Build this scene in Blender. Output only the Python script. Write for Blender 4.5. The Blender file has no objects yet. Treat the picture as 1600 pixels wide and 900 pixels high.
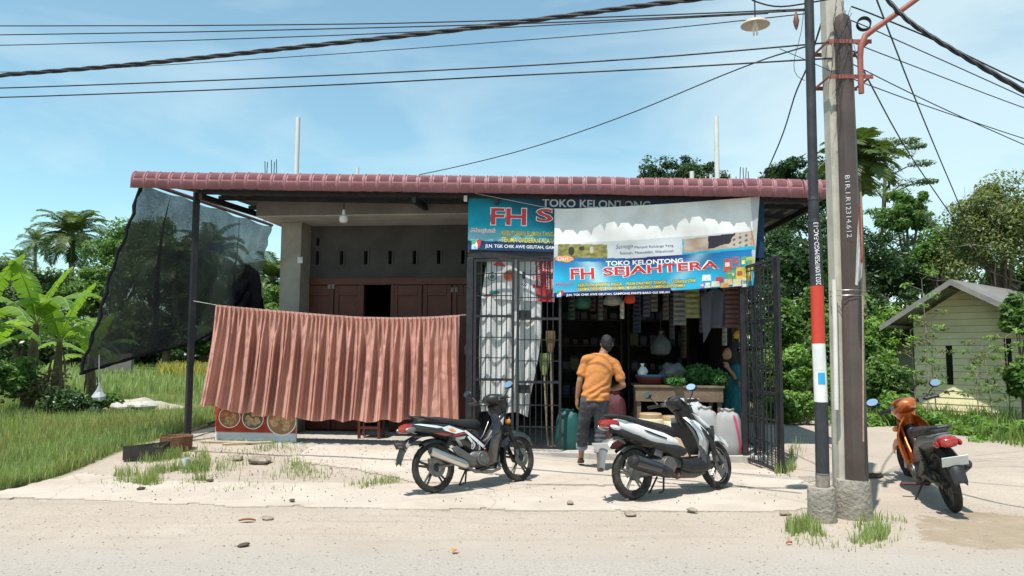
import bpy, bmesh, math, random
import numpy as np
from mathutils import Vector, Matrix, noise
R = math.radians
sc = bpy.context.scene
C = sc.collection
# ---------------------------------------------------------------- camera
F_PX, CAM_H, HZ, ROLL = 1164.0, 1.55, 549.0, 0.006
PITCH = math.atan((HZ-450)/F_PX)
_c, _s = math.cos(ROLL), math.sin(ROLL)
_R0 = Vector((1,0,0)); _U0 = Vector((0,-math.sin(PITCH),math.cos(PITCH))); _F0 = Vector((0,math.cos(PITCH),math.sin(PITCH)))
CR = _R0*_c+_U0*_s; CU = -_R0*_s+_U0*_c
cd = bpy.data.cameras.new('camera'); cam = bpy.data.objects.new('camera', cd); C.objects.link(cam)
cd.sensor_width = 36.0; cd.lens = 36.0*F_PX/1600.0; cd.clip_start = 0.05; cd.clip_end = 3000.0
M4 = Matrix.Identity(4)
for i in range(3):
    M4[i][0] = CR[i]; M4[i][1] = CU[i]; M4[i][2] = -_F0[i]
M4[2][3] = CAM_H
cam.matrix_world = M4
sc.camera = cam
# ---------------------------------------------------------------- light
SUNV = Vector((-0.20,-0.36,1.0)).normalized()
SUN_EL = math.asin(SUNV.z); SUN_AZ = math.atan2(SUNV.x, SUNV.y)
w = bpy.data.worlds.new('World'); sc.world = w; w.use_nodes = True
nt = w.node_tree; nt.nodes.clear()
wo = nt.nodes.new('ShaderNodeOutputWorld'); bg = nt.nodes.new('ShaderNodeBackground')
sky = nt.nodes.new('ShaderNodeTexSky'); sky.sky_type = 'NISHITA'; sky.sun_disc = False
sky.sun_elevation = SUN_EL; sky.sun_rotation = SUN_AZ
sky.air_density = 1.0; sky.dust_density = 0.6; sky.ozone_density = 1.0; sky.altitude = 0
bg.inputs['Strength'].default_value = 0.15
# thin high cloud veils
tc = nt.nodes.new('ShaderNodeTexCoord'); mp = nt.nodes.new('ShaderNodeMapping'); mp.inputs['Scale'].default_value = (1.2,1.2,4.2)
nz = nt.nodes.new('ShaderNodeTexNoise'); nz.inputs['Scale'].default_value = 1.9; nz.inputs['Detail'].default_value = 7; nz.inputs['Roughness'].default_value = 0.55
nz.inputs['Distortion'].default_value = 0.5
cr = nt.nodes.new('ShaderNodeValToRGB'); cr.color_ramp.elements[0].position = 0.46; cr.color_ramp.elements[1].position = 0.80
cr.color_ramp.elements[0].color = (0.09,0.09,0.09,1); cr.color_ramp.elements[1].color = (0.62,0.62,0.62,1)
mx = nt.nodes.new('ShaderNodeMixRGB'); mx.inputs['Color2'].default_value = (4.2,4.95,5.05,1)
tint = nt.nodes.new('ShaderNodeMixRGB'); tint.blend_type = 'MULTIPLY'; tint.inputs['Fac'].default_value = 1.0
tint.inputs['Color2'].default_value = (0.75,0.99,0.875,1)
nt.links.new(tc.outputs['Generated'], mp.inputs['Vector']); nt.links.new(mp.outputs[0], nz.inputs['Vector'])
dt = nt.nodes.new('ShaderNodeVectorMath'); dt.operation = 'DOT_PRODUCT'; dt.inputs[1].default_value = Vector((0.60,0.74,0.32)).normalized()
mr = nt.nodes.new('ShaderNodeMapRange'); mr.interpolation_type = 'SMOOTHSTEP'; mr.inputs['From Min'].default_value = 0.86; mr.inputs['From Max'].default_value = 1.0; mr.inputs['To Max'].default_value = 0.36
ad0 = nt.nodes.new('ShaderNodeMath'); ad0.operation = 'ADD'      # a broader veil of cloud stands over the right of the view
nt.links.new(tc.outputs['Generated'], dt.inputs[0]); nt.links.new(dt.outputs['Value'], mr.inputs['Value'])
nt.links.new(nz.outputs['Fac'], ad0.inputs[0]); nt.links.new(mr.outputs[0], ad0.inputs[1])
nt.links.new(ad0.outputs[0], cr.inputs['Fac']); nt.links.new(cr.outputs['Color'], mx.inputs['Fac'])
nt.links.new(sky.outputs['Color'], tint.inputs['Color1']); nt.links.new(tint.outputs[0], mx.inputs['Color1'])
nt.links.new(mx.outputs[0], bg.inputs['Color'])
nt.links.new(bg.outputs[0], wo.inputs['Surface'])
sd = bpy.data.lights.new('sun','SUN'); sd.energy = 4.6; sd.angle = R(0.5); sd.color = (1.0,0.955,0.89)
so = bpy.data.objects.new('sun', sd); C.objects.link(so); so.location = (-3,-4,20)
so.rotation_euler = SUNV.to_track_quat('Z','Y').to_euler()
sc.view_settings.view_transform = 'Standard'; sc.view_settings.look = 'None'
sc.view_settings.gamma = 1.0; sc.view_settings.use_curve_mapping = False
sc.view_settings.exposure = 0.5
sc.cycles.max_bounces = 8; sc.cycles.transparent_max_bounces = 24
sc.cycles.use_denoising = True

# ---------------------------------------------------------------- pixel -> world helpers (photo pixels, 1600 x 900)
TH = R(6.0); Y0 = 10.95
FT = Vector((math.cos(TH),-math.sin(TH),0)); FN = Vector((math.sin(TH),math.cos(TH),0))   # along facade, into the building
O0 = Vector((0,Y0,0))
def ray(px,py): return CR*((px-800)/F_PX)+CU*((450-py)/F_PX)+_F0
def at(px,py,Y):
    d = ray(px,py); return Vector((0,0,CAM_H))+d*(Y/d.y)
def gnd(px,py,z=0.0):
    d = ray(px,py); return Vector((0,0,CAM_H))+d*((z-CAM_H)/d.z)
def P(px,py,w=0.0):                       # point on the facade plane pushed w metres into the building
    d = ray(px,py); k = (FN.dot(O0)+w)/FN.dot(d); return Vector((0,0,CAM_H))+d*k
def L(u,w,z): return O0+FT*u+FN*w+Vector((0,0,z))
def UZ(px,py,w=0.0):
    q = P(px,py,w); return (q-O0).dot(FT), q.z

# ---------------------------------------------------------------- object helpers
def tag(o,label=None,cat=None,group=None,kind=None):
    if label: o['label'] = label
    if cat: o['category'] = cat
    if group: o['group'] = group
    if kind: o['kind'] = kind
    return o
def thing(name,label,cat,loc=(0,0,0),group=None):
    o = bpy.data.objects.new(name,None); C.objects.link(o); o.location = loc; o.empty_display_size = 0.1
    return tag(o,label,cat,group)
def sgn(a): return (a>0)-(a<0)
class MB:
    def __init__(s): s.v=[]; s.f=[]; s.m=[]; s.cur=0
    def add(s,vs,fs):
        b=len(s.v); s.v.extend([tuple(x) for x in vs]); s.f.extend([tuple(i+b for i in f) for f in fs]); s.m.extend([s.cur]*len(fs)); return s
    def mat(s,i): s.cur=i; return s
    def box(s,c,d,rot=None):
        x,y,z=d[0]/2,d[1]/2,d[2]/2
        vs=[Vector(q) for q in ((-x,-y,-z),(x,-y,-z),(x,y,-z),(-x,y,-z),(-x,-y,z),(x,-y,z),(x,y,z),(-x,y,z))]
        if rot is not None: vs=[rot@q for q in vs]
        c=Vector(c)
        return s.add([q+c for q in vs],[(0,3,2,1),(4,5,6,7),(0,1,5,4),(1,2,6,5),(2,3,7,6),(3,0,4,7)])
    def hexa(s,p):    # 8 points: bottom 4, top 4
        return s.add(p,[(0,3,2,1),(4,5,6,7),(0,1,5,4),(1,2,6,5),(2,3,7,6),(3,0,4,7)])
    def lbox(s,u0,u1,w0,w1,z0,z1):            # box in facade coordinates
        return s.hexa([L(u0,w0,z0),L(u1,w0,z0),L(u1,w1,z0),L(u0,w1,z0),L(u0,w0,z1),L(u1,w0,z1),L(u1,w1,z1),L(u0,w1,z1)])
    def cyl(s,p0,p1,r0,r1=None,n=12,cap=True): return s.tube([p0,p1],[r0,r0 if r1 is None else r1],n,cap)
    def tube(s,pts,r,n=8,cap=True,flat=None):
        pts=[Vector(p) for p in pts]; k=len(pts)
        if not isinstance(r,(list,tuple)): r=[r]*k
        rings=[]; up=None
        for i,p in enumerate(pts):
            t=(pts[min(i+1,k-1)]-pts[max(i-1,0)])
            if t.length<1e-9: t=Vector((0,0,1))
            t.normalize()
            if up is None:
                up=Vector((0,0,1)) if abs(t.z)<0.9 else Vector((1,0,0))
            a=(up-t*up.dot(t))
            if a.length<1e-6: a=t.orthogonal()
            a.normalize(); b=t.cross(a); up=a
            rings.append([p+(a*math.cos(q)*(flat or 1)+b*math.sin(q))*r[i] for q in [2*math.pi*j/n for j in range(n)]])
        return s.loft(rings,cap)
    def loft(s,rings,cap=True,closed=True):
        n=len(rings[0]); vs=[q for rg in rings for q in rg]; fs=[]
        for i in range(len(rings)-1):
            for j in range(n if closed else n-1):
                a=i*n+j; b=i*n+(j+1)%n; fs.append((a,b,b+n,a+n))
        if cap and closed:
            fs.append(tuple(reversed(range(n)))); fs.append(tuple(range((len(rings)-1)*n,len(rings)*n)))
        return s.add(vs,fs)
    def ell(s,c,r,n=12,m=8,rot=None,jit=0,seed=0):
        c=Vector(c); rr=random.Random(seed)
        r=(r,r,r) if not isinstance(r,(tuple,list)) else r
        vs=[];fs=[]
        for i in range(m+1):
            ph=math.pi*i/m
            for j in range(n):
                th=2*math.pi*j/n
                q=Vector((r[0]*math.sin(ph)*math.cos(th),r[1]*math.sin(ph)*math.sin(th),r[2]*math.cos(ph)))
                if jit:
                    q*=1+jit*noise.noise(q.normalized()*1.7+Vector((seed*3.1,0,0)))
                if rot is not None: q=rot@q
                vs.append(c+q)
        for i in range(m):
            for j in range(n):
                a=i*n+j;b=i*n+(j+1)%n
                if i==0: fs.append((a,a+n,b+n))
                elif i==m-1: fs.append((a,a+n,b))
                else: fs.append((a,a+n,b+n,b))
        return s.add(vs,fs)
    def torus(s,c,ax,Rr,r,n=32,m=10,squash=1.0):
        c=Vector(c); ax=Vector(ax).normalized(); a=ax.orthogonal().normalized(); b=ax.cross(a); rings=[]
        for i in range(n):
            q=2*math.pi*i/n; d=a*math.cos(q)+b*math.sin(q)
            rings.append([c+d*(Rr+r*math.cos(t)*squash)+ax*(r*math.sin(t)) for t in [2*math.pi*j/m for j in range(m)]])
        rings.append(rings[0]); return s.loft(rings,False)
    def disc(s,c,ax,r0,r1,h,n=24):
        c=Vector(c); ax=Vector(ax).normalized(); return s.cyl(c-ax*h/2,c+ax*h/2,r0,r1,n)
    def prism(s,poly,y0,y1,f=None):     # polygon in x,z, extruded in y
        n=len(poly); f=f or (lambda x,y,z:(x,y,z))
        vs=[f(x,y0,z) for x,z in poly]+[f(x,y1,z) for x,z in poly]
        fs=[tuple(range(n)),tuple(reversed(range(n,2*n)))]+[(j,j+n,(j+1)%n+n,(j+1)%n) for j in range(n)]
        return s.add(vs,fs)
    def grid(s,fn,nu,nv):
        vs=[fn(i/nu,j/nv) for j in range(nv+1) for i in range(nu+1)]
        fs=[(j*(nu+1)+i,j*(nu+1)+i+1,(j+1)*(nu+1)+i+1,(j+1)*(nu+1)+i) for j in range(nv) for i in range(nu)]
        return s.add(vs,fs)
    def build(s,name,mats,parent=None,smooth=True,bevel=0,solid=0,local=False,ang=38,origin=None):
        me=bpy.data.meshes.new(name)
        v=s.v
        if parent is not None and not local: off=parent['_o'] if '_o' in parent else tuple(parent.location)
        elif parent is None and not local:
            a=np.array(v); off=((a[:,0].min()+a[:,0].max())/2,(a[:,1].min()+a[:,1].max())/2,a[:,2].min())
            if origin is not None: off=tuple(origin)
        else: off=(0,0,0)
        v=[(x-off[0],y-off[1],z-off[2]) for x,y,z in v]
        me.from_pydata(v,[],s.f)
        if not isinstance(mats,(list,tuple)): mats=[mats]
        for m in mats: me.materials.append(m)
        if len(mats)>1: me.polygons.foreach_set('material_index',s.m)
        bm=bmesh.new(); bm.from_mesh(me); bmesh.ops.recalc_face_normals(bm,faces=bm.faces); bm.to_mesh(me); bm.free()
        if smooth:
            me.polygons.foreach_set('use_smooth',[True]*len(me.polygons)); me.set_sharp_from_angle(angle=R(ang))
        o=bpy.data.objects.new(name,me); C.objects.link(o)
        if parent is not None: o.parent=parent
        elif not local: o.location=off
        if solid:
            md=o.modifiers.new('solid','SOLIDIFY'); md.thickness=solid; md.offset=0
        if bevel:
            md=o.modifiers.new('bevel','BEVEL'); md.width=bevel; md.segments=2; md.limit_method='ANGLE'; md.angle_limit=R(40)
        return o
def srx(x,z,hw,hh,e=2.6,n=20,yc=0.0,dz=0.0):     # superellipse ring in the y-z plane at x; e>2 squarer
    out=[]
    for j in range(n):
        t=2*math.pi*j/n; c_,s_=math.cos(t),math.sin(t)
        out.append((x+dz*s_,yc+hw*sgn(c_)*abs(c_)**(2/e),z+hh*sgn(s_)*abs(s_)**(2/e)))
    return out
def np_mesh(name,verts,faces,mats,parent=None,tint=None,smooth=False,loc=None):
    """verts (n,3), faces (m,k) arrays, tint per vertex"""
    me=bpy.data.meshes.new(name); k=faces.shape[1]
    off=np.array(loc if loc is not None else (tuple(parent.location) if parent is not None else (0,0,0)),dtype=float)
    verts=verts-off
    me.vertices.add(len(verts)); me.vertices.foreach_set('co',verts.astype(np.float32).ravel())
    me.loops.add(faces.size); me.loops.foreach_set('vertex_index',faces.astype(np.int32).ravel())
    me.polygons.add(len(faces)); me.polygons.foreach_set('loop_start',np.arange(0,faces.size,k,dtype=np.int32))
    me.polygons.foreach_set('loop_total',np.full(len(faces),k,dtype=np.int32))
    if smooth: me.polygons.foreach_set('use_smooth',np.ones(len(faces),dtype=bool))
    me.update(calc_edges=True)
    if tint is not None:
        at_=me.attributes.new('tint','FLOAT','POINT'); at_.data.foreach_set('value',tint.astype(np.float32))
    me.materials.append(mats)
    o=bpy.data.objects.new(name,me); C.objects.link(o)
    if parent is not None: o.parent=parent
    elif loc is not None: o.location=loc
    return o

# ---------------------------------------------------------------- materials
MC={}
def mat(name,col,rough=0.75,metal=0.0,var=0.12,vs=6.0,bump=0.0,bs=60.0,spec=0.4,dirt=None,dfac=0.5,ds=3.0,coat=0.0):
    """procedural paint / cloth / metal: mottled base colour, optional dirt blotches, optional bump"""
    if name in MC: return MC[name]
    m=bpy.data.materials.new(name); m.use_nodes=True; n=m.node_tree.nodes; l=m.node_tree.links
    b=n['Principled BSDF']; b.inputs['Roughness'].default_value=rough; b.inputs['Metallic'].default_value=metal
    b.inputs['Specular IOR Level'].default_value=spec; b.inputs['Coat Weight'].default_value=coat; b.inputs['Coat Roughness'].default_value=0.08
    t=n.new('ShaderNodeTexCoord')
    nz=n.new('ShaderNodeTexNoise'); nz.inputs['Scale'].default_value=vs; nz.inputs['Detail'].default_value=6; nz.inputs['Roughness'].default_value=0.6
    l.new(t.outputs['Object'],nz.inputs['Vector'])
    r=n.new('ShaderNodeValToRGB'); r.color_ramp.elements[0].position=0.3; r.color_ramp.elements[1].position=0.7
    r.color_ramp.elements[0].color=tuple(c*(1-var) for c in col)+(1,); r.color_ramp.elements[1].color=tuple(min(1,c*(1+var)) for c in col)+(1,)
    l.new(nz.outputs['Fac'],r.inputs['Fac']); out=r.outputs['Color']
    if dirt is not None:
        n2=n.new('ShaderNodeTexNoise'); n2.inputs['Scale'].default_value=ds; n2.inputs['Detail'].default_value=9; n2.inputs['Roughness'].default_value=0.7
        l.new(t.outputs['Object'],n2.inputs['Vector'])
        r2=n.new('ShaderNodeValToRGB'); r2.color_ramp.elements[0].position=0.45; r2.color_ramp.elements[1].position=0.72
        r2.color_ramp.elements[0].color=(0,0,0,1); r2.color_ramp.elements[1].color=(dfac,dfac,dfac,1)
        l.new(n2.outputs['Fac'],r2.inputs['Fac'])
        x=n.new('ShaderNodeMixRGB'); x.inputs['Color2'].default_value=tuple(dirt)+(1,)
        l.new(r2.outputs['Color'],x.inputs['Fac']); l.new(out,x.inputs['Color1']); out=x.outputs[0]
    l.new(out,b.inputs['Base Color'])
    if bump:
        n3=n.new('ShaderNodeTexNoise'); n3.inputs['Scale'].default_value=bs; n3.inputs['Detail'].default_value=5
        l.new(t.outputs['Object'],n3.inputs['Vector'])
        bp=n.new('ShaderNodeBump'); bp.inputs['Strength'].default_value=min(1,bump); bp.inputs['Distance'].default_value=0.02
        l.new(n3.outputs['Fac'],bp.inputs['Height']); l.new(bp.outputs[0],b.inputs['Normal'])
    MC[name]=m; return m
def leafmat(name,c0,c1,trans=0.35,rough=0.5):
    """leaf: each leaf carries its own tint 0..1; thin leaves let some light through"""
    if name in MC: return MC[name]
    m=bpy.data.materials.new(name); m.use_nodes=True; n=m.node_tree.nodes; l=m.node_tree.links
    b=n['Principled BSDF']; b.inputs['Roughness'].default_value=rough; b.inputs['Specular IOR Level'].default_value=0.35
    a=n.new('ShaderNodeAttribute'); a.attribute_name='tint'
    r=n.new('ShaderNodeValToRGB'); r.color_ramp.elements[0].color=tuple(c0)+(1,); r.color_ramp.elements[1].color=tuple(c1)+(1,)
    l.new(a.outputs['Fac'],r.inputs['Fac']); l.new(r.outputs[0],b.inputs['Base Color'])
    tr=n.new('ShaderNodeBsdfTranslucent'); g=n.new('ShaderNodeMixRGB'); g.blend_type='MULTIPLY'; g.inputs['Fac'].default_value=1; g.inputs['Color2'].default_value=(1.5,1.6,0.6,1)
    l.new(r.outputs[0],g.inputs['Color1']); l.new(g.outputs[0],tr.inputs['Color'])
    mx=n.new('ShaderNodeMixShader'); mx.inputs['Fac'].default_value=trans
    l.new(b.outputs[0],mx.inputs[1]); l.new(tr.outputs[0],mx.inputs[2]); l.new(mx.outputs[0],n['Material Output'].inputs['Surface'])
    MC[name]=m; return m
def cloth(name,col,trans=0.25,var=0.08,vs=5,bump=0.25,bs=14,rough=0.9):
    if name in MC: return MC[name]
    m=mat(name,col,rough,0,var,vs,bump,bs,0.15); n=m.node_tree.nodes; l=m.node_tree.links
    tr=n.new('ShaderNodeBsdfTranslucent'); tr.inputs['Color'].default_value=tuple(col)+(1,)
    mx=n.new('ShaderNodeMixShader'); mx.inputs['Fac'].default_value=trans
    l.new(n['Principled BSDF'].outputs[0],mx.inputs[1]); l.new(tr.outputs[0],mx.inputs[2]); l.new(mx.outputs[0],n['Material Output'].inputs['Surface'])
    return m
def fbm(x,y,z=0.0,o=4):
    v=0;a=1;f=1;s=0
    for _ in range(o):
        v+=a*noise.noise(Vector((x*f,y*f,z+3.3*_)));s+=a;a*=0.5;f*=2.0
    return v/s
def text2d(s,size=1.0,bold=0.0,align='LEFT',sx=1.0,shear=0.0,space=1.0):
    """flat letters -> (verts[(x,y)], faces)"""
    c=bpy.data.curves.new('t','FONT'); c.body=s; c.size=size; c.offset=bold*size; c.align_x=align; c.resolution_u=3; c.shear=shear; c.space_character=space
    o=bpy.data.objects.new('t',c); C.objects.link(o); dg=bpy.context.evaluated_depsgraph_get(); dg.update()
    me=bpy.data.meshes.new_from_object(o.evaluated_get(dg))
    vs=[(v.co.x*sx,v.co.y) for v in me.vertices]; fs=[tuple(p.vertices) for p in me.polygons]
    bpy.data.objects.remove(o); bpy.data.curves.remove(c); bpy.data.meshes.remove(me)
    return vs,fs
def textfit(s,w_,h_,bold=0.0,shear=0.0):
    """letters stretched to fill a box w_ x h_ from its lower left corner"""
    vs,fs=text2d(s,1.0,bold,shear=shear)
    if not vs: return [],[]
    a=np.array(vs); lo=a.min(0); hi=a.max(0); a=(a-lo)/(hi-lo)*np.array([w_,h_])
    return [tuple(q) for q in a],fs
# ================================================================ GROUND
def sm(a,b,x):
    t=min(1,max(0,(x-a)/(b-a))); return t*t*(3-2*t)
def uw(x,y):
    d=Vector((x,y-Y0,0)); return d.dot(FT), d.dot(FN)
def gz(x,y):
    u,w_=uw(x,y)
    h=0.15*sm(-2.4,-0.2,w_)*sm(1.6,-1.2,u)*sm(-7.5,-5.2,u)
    h+=0.16*sm(7.7,9.4,y)*sm(3.1,4.4,x)
    return h
def gzn(x,y):
    k=1.0 if y>6 else 0.5
    return gz(x,y)+(fbm(x*0.9,y*0.9)*0.022+fbm(x*5,y*5,7,3)*0.009)*k
def axis(segs):
    out=[]
    for a,b,s in segs: out+=list(np.arange(a,b,s))
    return np.array(out+[segs[-1][1]])
ax=axis([(-700,-120,40),(-120,-30,6),(-30,-9,0.7),(-9,9,0.085),(9,30,0.7),(30,120,6),(120,700,40)])
ay=axis([(-60,-2,6),(-2,3.6,0.4),(3.6,13,0.085),(13,30,0.6),(30,150,6),(150,1100,50)])
gx,gy=np.meshgrid(ax,ay)
zz=np.zeros(gx.size)
fx=gx.ravel(); fy=gy.ravel()
for i in range(gx.size):
    X,Y=fx[i],fy[i]
    if abs(X)<14 and 2<Y<22: zz[i]=gzn(X,Y)
    else: zz[i]=gz(X,Y)
nu_,nv_=len(ax),len(ay)
idx=np.arange(nu_*nv_).reshape(nv_,nu_)
fc=np.stack([idx[:-1,:-1],idx[:-1,1:],idx[1:,1:],idx[1:,:-1]],-1).reshape(-1,4)
def ground_mat():
    m=bpy.data.materials.new('dusty_ground'); m.use_nodes=True; n=m.node_tree.nodes; l=m.node_tree.links; b=n['Principled BSDF']
    b.inputs['Roughness'].default_value=0.95; b.inputs['Specular IOR Level'].default_value=0.12
    t=n.new('ShaderNodeTexCoord'); sep=n.new('ShaderNodeSeparateXYZ'); l.new(t.outputs['Object'],sep.inputs[0])
    def nz_(s,d=6,r=0.6,dist=0):
        q=n.new('ShaderNodeTexNoise'); q.inputs['Scale'].default_value=s; q.inputs['Detail'].default_value=d; q.inputs['Roughness'].default_value=r; q.inputs['Distortion'].default_value=dist
        l.new(t.outputs['Object'],q.inputs['Vector']); return q.outputs['Fac']
    def ramp(i,p0,p1,c0=(0,0,0),c1=(1,1,1)):
        q=n.new('ShaderNodeValToRGB'); q.color_ramp.elements[0].position=p0; q.color_ramp.elements[1].position=p1
        q.color_ramp.elements[0].color=tuple(c0)+(1,); q.color_ramp.elements[1].color=tuple(c1)+(1,); l.new(i,q.inputs['Fac']); return q.outputs['Color']
    def mix(f,a,c,mode='MIX'):
        q=n.new('ShaderNodeMixRGB'); q.blend_type=mode
        for s_,v in (('Fac',f),('Color1',a),('Color2',c)):
            if isinstance(v,(tuple,float,int)): q.inputs[s_].default_value=(tuple(v)+(1,)) if isinstance(v,tuple) else v
            else: l.new(v,q.inputs[s_])
        return q.outputs['Color']
    def ma(op,a,c):
        q=n.new('ShaderNodeMath'); q.operation=op
        for i,v in enumerate((a,c)):
            if isinstance(v,(float,int)): q.inputs[i].default_value=v
            else: l.new(v,q.inputs[i])
        return q.outputs[0]
    def step(v,a,c):
        q=n.new('ShaderNodeMapRange'); q.inputs['From Min'].default_value=a; q.inputs['From Max'].default_value=c; q.interpolation_type='SMOOTHSTEP'; l.new(v,q.inputs['Value']); return q.outputs[0]
    big=nz_(0.55,5); mid=nz_(3.2,8,0.7); fine=nz_(38,6,0.75); grit=nz_(95,3,0.7)
    base=ramp(big,0.3,0.7,(0.375,0.315,0.258),(0.455,0.388,0.325))
    base=mix(ramp(mid,0.35,0.75,(0,0,0),(0.55,0.55,0.55)),base,(0.34,0.28,0.225))
    base=mix(ramp(fine,0.50,0.70,(0,0,0),(0.6,0.6,0.6)),base,(0.19,0.165,0.14))
    base=mix(ramp(grit,0.60,0.70,(0,0,0),(0.5,0.5,0.5)),base,(0.55,0.51,0.47))
    mps=n.new('ShaderNodeMapping'); mps.inputs['Scale'].default_value=(0.35,4.5,1); l.new(t.outputs['Object'],mps.inputs['Vector'])
    ns=n.new('ShaderNodeTexNoise'); ns.inputs['Scale'].default_value=1.5; ns.inputs['Detail'].default_value=5; l.new(mps.outputs[0],ns.inputs['Vector'])
    base=mix(ramp(ns.outputs['Fac'],0.52,0.75,(0,0,0),(0.45,0.45,0.45)),base,(0.29,0.25,0.21))
    # rough worn road edge towards the camera: grey grit
    yn=ma('ADD',sep.outputs['Y'],ma('MULTIPLY',ma('SUBTRACT',mid,0.5),1.1))
    road=step(yn,6.5,5.35)
    rc=ramp(fine,0.38,0.66,(0.25,0.235,0.215),(0.45,0.42,0.385))
    base=mix(ma('MULTIPLY',road,0.7),base,rc)
    # damp earth patch by the poles
    dx=ma('DIVIDE',ma('SUBTRACT',sep.outputs['X'],4.55),1.15); dy=ma('DIVIDE',ma('SUBTRACT',sep.outputs['Y'],6.55),0.85)
    rr=ma('SQRT',ma('ADD',ma('MULTIPLY',dx,dx),ma('MULTIPLY',dy,dy)),0.0)
    rr=ma('ADD',rr,ma('MULTIPLY',ma('SUBTRACT',nz_(1.6,9,0.72),0.5),2.6))
    base=mix(ma('MULTIPLY',step(rr,0.95,0.8),0.8),base,ramp(mid,0.3,0.7,(0.23,0.175,0.115),(0.34,0.27,0.19)))
    # weedy soil of the field on the left and the garden on the right
    fl=ma('MULTIPLY',step(ma('ADD',sep.outputs['X'],ma('MULTIPLY',mid,0.35)),-5.2,-5.45),step(sep.outputs['Y'],8.0,8.6))
    gr=ma('MULTIPLY',step(ma('ADD',sep.outputs['X'],mid),8.0,8.8),step(sep.outputs['Y'],10.2,11.4))
    far=step(sep.outputs['Y'],18.5,21.0)
    gm=ma('MAXIMUM',ma('MAXIMUM',fl,gr),far)
    base=mix(gm,base,ramp(mid,0.3,0.7,(0.085,0.105,0.035),(0.17,0.20,0.07)))
    l.new(base,b.inputs['Base Color'])
    bp=n.new('ShaderNodeBump'); bp.inputs['Strength'].default_value=0.55; bp.inputs['Distance'].default_value=0.02
    l.new(ma('ADD',fine,ma('MULTIPLY',grit,0.5)),bp.inputs['Height']); l.new(bp.outputs[0],b.inputs['Normal'])
    return m
g_ob=np_mesh('ground',np.stack([fx,fy,zz],1),fc,ground_mat(),smooth=True); tag(g_ob,kind='structure')
# concrete sheets
conc_m=mat('worn_concrete',(0.455,0.395,0.338),0.92,0,0.10,1.6,0.5,55,0.15,dirt=(0.36,0.302,0.243),dfac=0.95,ds=0.9)
slab_m=mat('slab_concrete',(0.42,0.395,0.36),0.9,0,0.10,2.5,0.35,50,0.15,dirt=(0.22,0.18,0.14),dfac=0.6,ds=3)
def add_cracks(m,sc_,w_,dark):
    n=m.node_tree.nodes; l=m.node_tree.links; b=n['Principled BSDF']; src=b.inputs['Base Color'].links[0].from_socket
    t=n.new('ShaderNodeTexCoord'); q=n.new('ShaderNodeTexNoise'); q.inputs['Scale'].default_value=1.3; q.inputs['Detail'].default_value=6; l.new(t.outputs['Object'],q.inputs['Vector'])
    mx=n.new('ShaderNodeMixRGB'); mx.inputs['Fac'].default_value=0.35; l.new(t.outputs['Object'],mx.inputs['Color1']); l.new(q.outputs['Color'],mx.inputs['Color2'])
    v=n.new('ShaderNodeTexVoronoi'); v.feature='DISTANCE_TO_EDGE'; v.inputs['Scale'].default_value=sc_; l.new(mx.outputs[0],v.inputs['Vector'])
    r=n.new('ShaderNodeMapRange'); r.inputs['From Min'].default_value=0.0; r.inputs['From Max'].default_value=w_; r.inputs['To Min'].default_value=0.4; r.inputs['To Max'].default_value=0.0; l.new(v.outputs['Distance'],r.inputs['Value'])
    x=n.new('ShaderNodeMixRGB'); x.inputs['Color2'].default_value=dark+(1,); l.new(r.outputs[0],x.inputs['Fac']); l.new(src,x.inputs['Color1']); l.new(x.outputs[0],b.inputs['Base Color'])
add_cracks(conc_m,0.55,0.006,(0.20,0.16,0.13))
def inside(p,poly):
    x,y=p;c=False
    for i in range(len(poly)):
        (x0,y0),(x1,y1)=poly[i-1],poly[i]
        if (y0>y)!=(y1>y) and x<(x1-x0)*(y-y0)/(y1-y0)+x0: c=not c
    return c
def sheet(name,poly,th,jit,st=0.06,m=None):
    xs=[p[0] for p in poly]; ys=[p[1] for p in poly]; mb=MB(); vid={}
    nx=int((max(xs)-min(xs))/st)+1; ny=int((max(ys)-min(ys))/st)+1
    def vi(i,j,low=False):
        k=(i,j,low)
        if k not in vid:
            x=min(xs)+i*st+0.3*st*noise.noise(Vector((i*.9,j*.9,1))); y=min(ys)+j*st+0.3*st*noise.noise(Vector((i*.9,j*.9,9)))
            vid[k]=len(mb.v); mb.v.append((x,y,gzn(x,y)*0.35+gz(x,y)*0.65+(th if not low else -0.04)+0.003*fbm(x*2,y*2,5,2)))
        return vid[k]
    on=np.zeros((nx+2,ny+2),bool)
    for i in range(nx):
        for j in range(ny):
            x=min(xs)+(i+.5)*st; y=min(ys)+(j+.5)*st
            q=(x+jit*fbm(x*2.1,y*2.1,3),y+jit*fbm(x*2.1,y*2.1,8))
            on[i+1,j+1]=inside(q,poly)
    for i in range(nx):
        for j in range(ny):
            if not on[i+1,j+1]: continue
            mb.f.append((vi(i,j),vi(i+1,j),vi(i+1,j+1),vi(i,j+1))); mb.m.append(0)
            for (di,dj,a,b) in ((0,-1,(0,0),(1,0)),(1,0,(1,0),(1,1)),(0,1,(1,1),(0,1)),(-1,0,(0,1),(0,0))):
                if not on[i+1+di,j+1+dj]:
                    mb.f.append((vi(i+a[0],j+a[1],True),vi(i+b[0],j+b[1],True),vi(i+b[0],j+b[1]),vi(i+a[0],j+a[1]))); mb.m.append(0)
    o=mb.build(name,m or conc_m,ang=45,origin=(0,0,0)); tag(o,kind='structure'); return o
sheet('concrete_apron',[(-5.7,7.9),(-5.25,9.45),(-4.6,9.0),(-3.4,8.86),(3.75,8.62),(3.6,7.7),(2.3,7.42),(-2.8,7.5),(-4.2,7.8)],0.013,0.22)
sheet('concrete_ramp',[(-1.1,8.86),(-1.95,9.55),(-2.95,10.0),(-2.85,11.06),(-0.6,10.94),(3.25,10.52),(3.5,8.68)],0.020,0.06)

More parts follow.
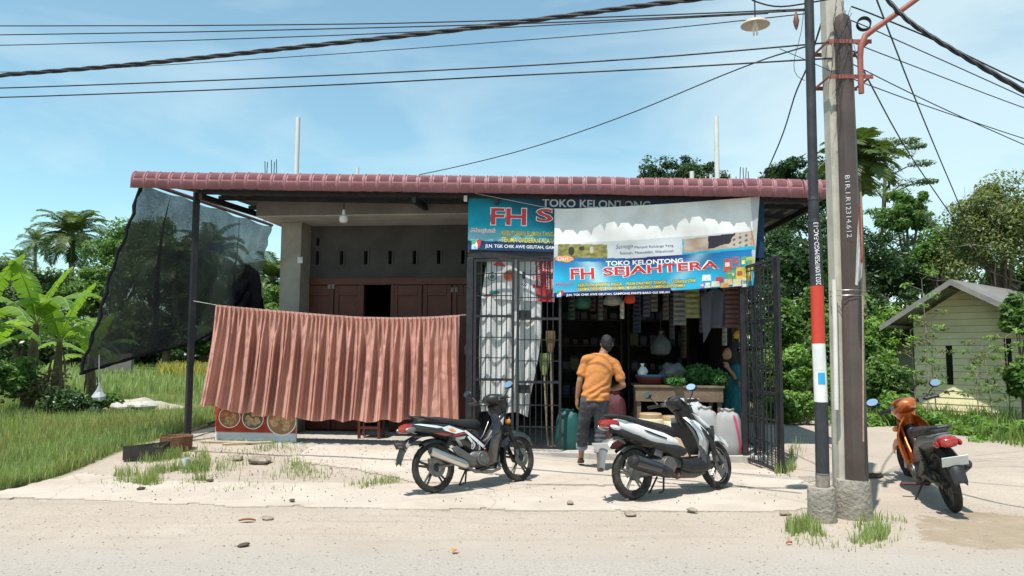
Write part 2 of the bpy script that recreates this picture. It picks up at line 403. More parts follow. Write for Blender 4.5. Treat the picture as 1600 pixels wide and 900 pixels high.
# ---------------------------------------------------------------- grass
rng=np.random.default_rng(5)
def blades(name,pts,hmin,hmax,wd,m,lean=0.35,kind='stuff',tuft=None,curve=0.4):
    """many separate curved grass blades (two quads each)"""
    n=len(pts); h=rng.uniform(hmin,hmax,n); a=rng.uniform(0,2*np.pi,n); ln=rng.uniform(0.05,lean,n)*h
    w_=wd*rng.uniform(0.6,1.3,n); ca,sa=np.cos(a),np.sin(a); fa=rng.uniform(0,np.pi,n); cw,sw=np.cos(fa)*w_/2,np.sin(fa)*w_/2
    p=pts; z0=np.zeros(n)
    def at_(t,wk):
        x=p[:,0]+ca*ln*(t**1.8); y=p[:,1]+sa*ln*(t**1.8); z=p[:,2]+h*t-h*curve*0.3*t**3*(ln/h)
        return np.stack([x-cw*wk,y-sw*wk,z],1),np.stack([x+cw*wk,y+sw*wk,z],1)
    A,B=at_(0,1); Cc,D=at_(0.55,0.8); E,F=at_(1.0,0.12)
    v=np.stack([A,B,Cc,D,E,F],1).reshape(-1,3); k=np.arange(n)*6
    f=np.concatenate([np.stack([k,k+1,k+3,k+2],1),np.stack([k+2,k+3,k+5,k+4],1)])
    ti=np.repeat(np.clip(rng.normal(0.5,0.22,n),0,1),6)+np.tile([-.15,-.15,0.05,0.05,.2,.2],n)
    o=np_mesh(name,v,f,m,tint=np.clip(ti,0,1)); tag(o,kind=kind); return o
grass_m=leafmat('grass_blade',(0.115,0.16,0.048),(0.36,0.43,0.17),0.35,0.55)
dry_m=leafmat('dry_blade',(0.13,0.12,0.04),(0.40,0.34,0.13),0.3,0.6)
paddy_m=leafmat('paddy_blade',(0.20,0.20,0.035),(0.44,0.36,0.09),0.3,0.6)
def scatter(n,fn,dens):
    out=[]
    while len(out)<n:
        k=rng.random(2); x,y=fn(k)
        if rng.random()<dens(x,y): out.append((x,y,gz(x,y)))
    return np.array(out)
def in_field(k):   # graded towards the camera, field left of the apron
    y=8.35+ (k[0]**2.0)*32; xl=-1.02*y*0.70-0.5; xr=-5.5-0.07*max(0,y-11) if y<13 else -5.6+(y-13)*0.12
    return xl-1+(xr-xl+1)*k[1], y
def clump(x,y): return 0.25+0.75*max(0,min(1,0.55+1.3*fbm(x*0.8,y*0.8,2)))
def not_mound(x,y): return 0.05 if ((x+10.2)/1.9)**2+((y-20.2)/1.3)**2<1 else 1.0
pts=scatter(85000,in_field,lambda x,y:clump(x,y)*not_mound(x,y)*(1 if x<-5.45-0.12*fbm(y*2,3) else 0))
blades('field_grass',pts,0.05,0.22,0.010,grass_m)
pts2=scatter(9000,in_field,lambda x,y:max(0,fbm(x*0.6,y*0.6,11)*2.2)*not_mound(x,y))
blades('dry_grass',pts2,0.12,0.42,0.009,dry_m,0.5)
pts3=scatter(26000,lambda k:(-62+75*k[1]-5,26+k[0]**1.6*70),lambda x,y:clump(x*.2,y*.2) if x<-3 else 0)
blades('meadow_grass',pts3,0.2,0.5,0.05,grass_m)
ptp=scatter(26000,lambda k:(-70+66*k[1],38+70*k[0]**1.4),lambda x,y:1.0 if (y>40+2*math.sin(x*.2) and x>-0.47*y) else 0)
blades('rice_paddy',ptp,0.45,0.75,0.10,paddy_m,0.5)
def tufts(poly_px,n,seedz,zf=True,hm=(0.05,0.2)):
    poly=[tuple(gnd(*p,0.08)[:2]) for p in poly_px]; xs=[p[0] for p in poly]; ys=[p[1] for p in poly]
    def f(k): return min(xs)+(max(xs)-min(xs))*k[0],min(ys)+(max(ys)-min(ys))*k[1]
    return scatter(n,f,lambda x,y:(max(0.0,min(1,0.25+2.6*fbm(x*1.7,y*1.7,seedz))) if inside((x,y),poly) else 0))
pt=tufts([(170,742),(215,708),(290,700),(330,720),(318,750),(235,750)],2600,4); blades('verge_grass',pt,0.03,0.17,0.009,grass_m)
pt=tufts([(330,722),(440,700),(470,722),(520,738),(420,742),(330,740)],380,6); blades('weed_patch',pt,0.04,0.15,0.009,grass_m)
pt=tufts([(150,748),(215,700),(330,690),(480,700),(620,745),(560,760),(330,760),(200,756)],1500,13); blades('sparse_weeds',pt,0.015,0.08,0.007,grass_m)
pt=tufts([(1215,822),(1250,795),(1420,795),(1410,835),(1345,850),(1260,845)],420,14); blades('sparse_weeds',pt,0.015,0.08,0.007,grass_m)
pt=tufts([(515,740),(600,735),(630,745),(560,755)],260,7); blades('weed_patch',pt,0.03,0.10,0.008,grass_m)
pt=tufts([(1226,812),(1262,800),(1300,832),(1265,836),(1235,826)],900,1); blades('pole_weeds',pt[::2],0.03,0.15,0.009,grass_m)
pt=tufts([(1312,828),(1352,795),(1398,802),(1385,828),(1345,840)],900,2); blades('pole_weeds',pt[::2],0.03,0.13,0.010,grass_m)
pt=tufts([(1195,745),(1255,700),(1270,705),(1225,748)],260,3); blades('path_weeds',pt,0.05,0.22,0.008,grass_m)
# gravel: loose grit all over the dirt (uncountable)
def pebbles(n,fn,r0,r1,name,m):
    vs=[];fs=[]
    for i in range(n):
        x,y=fn(rng.random(2)); r=r0+(r1-r0)*rng.random()**3; z=gzn(x,y)+0.002-r*.3+(0.024 if (7.75<y<8.6 or y>9) and -4.5<x<3.3 else 0)
        k=len(vs); a0=rng.random()*6
        ring=[(x+r*(0.7+.5*rng.random())*math.cos(a0+q*1.2566),y+r*(0.7+.5*rng.random())*math.sin(a0+q*1.2566),z) for q in range(5)]
        vs+=ring+[(x+r*.4*(rng.random()-.5),y+r*.4*(rng.random()-.5),z+r*(0.45+.4*rng.random())),]+[(x,y,z-r)]
        fs+=[(k+q,k+(q+1)%5,k+5) for q in range(5)]+[(k+(q+1)%5,k+q,k+6) for q in range(5)]
    o=np_mesh(name,np.array(vs),np.array(fs),m); tag(o,kind='stuff')
peb_m=mat('pebble',(0.23,0.205,0.18),0.9,0,0.45,14,0)
pebbles(7000,lambda k:(-6+12.5*k[0],4.2+3.6*k[1]**1.2),0.003,0.017,'gravel',peb_m)
pebbles(900,lambda k:(-4.8+8.5*k[0],7.5+2.4*k[1]),0.003,0.012,'grit',peb_m)
pebbles(420,lambda k:(-4.6+3.4*k[0],9.0+1.8*k[1]),0.004,0.017,'rubble',peb_m)
# ================================================================ SHOP BUILDING
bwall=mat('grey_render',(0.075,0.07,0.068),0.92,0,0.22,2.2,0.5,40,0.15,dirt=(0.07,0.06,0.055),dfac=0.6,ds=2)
bbeam=mat('raw_concrete',(0.15,0.135,0.125),0.92,0,0.18,3,0.4,50,0.15,dirt=(0.16,0.13,0.11),dfac=0.6,ds=2.5)
zinc_under=mat('zinc_underside',(0.10,0.10,0.105),0.5,0.4,0.2,4)
tile_m=mat('maroon_tile_metal',(0.27,0.115,0.13),0.5,0.0,0.22,2.5,0,60,0.35,dirt=(0.13,0.06,0.065),dfac=0.6,ds=5)
steel=mat('black_steel',(0.014,0.014,0.018),0.5,0.0,0.35,20,0,60,0.4,dirt=(0.06,0.045,0.035),dfac=0.45,ds=6)
rusty=mat('rusty_steel',(0.11,0.045,0.035),0.75,0.0,0.4,12)
wood_d=mat('brown_door_wood',(0.10,0.026,0.014),0.5,0,0.25,5,0.1,30,0.35)
wood_f=mat('orange_frame_wood',(0.42,0.14,0.035),0.5,0,0.2,6)
wood_p=mat('pale_plank',(0.36,0.27,0.18),0.8,0,0.25,7,0.3,40,0.2)
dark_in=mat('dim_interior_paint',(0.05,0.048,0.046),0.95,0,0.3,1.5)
white_pvc=mat('white_pvc',(0.62,0.60,0.55),0.5,0,0.08,4)
plastic_w=mat('white_plastic',(0.62,0.62,0.60),0.45,0,0.06,9)

EL=UZ(215,291); ER=UZ(1298,306)
def ze(u): return EL[1]+(ER[1]-EL[1])*(u-EL[0])/(ER[0]-EL[0])     # eave underside height
b_root=thing('shop_building','single-storey grocery shop with maroon ridge-tile eave and barred gates','shop building',L(-0.6,1.5,0.0))
ULW=UZ(436,400,1.0)[0]; URW=3.62; UG=-0.62         # left wall, right wall, partition between house room and shop
SL=0.155                                           # slab top
mb=MB(); mb.lbox(ULW-0.45,UG-0.02,-0.15,6.0,-0.2,SL); mb.lbox(UG-0.019,URW,-0.02,6.0,-0.2,SL-0.04)
o=mb.build('floor_slab',slab_m,b_root,bevel=0.015)
# ridge-cap chain along the eave
mb=MB(); step_=0.2055; u=-5.93; i=0; rings=[]
def capring(u,r,z0,n=22,sag=0,rb=0):
    out=[]
    for j in range(n+1):
        t=math.pi*(0.02+0.98*j/n)
        c_,s_=math.cos(t),math.sin(t)
        rib=rb*(1 if j%2 else -1)
        out.append(L(u,-0.08-(r*0.82+rib)*c_*1.0-0.02,z0-0.02+(r+rib)*(s_**0.9)*1.35-0.10*(c_>0.98)))
    return out
while u<ER[0]+0.02:
    z0=ze(u)+0.03+0.012*noise.noise(Vector((u*1.3,0,4))); j=0.006*noise.noise(Vector((u*7,1,1)))
    for (du,r,rb) in ((0,0.136,0),(0.006,0.150,0),(0.024,0.152,0),(0.032,0.139,0),(0.048,0.139,.001),(0.056,0.137,.011),(0.182,0.132,.011),(0.19,0.134,.001),(0.203,0.134,0)):
        rings.append(capring(u+du,r+j,z0,rb=rb))
    u+=step_
mb.loft(rings,False,False)
cap0=rings[0]; mb.add(cap0,[tuple(range(len(cap0)))]); mb.add(rings[-1],[tuple(range(len(cap0)))])
tile=mb.build('ridge_cap',tile_m,b_root,ang=24)
md=tile.modifiers.new('solid','SOLIDIFY'); md.thickness=0.006
# roof sheet behind / below it: corrugated zinc rising gently to the back
mb=MB()
UR0=-4.95
def roofpt(a,b):
    u_=UR0+(ER[0]-0.05-UR0)*a; w_=-0.12+7.6*b
    return L(u_,w_,ze(u_)-0.005+0.045*w_+0.018*math.sin(u_*2*math.pi/0.19))
mb.grid(roofpt,330,2); mb.build('roof',zinc_under,b_root,solid=0.006)
mb=MB()
for w_ in (0.02,0.62,1.7,3.2,5.0,6.9):
    mb.lbox(UR0+0.02,ER[0]-0.2,w_,w_+0.05,0,0.07)
    for k in range(-8,0):
        q=Vector(mb.v[k]); u_=(q-O0).dot(FT); wv=(q-O0).dot(FN); base=ze(u_)-0.105+0.045*w_
        mb.v[k]=tuple(L(u_,wv,base+(0.07 if k>=-4 else 0)))
for u_ in (-4.9,UG-0.9,UG+0.35,1.6,3.4,4.3):
    zz_=ze(u_); mb.hexa([L(u_,-0.05,zz_-0.2),L(u_+.06,-0.05,zz_-0.2),L(u_+.06,6.9,zz_+0.1),L(u_,6.9,zz_+0.1),L(u_,-0.05,zz_-0.112),L(u_+.06,-0.05,zz_-0.112),L(u_+.06,6.9,zz_+0.19),L(u_,6.9,zz_+0.19)])
mb.build('rafter',steel,b_root)
# outrigger rods that carry the shade net on the left
E1=P(222,283,-0.02); E2=P(425,352,6.2)
mb=MB(); mb.tube([E1,E2],0.035,8); mb.tube([E1+Vector((0.03,0,0)),L(UR0-0.0,0.0,ze(-5)-0.06)],0.028,8)
mb.build('net_rod',rusty,b_root)
# front post
pb=P(293,677,0.12); pt_=P(308,291,0.12)
mb=MB(); d=(pt_-pb)
mb.tube([Vector((pb.x,pb.y,0.06)),pb+d*0.5,pt_+Vector((0,0,0.05))],0.058,4)
mb.tube([Vector((pb.x,pb.y,0.02)),Vector((pb.x,pb.y,0.14))],0.11,8)
mb.build('post',steel,b_root,ang=30)
# house part: door wall (w = 1.8), concrete beam, columns
WW=1.8
zB0=UZ(560,335,0.8)[1]; 
mb=MB(); uL,zb=UZ(400,332,0.8)
mb.lbox(uL,UG-0.02,0.8,WW+0.2,zB0,zB0+0.36); mb.lbox(uL-0.02,UG,0.72,0.80,zB0+0.30,zB0+0.42)
mb.build('concrete_beam',bbeam,b_root,bevel=0.01)
mb=MB(); mb.lbox(uL+.004,UG-.025,.803,WW-.004,zB0-.016,zB0-.002); mb.build('soffit',mat('soffit_pale',(0.42,0.40,0.37),.9,0,.12,3,dirt=(.2,.18,.16),dfac=.5,ds=2),b_root)  # thin slab added under the beam, in a paler tone than the beam
mb=MB(); cu0=UZ(438,400,1.35)[0]; cu1=UZ(470,400,1.35)[0]
mb.lbox(cu0,cu1,1.35,WW-0.002,SL-0.05,zB0-0.018)
mb.hexa([L(cu0-0.25,1.6,SL-.05),L(cu0-.002,1.6,SL-.05),L(cu0-.002,WW,SL-.05),L(cu0-0.25,WW,SL-.05),L(cu0-0.02,1.6,zB0-.02),L(cu0-.002,1.6,zB0-.02),L(cu0-.002,WW,zB0-.02),L(cu0-0.02,WW,zB0-.02)])
mb.build('column',mat('sunlit_column_render',(0.30,0.275,0.235),.92,0,.18,3,.4,50,.15,dirt=(.15,.13,.11),dfac=.6,ds=2),b_root,bevel=0.008)  # column colour lightened to stand in for sunlight falling on it
# wall with through-cut vents: strips between the vents
vz=[UZ(600,y,WW)[1] for y in (413,392)]; vz2=[UZ(496,y,WW)[1] for y in (384,372)]
vx=[496+37.9*k for k in range(7)]
vu=[(UZ(x-2.6,400,WW)[0],UZ(x+2.6,400,WW)[0]) for x in vx]
zdoor=UZ(600,434,WW)[1]; zt=zB0-0.004
mb=MB(); us=[ULW]
mb.lbox(ULW,UG,WW,WW+0.14,zdoor,vz[0])                      # below the vents
e=ULW
for k,(a,b) in enumerate(vu):
    mb.lbox(e,a,WW,WW+0.14,vz[0]+.0005,vz[1]); e=b
mb.lbox(e,UG,WW,WW+0.14,vz[0]+.0005,vz[1])
a,b=vu[0]
mb.lbox(ULW,UG,WW,WW+0.14,vz[1]+.0005,vz2[0]); mb.lbox(ULW,a,WW,WW+0.14,vz2[0]+.0005,vz2[1]); mb.lbox(b,UG,WW,WW+0.14,vz2[0]+.0005,vz2[1]); mb.lbox(ULW,UG,WW,WW+0.14,vz2[1]+.0005,zt)
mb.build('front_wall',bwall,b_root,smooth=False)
for (a,b),zz_ in [(q,vz) for q in vu]+[(vu[0],vz2)]:
    mb=MB()
    for (c_,d_) in ((a-.035,a-.002),(b+.002,b+.035)): mb.lbox(c_,d_,WW-0.012,WW-.001,zz_[0]-.03,zz_[1]+.03)
    mb.lbox(a-.001,b+.001,WW-.012,WW-.001,zz_[1],zz_[1]+.03); mb.lbox(a-.001,b+.001,WW-.012,WW-.001,zz_[0]-.03,zz_[0])
    mb.build('vent_surround',bwall,b_root,smooth=False)
# wooden folding door front
dL,dR=UZ(569,470,WW)[0],UZ(611,470,WW)[0]
mb=MB()
def frame(u0,u1): mb.lbox(u0,u1,WW-0.03,WW+0.06,SL,zdoor-.002)
fu=UZ(462,470,WW)[0]
mb.lbox(ULW-.02,UG,WW-0.035,WW+0.09,zdoor-UZ(600,434,WW)[1]+UZ(600,445,WW)[1],zdoor-.002)
zdt=UZ(600,445,WW)[1]-.002
mb2=[]
for k,(x0,x1) in enumerate(((476,522),(522.5,566),(614,660),(660.5,706),(706.5,732))):
    u0,u1=UZ(x0,470,WW)[0],UZ(x1,470,WW)[0]
    dm=MB(); st=0.085
    dm.lbox(u0,u1,WW,WW+0.04,SL+.02,zdt)
    for (c0,c1) in ((u0+.006,u0+st),(u1-st,u1-.006)): dm.lbox(c0,c1,WW-.022,WW-.001,SL+.03,zdt-.01)
    for (z0,z1) in ((SL+.03,SL+.2),(1.02,1.16),(zdt-.19,zdt-.01)): dm.lbox(u0+st+.001,u1-st-.001,WW-.021,WW-.001,z0,z1)
    dm.build('door',wood_d,b_root,bevel=0.005)
mb.lbox(dL-.06,dL,WW-.03,WW+.08,SL,zdt-.002); mb.lbox(dR,dR+.06,WW-.03,WW+.08,SL,zdt-.002)
mb.build('door_frame',wood_d,b_root,bevel=0.004)
mb=MB(); mb.lbox(fu,fu+0.05,WW-.09,WW-.04,SL,zdt-.02); mb.build('door_jamb',wood_f,b_root,bevel=0.004)
for x,y in ((515,448),(521,448),(707,453),(713,453),):
    u_,z_=UZ(x,y,WW-.03); mb=MB(); mb.lbox(u_-.025,u_+.025,WW-.05,WW-.036,z_-.04,z_+.04)
    mb.build('notice_card',mat('faded_card',(0.2,0.18,0.16)),b_root)
u_,z_=UZ(469,406,1.34)
mb=MB(); mb.lbox(u_-.045,u_+.045,1.325,1.349,z_-.06,z_+.05); mb.lbox(u_-.03,u_+.03,1.315,1.324,z_+.0,z_+.035); mb.build('meter_box',plastic_w,b_root,bevel=0.004)
# rooms: side walls, back wall, partition, ceiling: closed so that they stay dim
mb=MB(); HT=4.15
mb.lbox(ULW-.15,ULW,WW+.001,6.0,0.1,HT); mb.lbox(ULW-.15,URW,6.001,6.15,0.1,HT+.1)
mb.lbox(UG,UG+.14,0.22,6.0,SL-.03,HT-.25); mb.build('side_wall',bwall,b_root)
mb=MB(); mb.lbox(URW-.12,URW,1.9,6.0,0.05,HT-.35); mb.build('side_wall',bwall,b_root)
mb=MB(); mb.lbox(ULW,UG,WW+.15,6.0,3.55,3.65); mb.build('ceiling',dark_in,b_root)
# shop front steel: header, posts
zh=UZ(900,402,0.03)[1]
mb=MB(); mb.lbox(UG-.05,URW,0.06,0.14,zh,zh+0.09)
mb.build('gate_header',steel,b_root)
for nm,(x0,x1) in (('gate_post',(728,738)),('gate_post',(1158,1166))):
    u0,u1=UZ(x0,560,0.0)[0],UZ(x1,560,0.0)[0]
    mb=MB(); mb.lbox(u0,u1,-.01,.09,SL-.05,zh-.002); mb.build(nm,steel,b_root,bevel=.004)
mb=MB(); mb.lbox(UG-.06,URW,0.08,0.16,zh+.092,ze(0)-.1); mb.build('fascia_board',dark_in,b_root)
# barred gate leaves
def gate_leaf(A,B,zlo,zhi,hor,nb,lock=None,fr=0.036):
    """leaf between base points A and B (world x,y): steel frame, thin bars, flat cross rails"""
    A=Vector((A[0],A[1],0));B=Vector((B[0],B[1],0)); t=(B-A); W=t.length; t.normalize(); nn=Vector((t.y,-t.x,0))
    def pt(a,z,o=0): return A+t*a+nn*o+Vector((0,0,z))
    def bar(a0,a1,z0,z1,th): mb.hexa([pt(a0,z0,-th),pt(a1,z0,-th),pt(a1,z0,th),pt(a0,z0,th),pt(a0,z1,-th),pt(a1,z1,-th),pt(a1,z1,th),pt(a0,z1,th)])
    mb=MB(); h=fr/2
    bar(0,fr,zlo,zhi,h); bar(W-fr,W,zlo,zhi,h); bar(fr+.001,W-fr-.001,zhi-fr,zhi,h-.002); bar(fr+.001,W-fr-.001,zlo,zlo+fr,h-.002)
    for z,thk in hor: bar(fr+.001,W-fr-.001,z-thk/2,z+thk/2,h*0.55 if thk<.02 else h-.003)
    for k in range(1,nb+1):
        a=fr+(W-2*fr)*k/(nb+1); mb.tube([pt(a,zlo+fr,h*.75+.004),pt(a,zhi-fr,h*.75+.004)],0.0068,6)
    g=mb.build('gate',steel,b_root,ang=30)
    if lock:
        for (a,z,w_,hh) in lock:
            lb=MB(); lb.hexa([pt(a,z-hh/2,-.02-h),pt(a+w_,z-hh/2,-.02-h),pt(a+w_,z-hh/2,-.002-h),pt(a,z-hh/2,-.002-h),pt(a,z+hh/2,-.02-h),pt(a+w_,z+hh/2,-.02-h),pt(a+w_,z+hh/2,-.002-h),pt(a,z+hh/2,-.002-h)])
            lb.hexa([pt(a-.03,z+.01,-.045-h),pt(a+w_*.8,z+.01,-.045-h),pt(a+w_*.8,z+.01,-.025-h),pt(a-.03,z+.01,-.025-h),pt(a-.03,z+.03,-.045-h),pt(a+w_*.8,z+.03,-.045-h),pt(a+w_*.8,z+.03,-.025-h),pt(a-.03,z+.03,-.025-h)])
            lo=lb.build('lock_box',steel,b_root); lo.parent=g; 
            lo.matrix_parent_inverse=Matrix.Identity(4)
            sh=MB(); c=pt(a+w_*.45,z-.06,-.05-h); sh.torus(c,nn,0.022,0.005,16,6); sh.box(c-Vector((0,0,.035)),(.036,.02,.04))
            so_=sh.build('padlock',mat('dull_chrome',(0.45,0.45,0.46),0.35,0.8),b_root); so_.parent=g; so_.matrix_parent_inverse=Matrix.Identity(4)
    return g
def wz(ys,x): return [UZ(x,y,0.03)[1] for y in ys]
hz_=lambda ys,x:[(UZ(x,y,0.03)[1],0.036 if big else 0.014) for y,big in ys]
u0=UZ(739,600,0.03)[0]; u1=UZ(803,600,0.03)[0]; u2=UZ(807,600,0.03)[0]; u3=UZ(877,600,0.03)[0]
zlo=UZ(840,699,0.03)[1]
gate_leaf(L(u0,0.03,0),L(u1,0.03,0),zlo,zh-.02,hz_(((427,0),(462,0),(494,1),(527,0),(559,0),(593,1),(634,0),(667,0)),770),6)
gate_leaf(L(u2,0.03,0),L(u3,0.03,0),zlo-.02,zh-.02,hz_(((429,0),(465,0),(498,1),(531,0),(564,0),(597,1),(633,0),(667,0)),840),6,
          lock=((0.02,UZ(815,492,.03)[1],0.19,0.14),(0.02,UZ(815,608,.03)[1],0.17,0.12)))
# right leaves folded out towards the road: two hinged panels
hA=P(1167,722,0.05); nE=gnd(1222,743,0.02); nE=Vector((nE.x,nE.y,0)); hA=Vector((hA.x,hA.y,0))
hzr=[(z,0.036 if i in (2,5) else .014) for i,z in enumerate((0.30*2.75+2.02+.05-.2,2.25,1.98,1.62,1.34,1.02,0.68,0.36))]
zr0,zr1=0.05,2.80
gate_leaf(hA,hA+(nE-hA)*0.94,zr0,zr1-.02,hzr,6,lock=((0.8,2.12,0.16,0.1),))
off=Vector((0.10,0.10,0))
gate_leaf(nE+Vector((0.02,0,0)),hA+(nE-hA)*0.1+off*1.1,zr0-.02,zr1,hzr,6)
# side grille at the right of the shop front
a=L(URW-.03,0.12,0); b=L(URW-.03,1.86,0)
gate_leaf(a,b,SL,zh,[(0.9,.03),(1.6,.03),(2.3,.014)],13)
# roof-top stubs seen above the eave: PVC pipes and column rebar
for (x,y,w_,r) in ((466,184,3.0,0.045),(1119,182,3.0,0.045),(1081,268,2.5,0.04),(559,262,3.4,0.03),(1110,272,3.0,0.018)):
    q=P(x,y,w_); mb=MB(); mb.tube([Vector((q.x,q.y,4.0)),q],r,12); mb.build('vent_pipe',white_pvc,b_root)
for pts in (((414,252),(418,253),(424,250),(429,253),(432,249)),((1150,276),(1157,261),(1161,262),(1166,262),(1169,268))):
    mb=MB()
    for k,(x,y) in enumerate(pts):
        q=P(x,y,3.2); r_=P(x+(-4 if k%2 else 3),300,3.2); mb.tube([Vector((r_.x,r_.y,4.1)),q],0.008,5)
    mb.build('rebar',steel,b_root)
# lamp bulb under the eave
q=P(537,338,0.35); mb=MB(); mb.tube([q+Vector((0,0,.0)),q+Vector((0,0,.30))],0.008,6)
bl=thing('hanging_lamp','white bulb lamp hanging on a cord under the eave','lamp',q)
mb.build('cord',steel,bl)
mb=MB(); mb.tube([q+Vector((0,0,.10)),q+Vector((0,0,.02))],[0.022,0.03],12); mb.build('socket',plastic_w,bl)
mb=MB(); mb.loft([[q+Vector((r*math.cos(t),r*math.sin(t),z)) for t in [k*2*math.pi/16 for k in range(16)]] for r,z in ((.03,.02),(.062,.0),(.07,-.03),(.068,-.07),(.05,-.1),(.01,-.105))]); mb.build('bulb',plastic_w,bl)
# ================================================================ BANNERS, CURTAIN, NET
def print_mat(name,rough=0.55,trans=0.15,bump=0.15):
    m=bpy.data.materials.new(name); m.use_nodes=True; n=m.node_tree.nodes; l=m.node_tree.links; b=n['Principled BSDF']
    a=n.new('ShaderNodeAttribute'); a.attribute_name='ink'; b.inputs['Roughness'].default_value=rough; b.inputs['Specular IOR Level'].default_value=0.25
    t=n.new('ShaderNodeTexCoord'); q=n.new('ShaderNodeTexNoise'); q.inputs['Scale'].default_value=3.5; q.inputs['Detail'].default_value=5; l.new(t.outputs['Object'],q.inputs['Vector'])
    r=n.new('ShaderNodeValToRGB'); r.color_ramp.elements[0].position=0.35; r.color_ramp.elements[0].color=(0.86,0.85,0.83,1); r.color_ramp.elements[1].position=0.6; l.new(q.outputs['Fac'],r.inputs['Fac'])
    x=n.new('ShaderNodeMixRGB'); x.blend_type='MULTIPLY'; x.inputs['Fac'].default_value=1; l.new(a.outputs['Color'],x.inputs['Color1']); l.new(r.outputs['Color'],x.inputs['Color2'])
    l.new(x.outputs[0],b.inputs['Base Color'])
    bp=n.new('ShaderNodeBump'); bp.inputs['Strength'].default_value=bump; bp.inputs['Distance'].default_value=0.02; l.new(q.outputs['Fac'],bp.inputs['Height']); l.new(bp.outputs[0],b.inputs['Normal'])
    tr=n.new('ShaderNodeBsdfTranslucent'); l.new(x.outputs[0],tr.inputs['Color']); mx=n.new('ShaderNodeMixShader'); mx.inputs['Fac'].default_value=trans
    l.new(b.outputs[0],mx.inputs[1]); l.new(tr.outputs[0],mx.inputs[2]); l.new(mx.outputs[0],n['Material Output'].inputs['Surface'])
    return m
vinyl=print_mat('printed_vinyl')
class Banner:
    def __init__(s,tl,tr,bl,br,w,wave,wr=None):
        s.c=(tl,tr,bl,br); s.w=w; s.wave=wave
    def px(s,u,v):
        tl,tr,bl,br=s.c
        x=(bl[0]*(1-u)+br[0]*u)*(1-v)+(tl[0]*(1-u)+tr[0]*u)*v; y=(bl[1]*(1-u)+br[1]*u)*(1-v)+(tl[1]*(1-u)+tr[1]*u)*v
        return x,y
    def inv(s,x,y):
        u=v=0.5
        for _ in range(14):
            a,b=s.px(u,v); e=1e-4; ax_,ay_=s.px(u+e,v); bx,by=s.px(u,v+e)
            j=np.array([[(ax_-a)/e,(bx-a)/e],[(ay_-b)/e,(by-b)/e]]); d=np.linalg.solve(j,np.array([x-a,y-b])); u+=d[0]; v+=d[1]
        return u,v
    def S(s,u,v,off=0.0):
        x,y=s.px(u,v); dz,dw=s.wave(u,v); q=P(x,y,s.w+dw-off); q.z+=dz; return q
    def sheet(s,name,ink,nu,nv,parent,m=None):
        mb=MB(); mb.grid(lambda a,b:s.S(a,b),nu,nv); o=mb.build(name,m or vinyl,parent,ang=80)
        cols=np.ones((len(mb.v),4),np.float32); k=0
        for j in range(nv+1):
            for i in range(nu+1):
                cols[k,:3]=ink(*s.px(i/nu,j/nv)); k+=1
        a=o.data.color_attributes.new('ink','FLOAT_COLOR','POINT'); a.data.foreach_set('color',cols.ravel()); return o
    def letters(s,string,p0,p1,h,m,parent,bold=0.0,off=0.006,shear=0.0,up=None,name='lettering',grow=0.0,taper=0.0):
        """lettering whose baseline runs from pixel p0 to p1, h pixels tall"""
        vs,fs=textfit(string,1.0,1.0,bold,shear)
        bx,by=p1[0]-p0[0],p1[1]-p0[1]; ln=math.hypot(bx,by); hx,hy=(up or (by/ln,-bx/ln))
        mb=MB(); out=[]
        for x,y in vs:
            x=(x-.5)*(1+grow*2*h/ln)+.5; y=(y-.5)*(1+grow*2)+.5; hh=h*(1+taper*(x-.5))
            u,v=s.inv(p0[0]+bx*x+hx*hh*y,p0[1]+by*x+hy*hh*y); out.append(s.S(u,v,off*.42))
        mb.add(out,fs); return mb.build(name,m,parent,smooth=False)
def lerp(a,b,t):
    t=max(0,min(1,t)); return tuple(p+(q-p)*t for p,q in zip(a,b))
ink_red=mat('red_ink',(0.55,0.03,0.035),0.5,0,0.05); ink_white=mat('white_ink',(0.75,0.75,0.75),0.5,0,0.04); ink_yel=mat('yellow_ink',(0.75,0.60,0.08),0.5,0,0.05)
ink_dk=mat('black_ink',(0.015,0.015,0.02),0.5,0,0.05); ink_grey=mat('grey_ink',(0.45,0.46,0.48),0.5,0,0.04); ink_pink=mat('magenta_ink',(0.55,0.06,0.10),0.5)
ink_green=mat('green_ink',(0.05,0.35,0.16),0.5); ink_org=mat('orange_ink',(0.72,0.30,0.10),0.5); ink_navy=mat('navy_ink',(0.015,0.03,0.12),0.5)
def mappin(B,x,y,s,parent,off=0.007):
    """green, blue and white map tile with a red pin"""
    def poly(pts,m,o_,nm):
        mb=MB(); mb.add([B.S(*B.inv(x+a*s,y+b*s),o_) for a,b in pts],[tuple(range(len(pts)))]); mb.build(nm,m,parent,smooth=False)
    poly([(0,0),(.62,0),(.62,1),(0,1)],ink_white,off-.001,'map_mark')
    poly([(0,0),(.6,0),(.3,.55),(0,.6)],ink_green,off,'map_mark')
    poly([(.0,1),(.3,.6),(.62,1)],mat('sky_blue_ink',(0.25,0.5,0.8),0.5),off+.0006,'map_mark')
    poly([(.76+.24*math.cos(t),.22+.26*math.sin(t)) if t<math.pi*1.01 or True else 0 for t in [k*math.pi/6 for k in range(12)]],ink_red,off+.001,'map_mark')
    poly([(.55,.3),(.97,.3),(.76,.95)],ink_red,off+.0014,'map_mark')
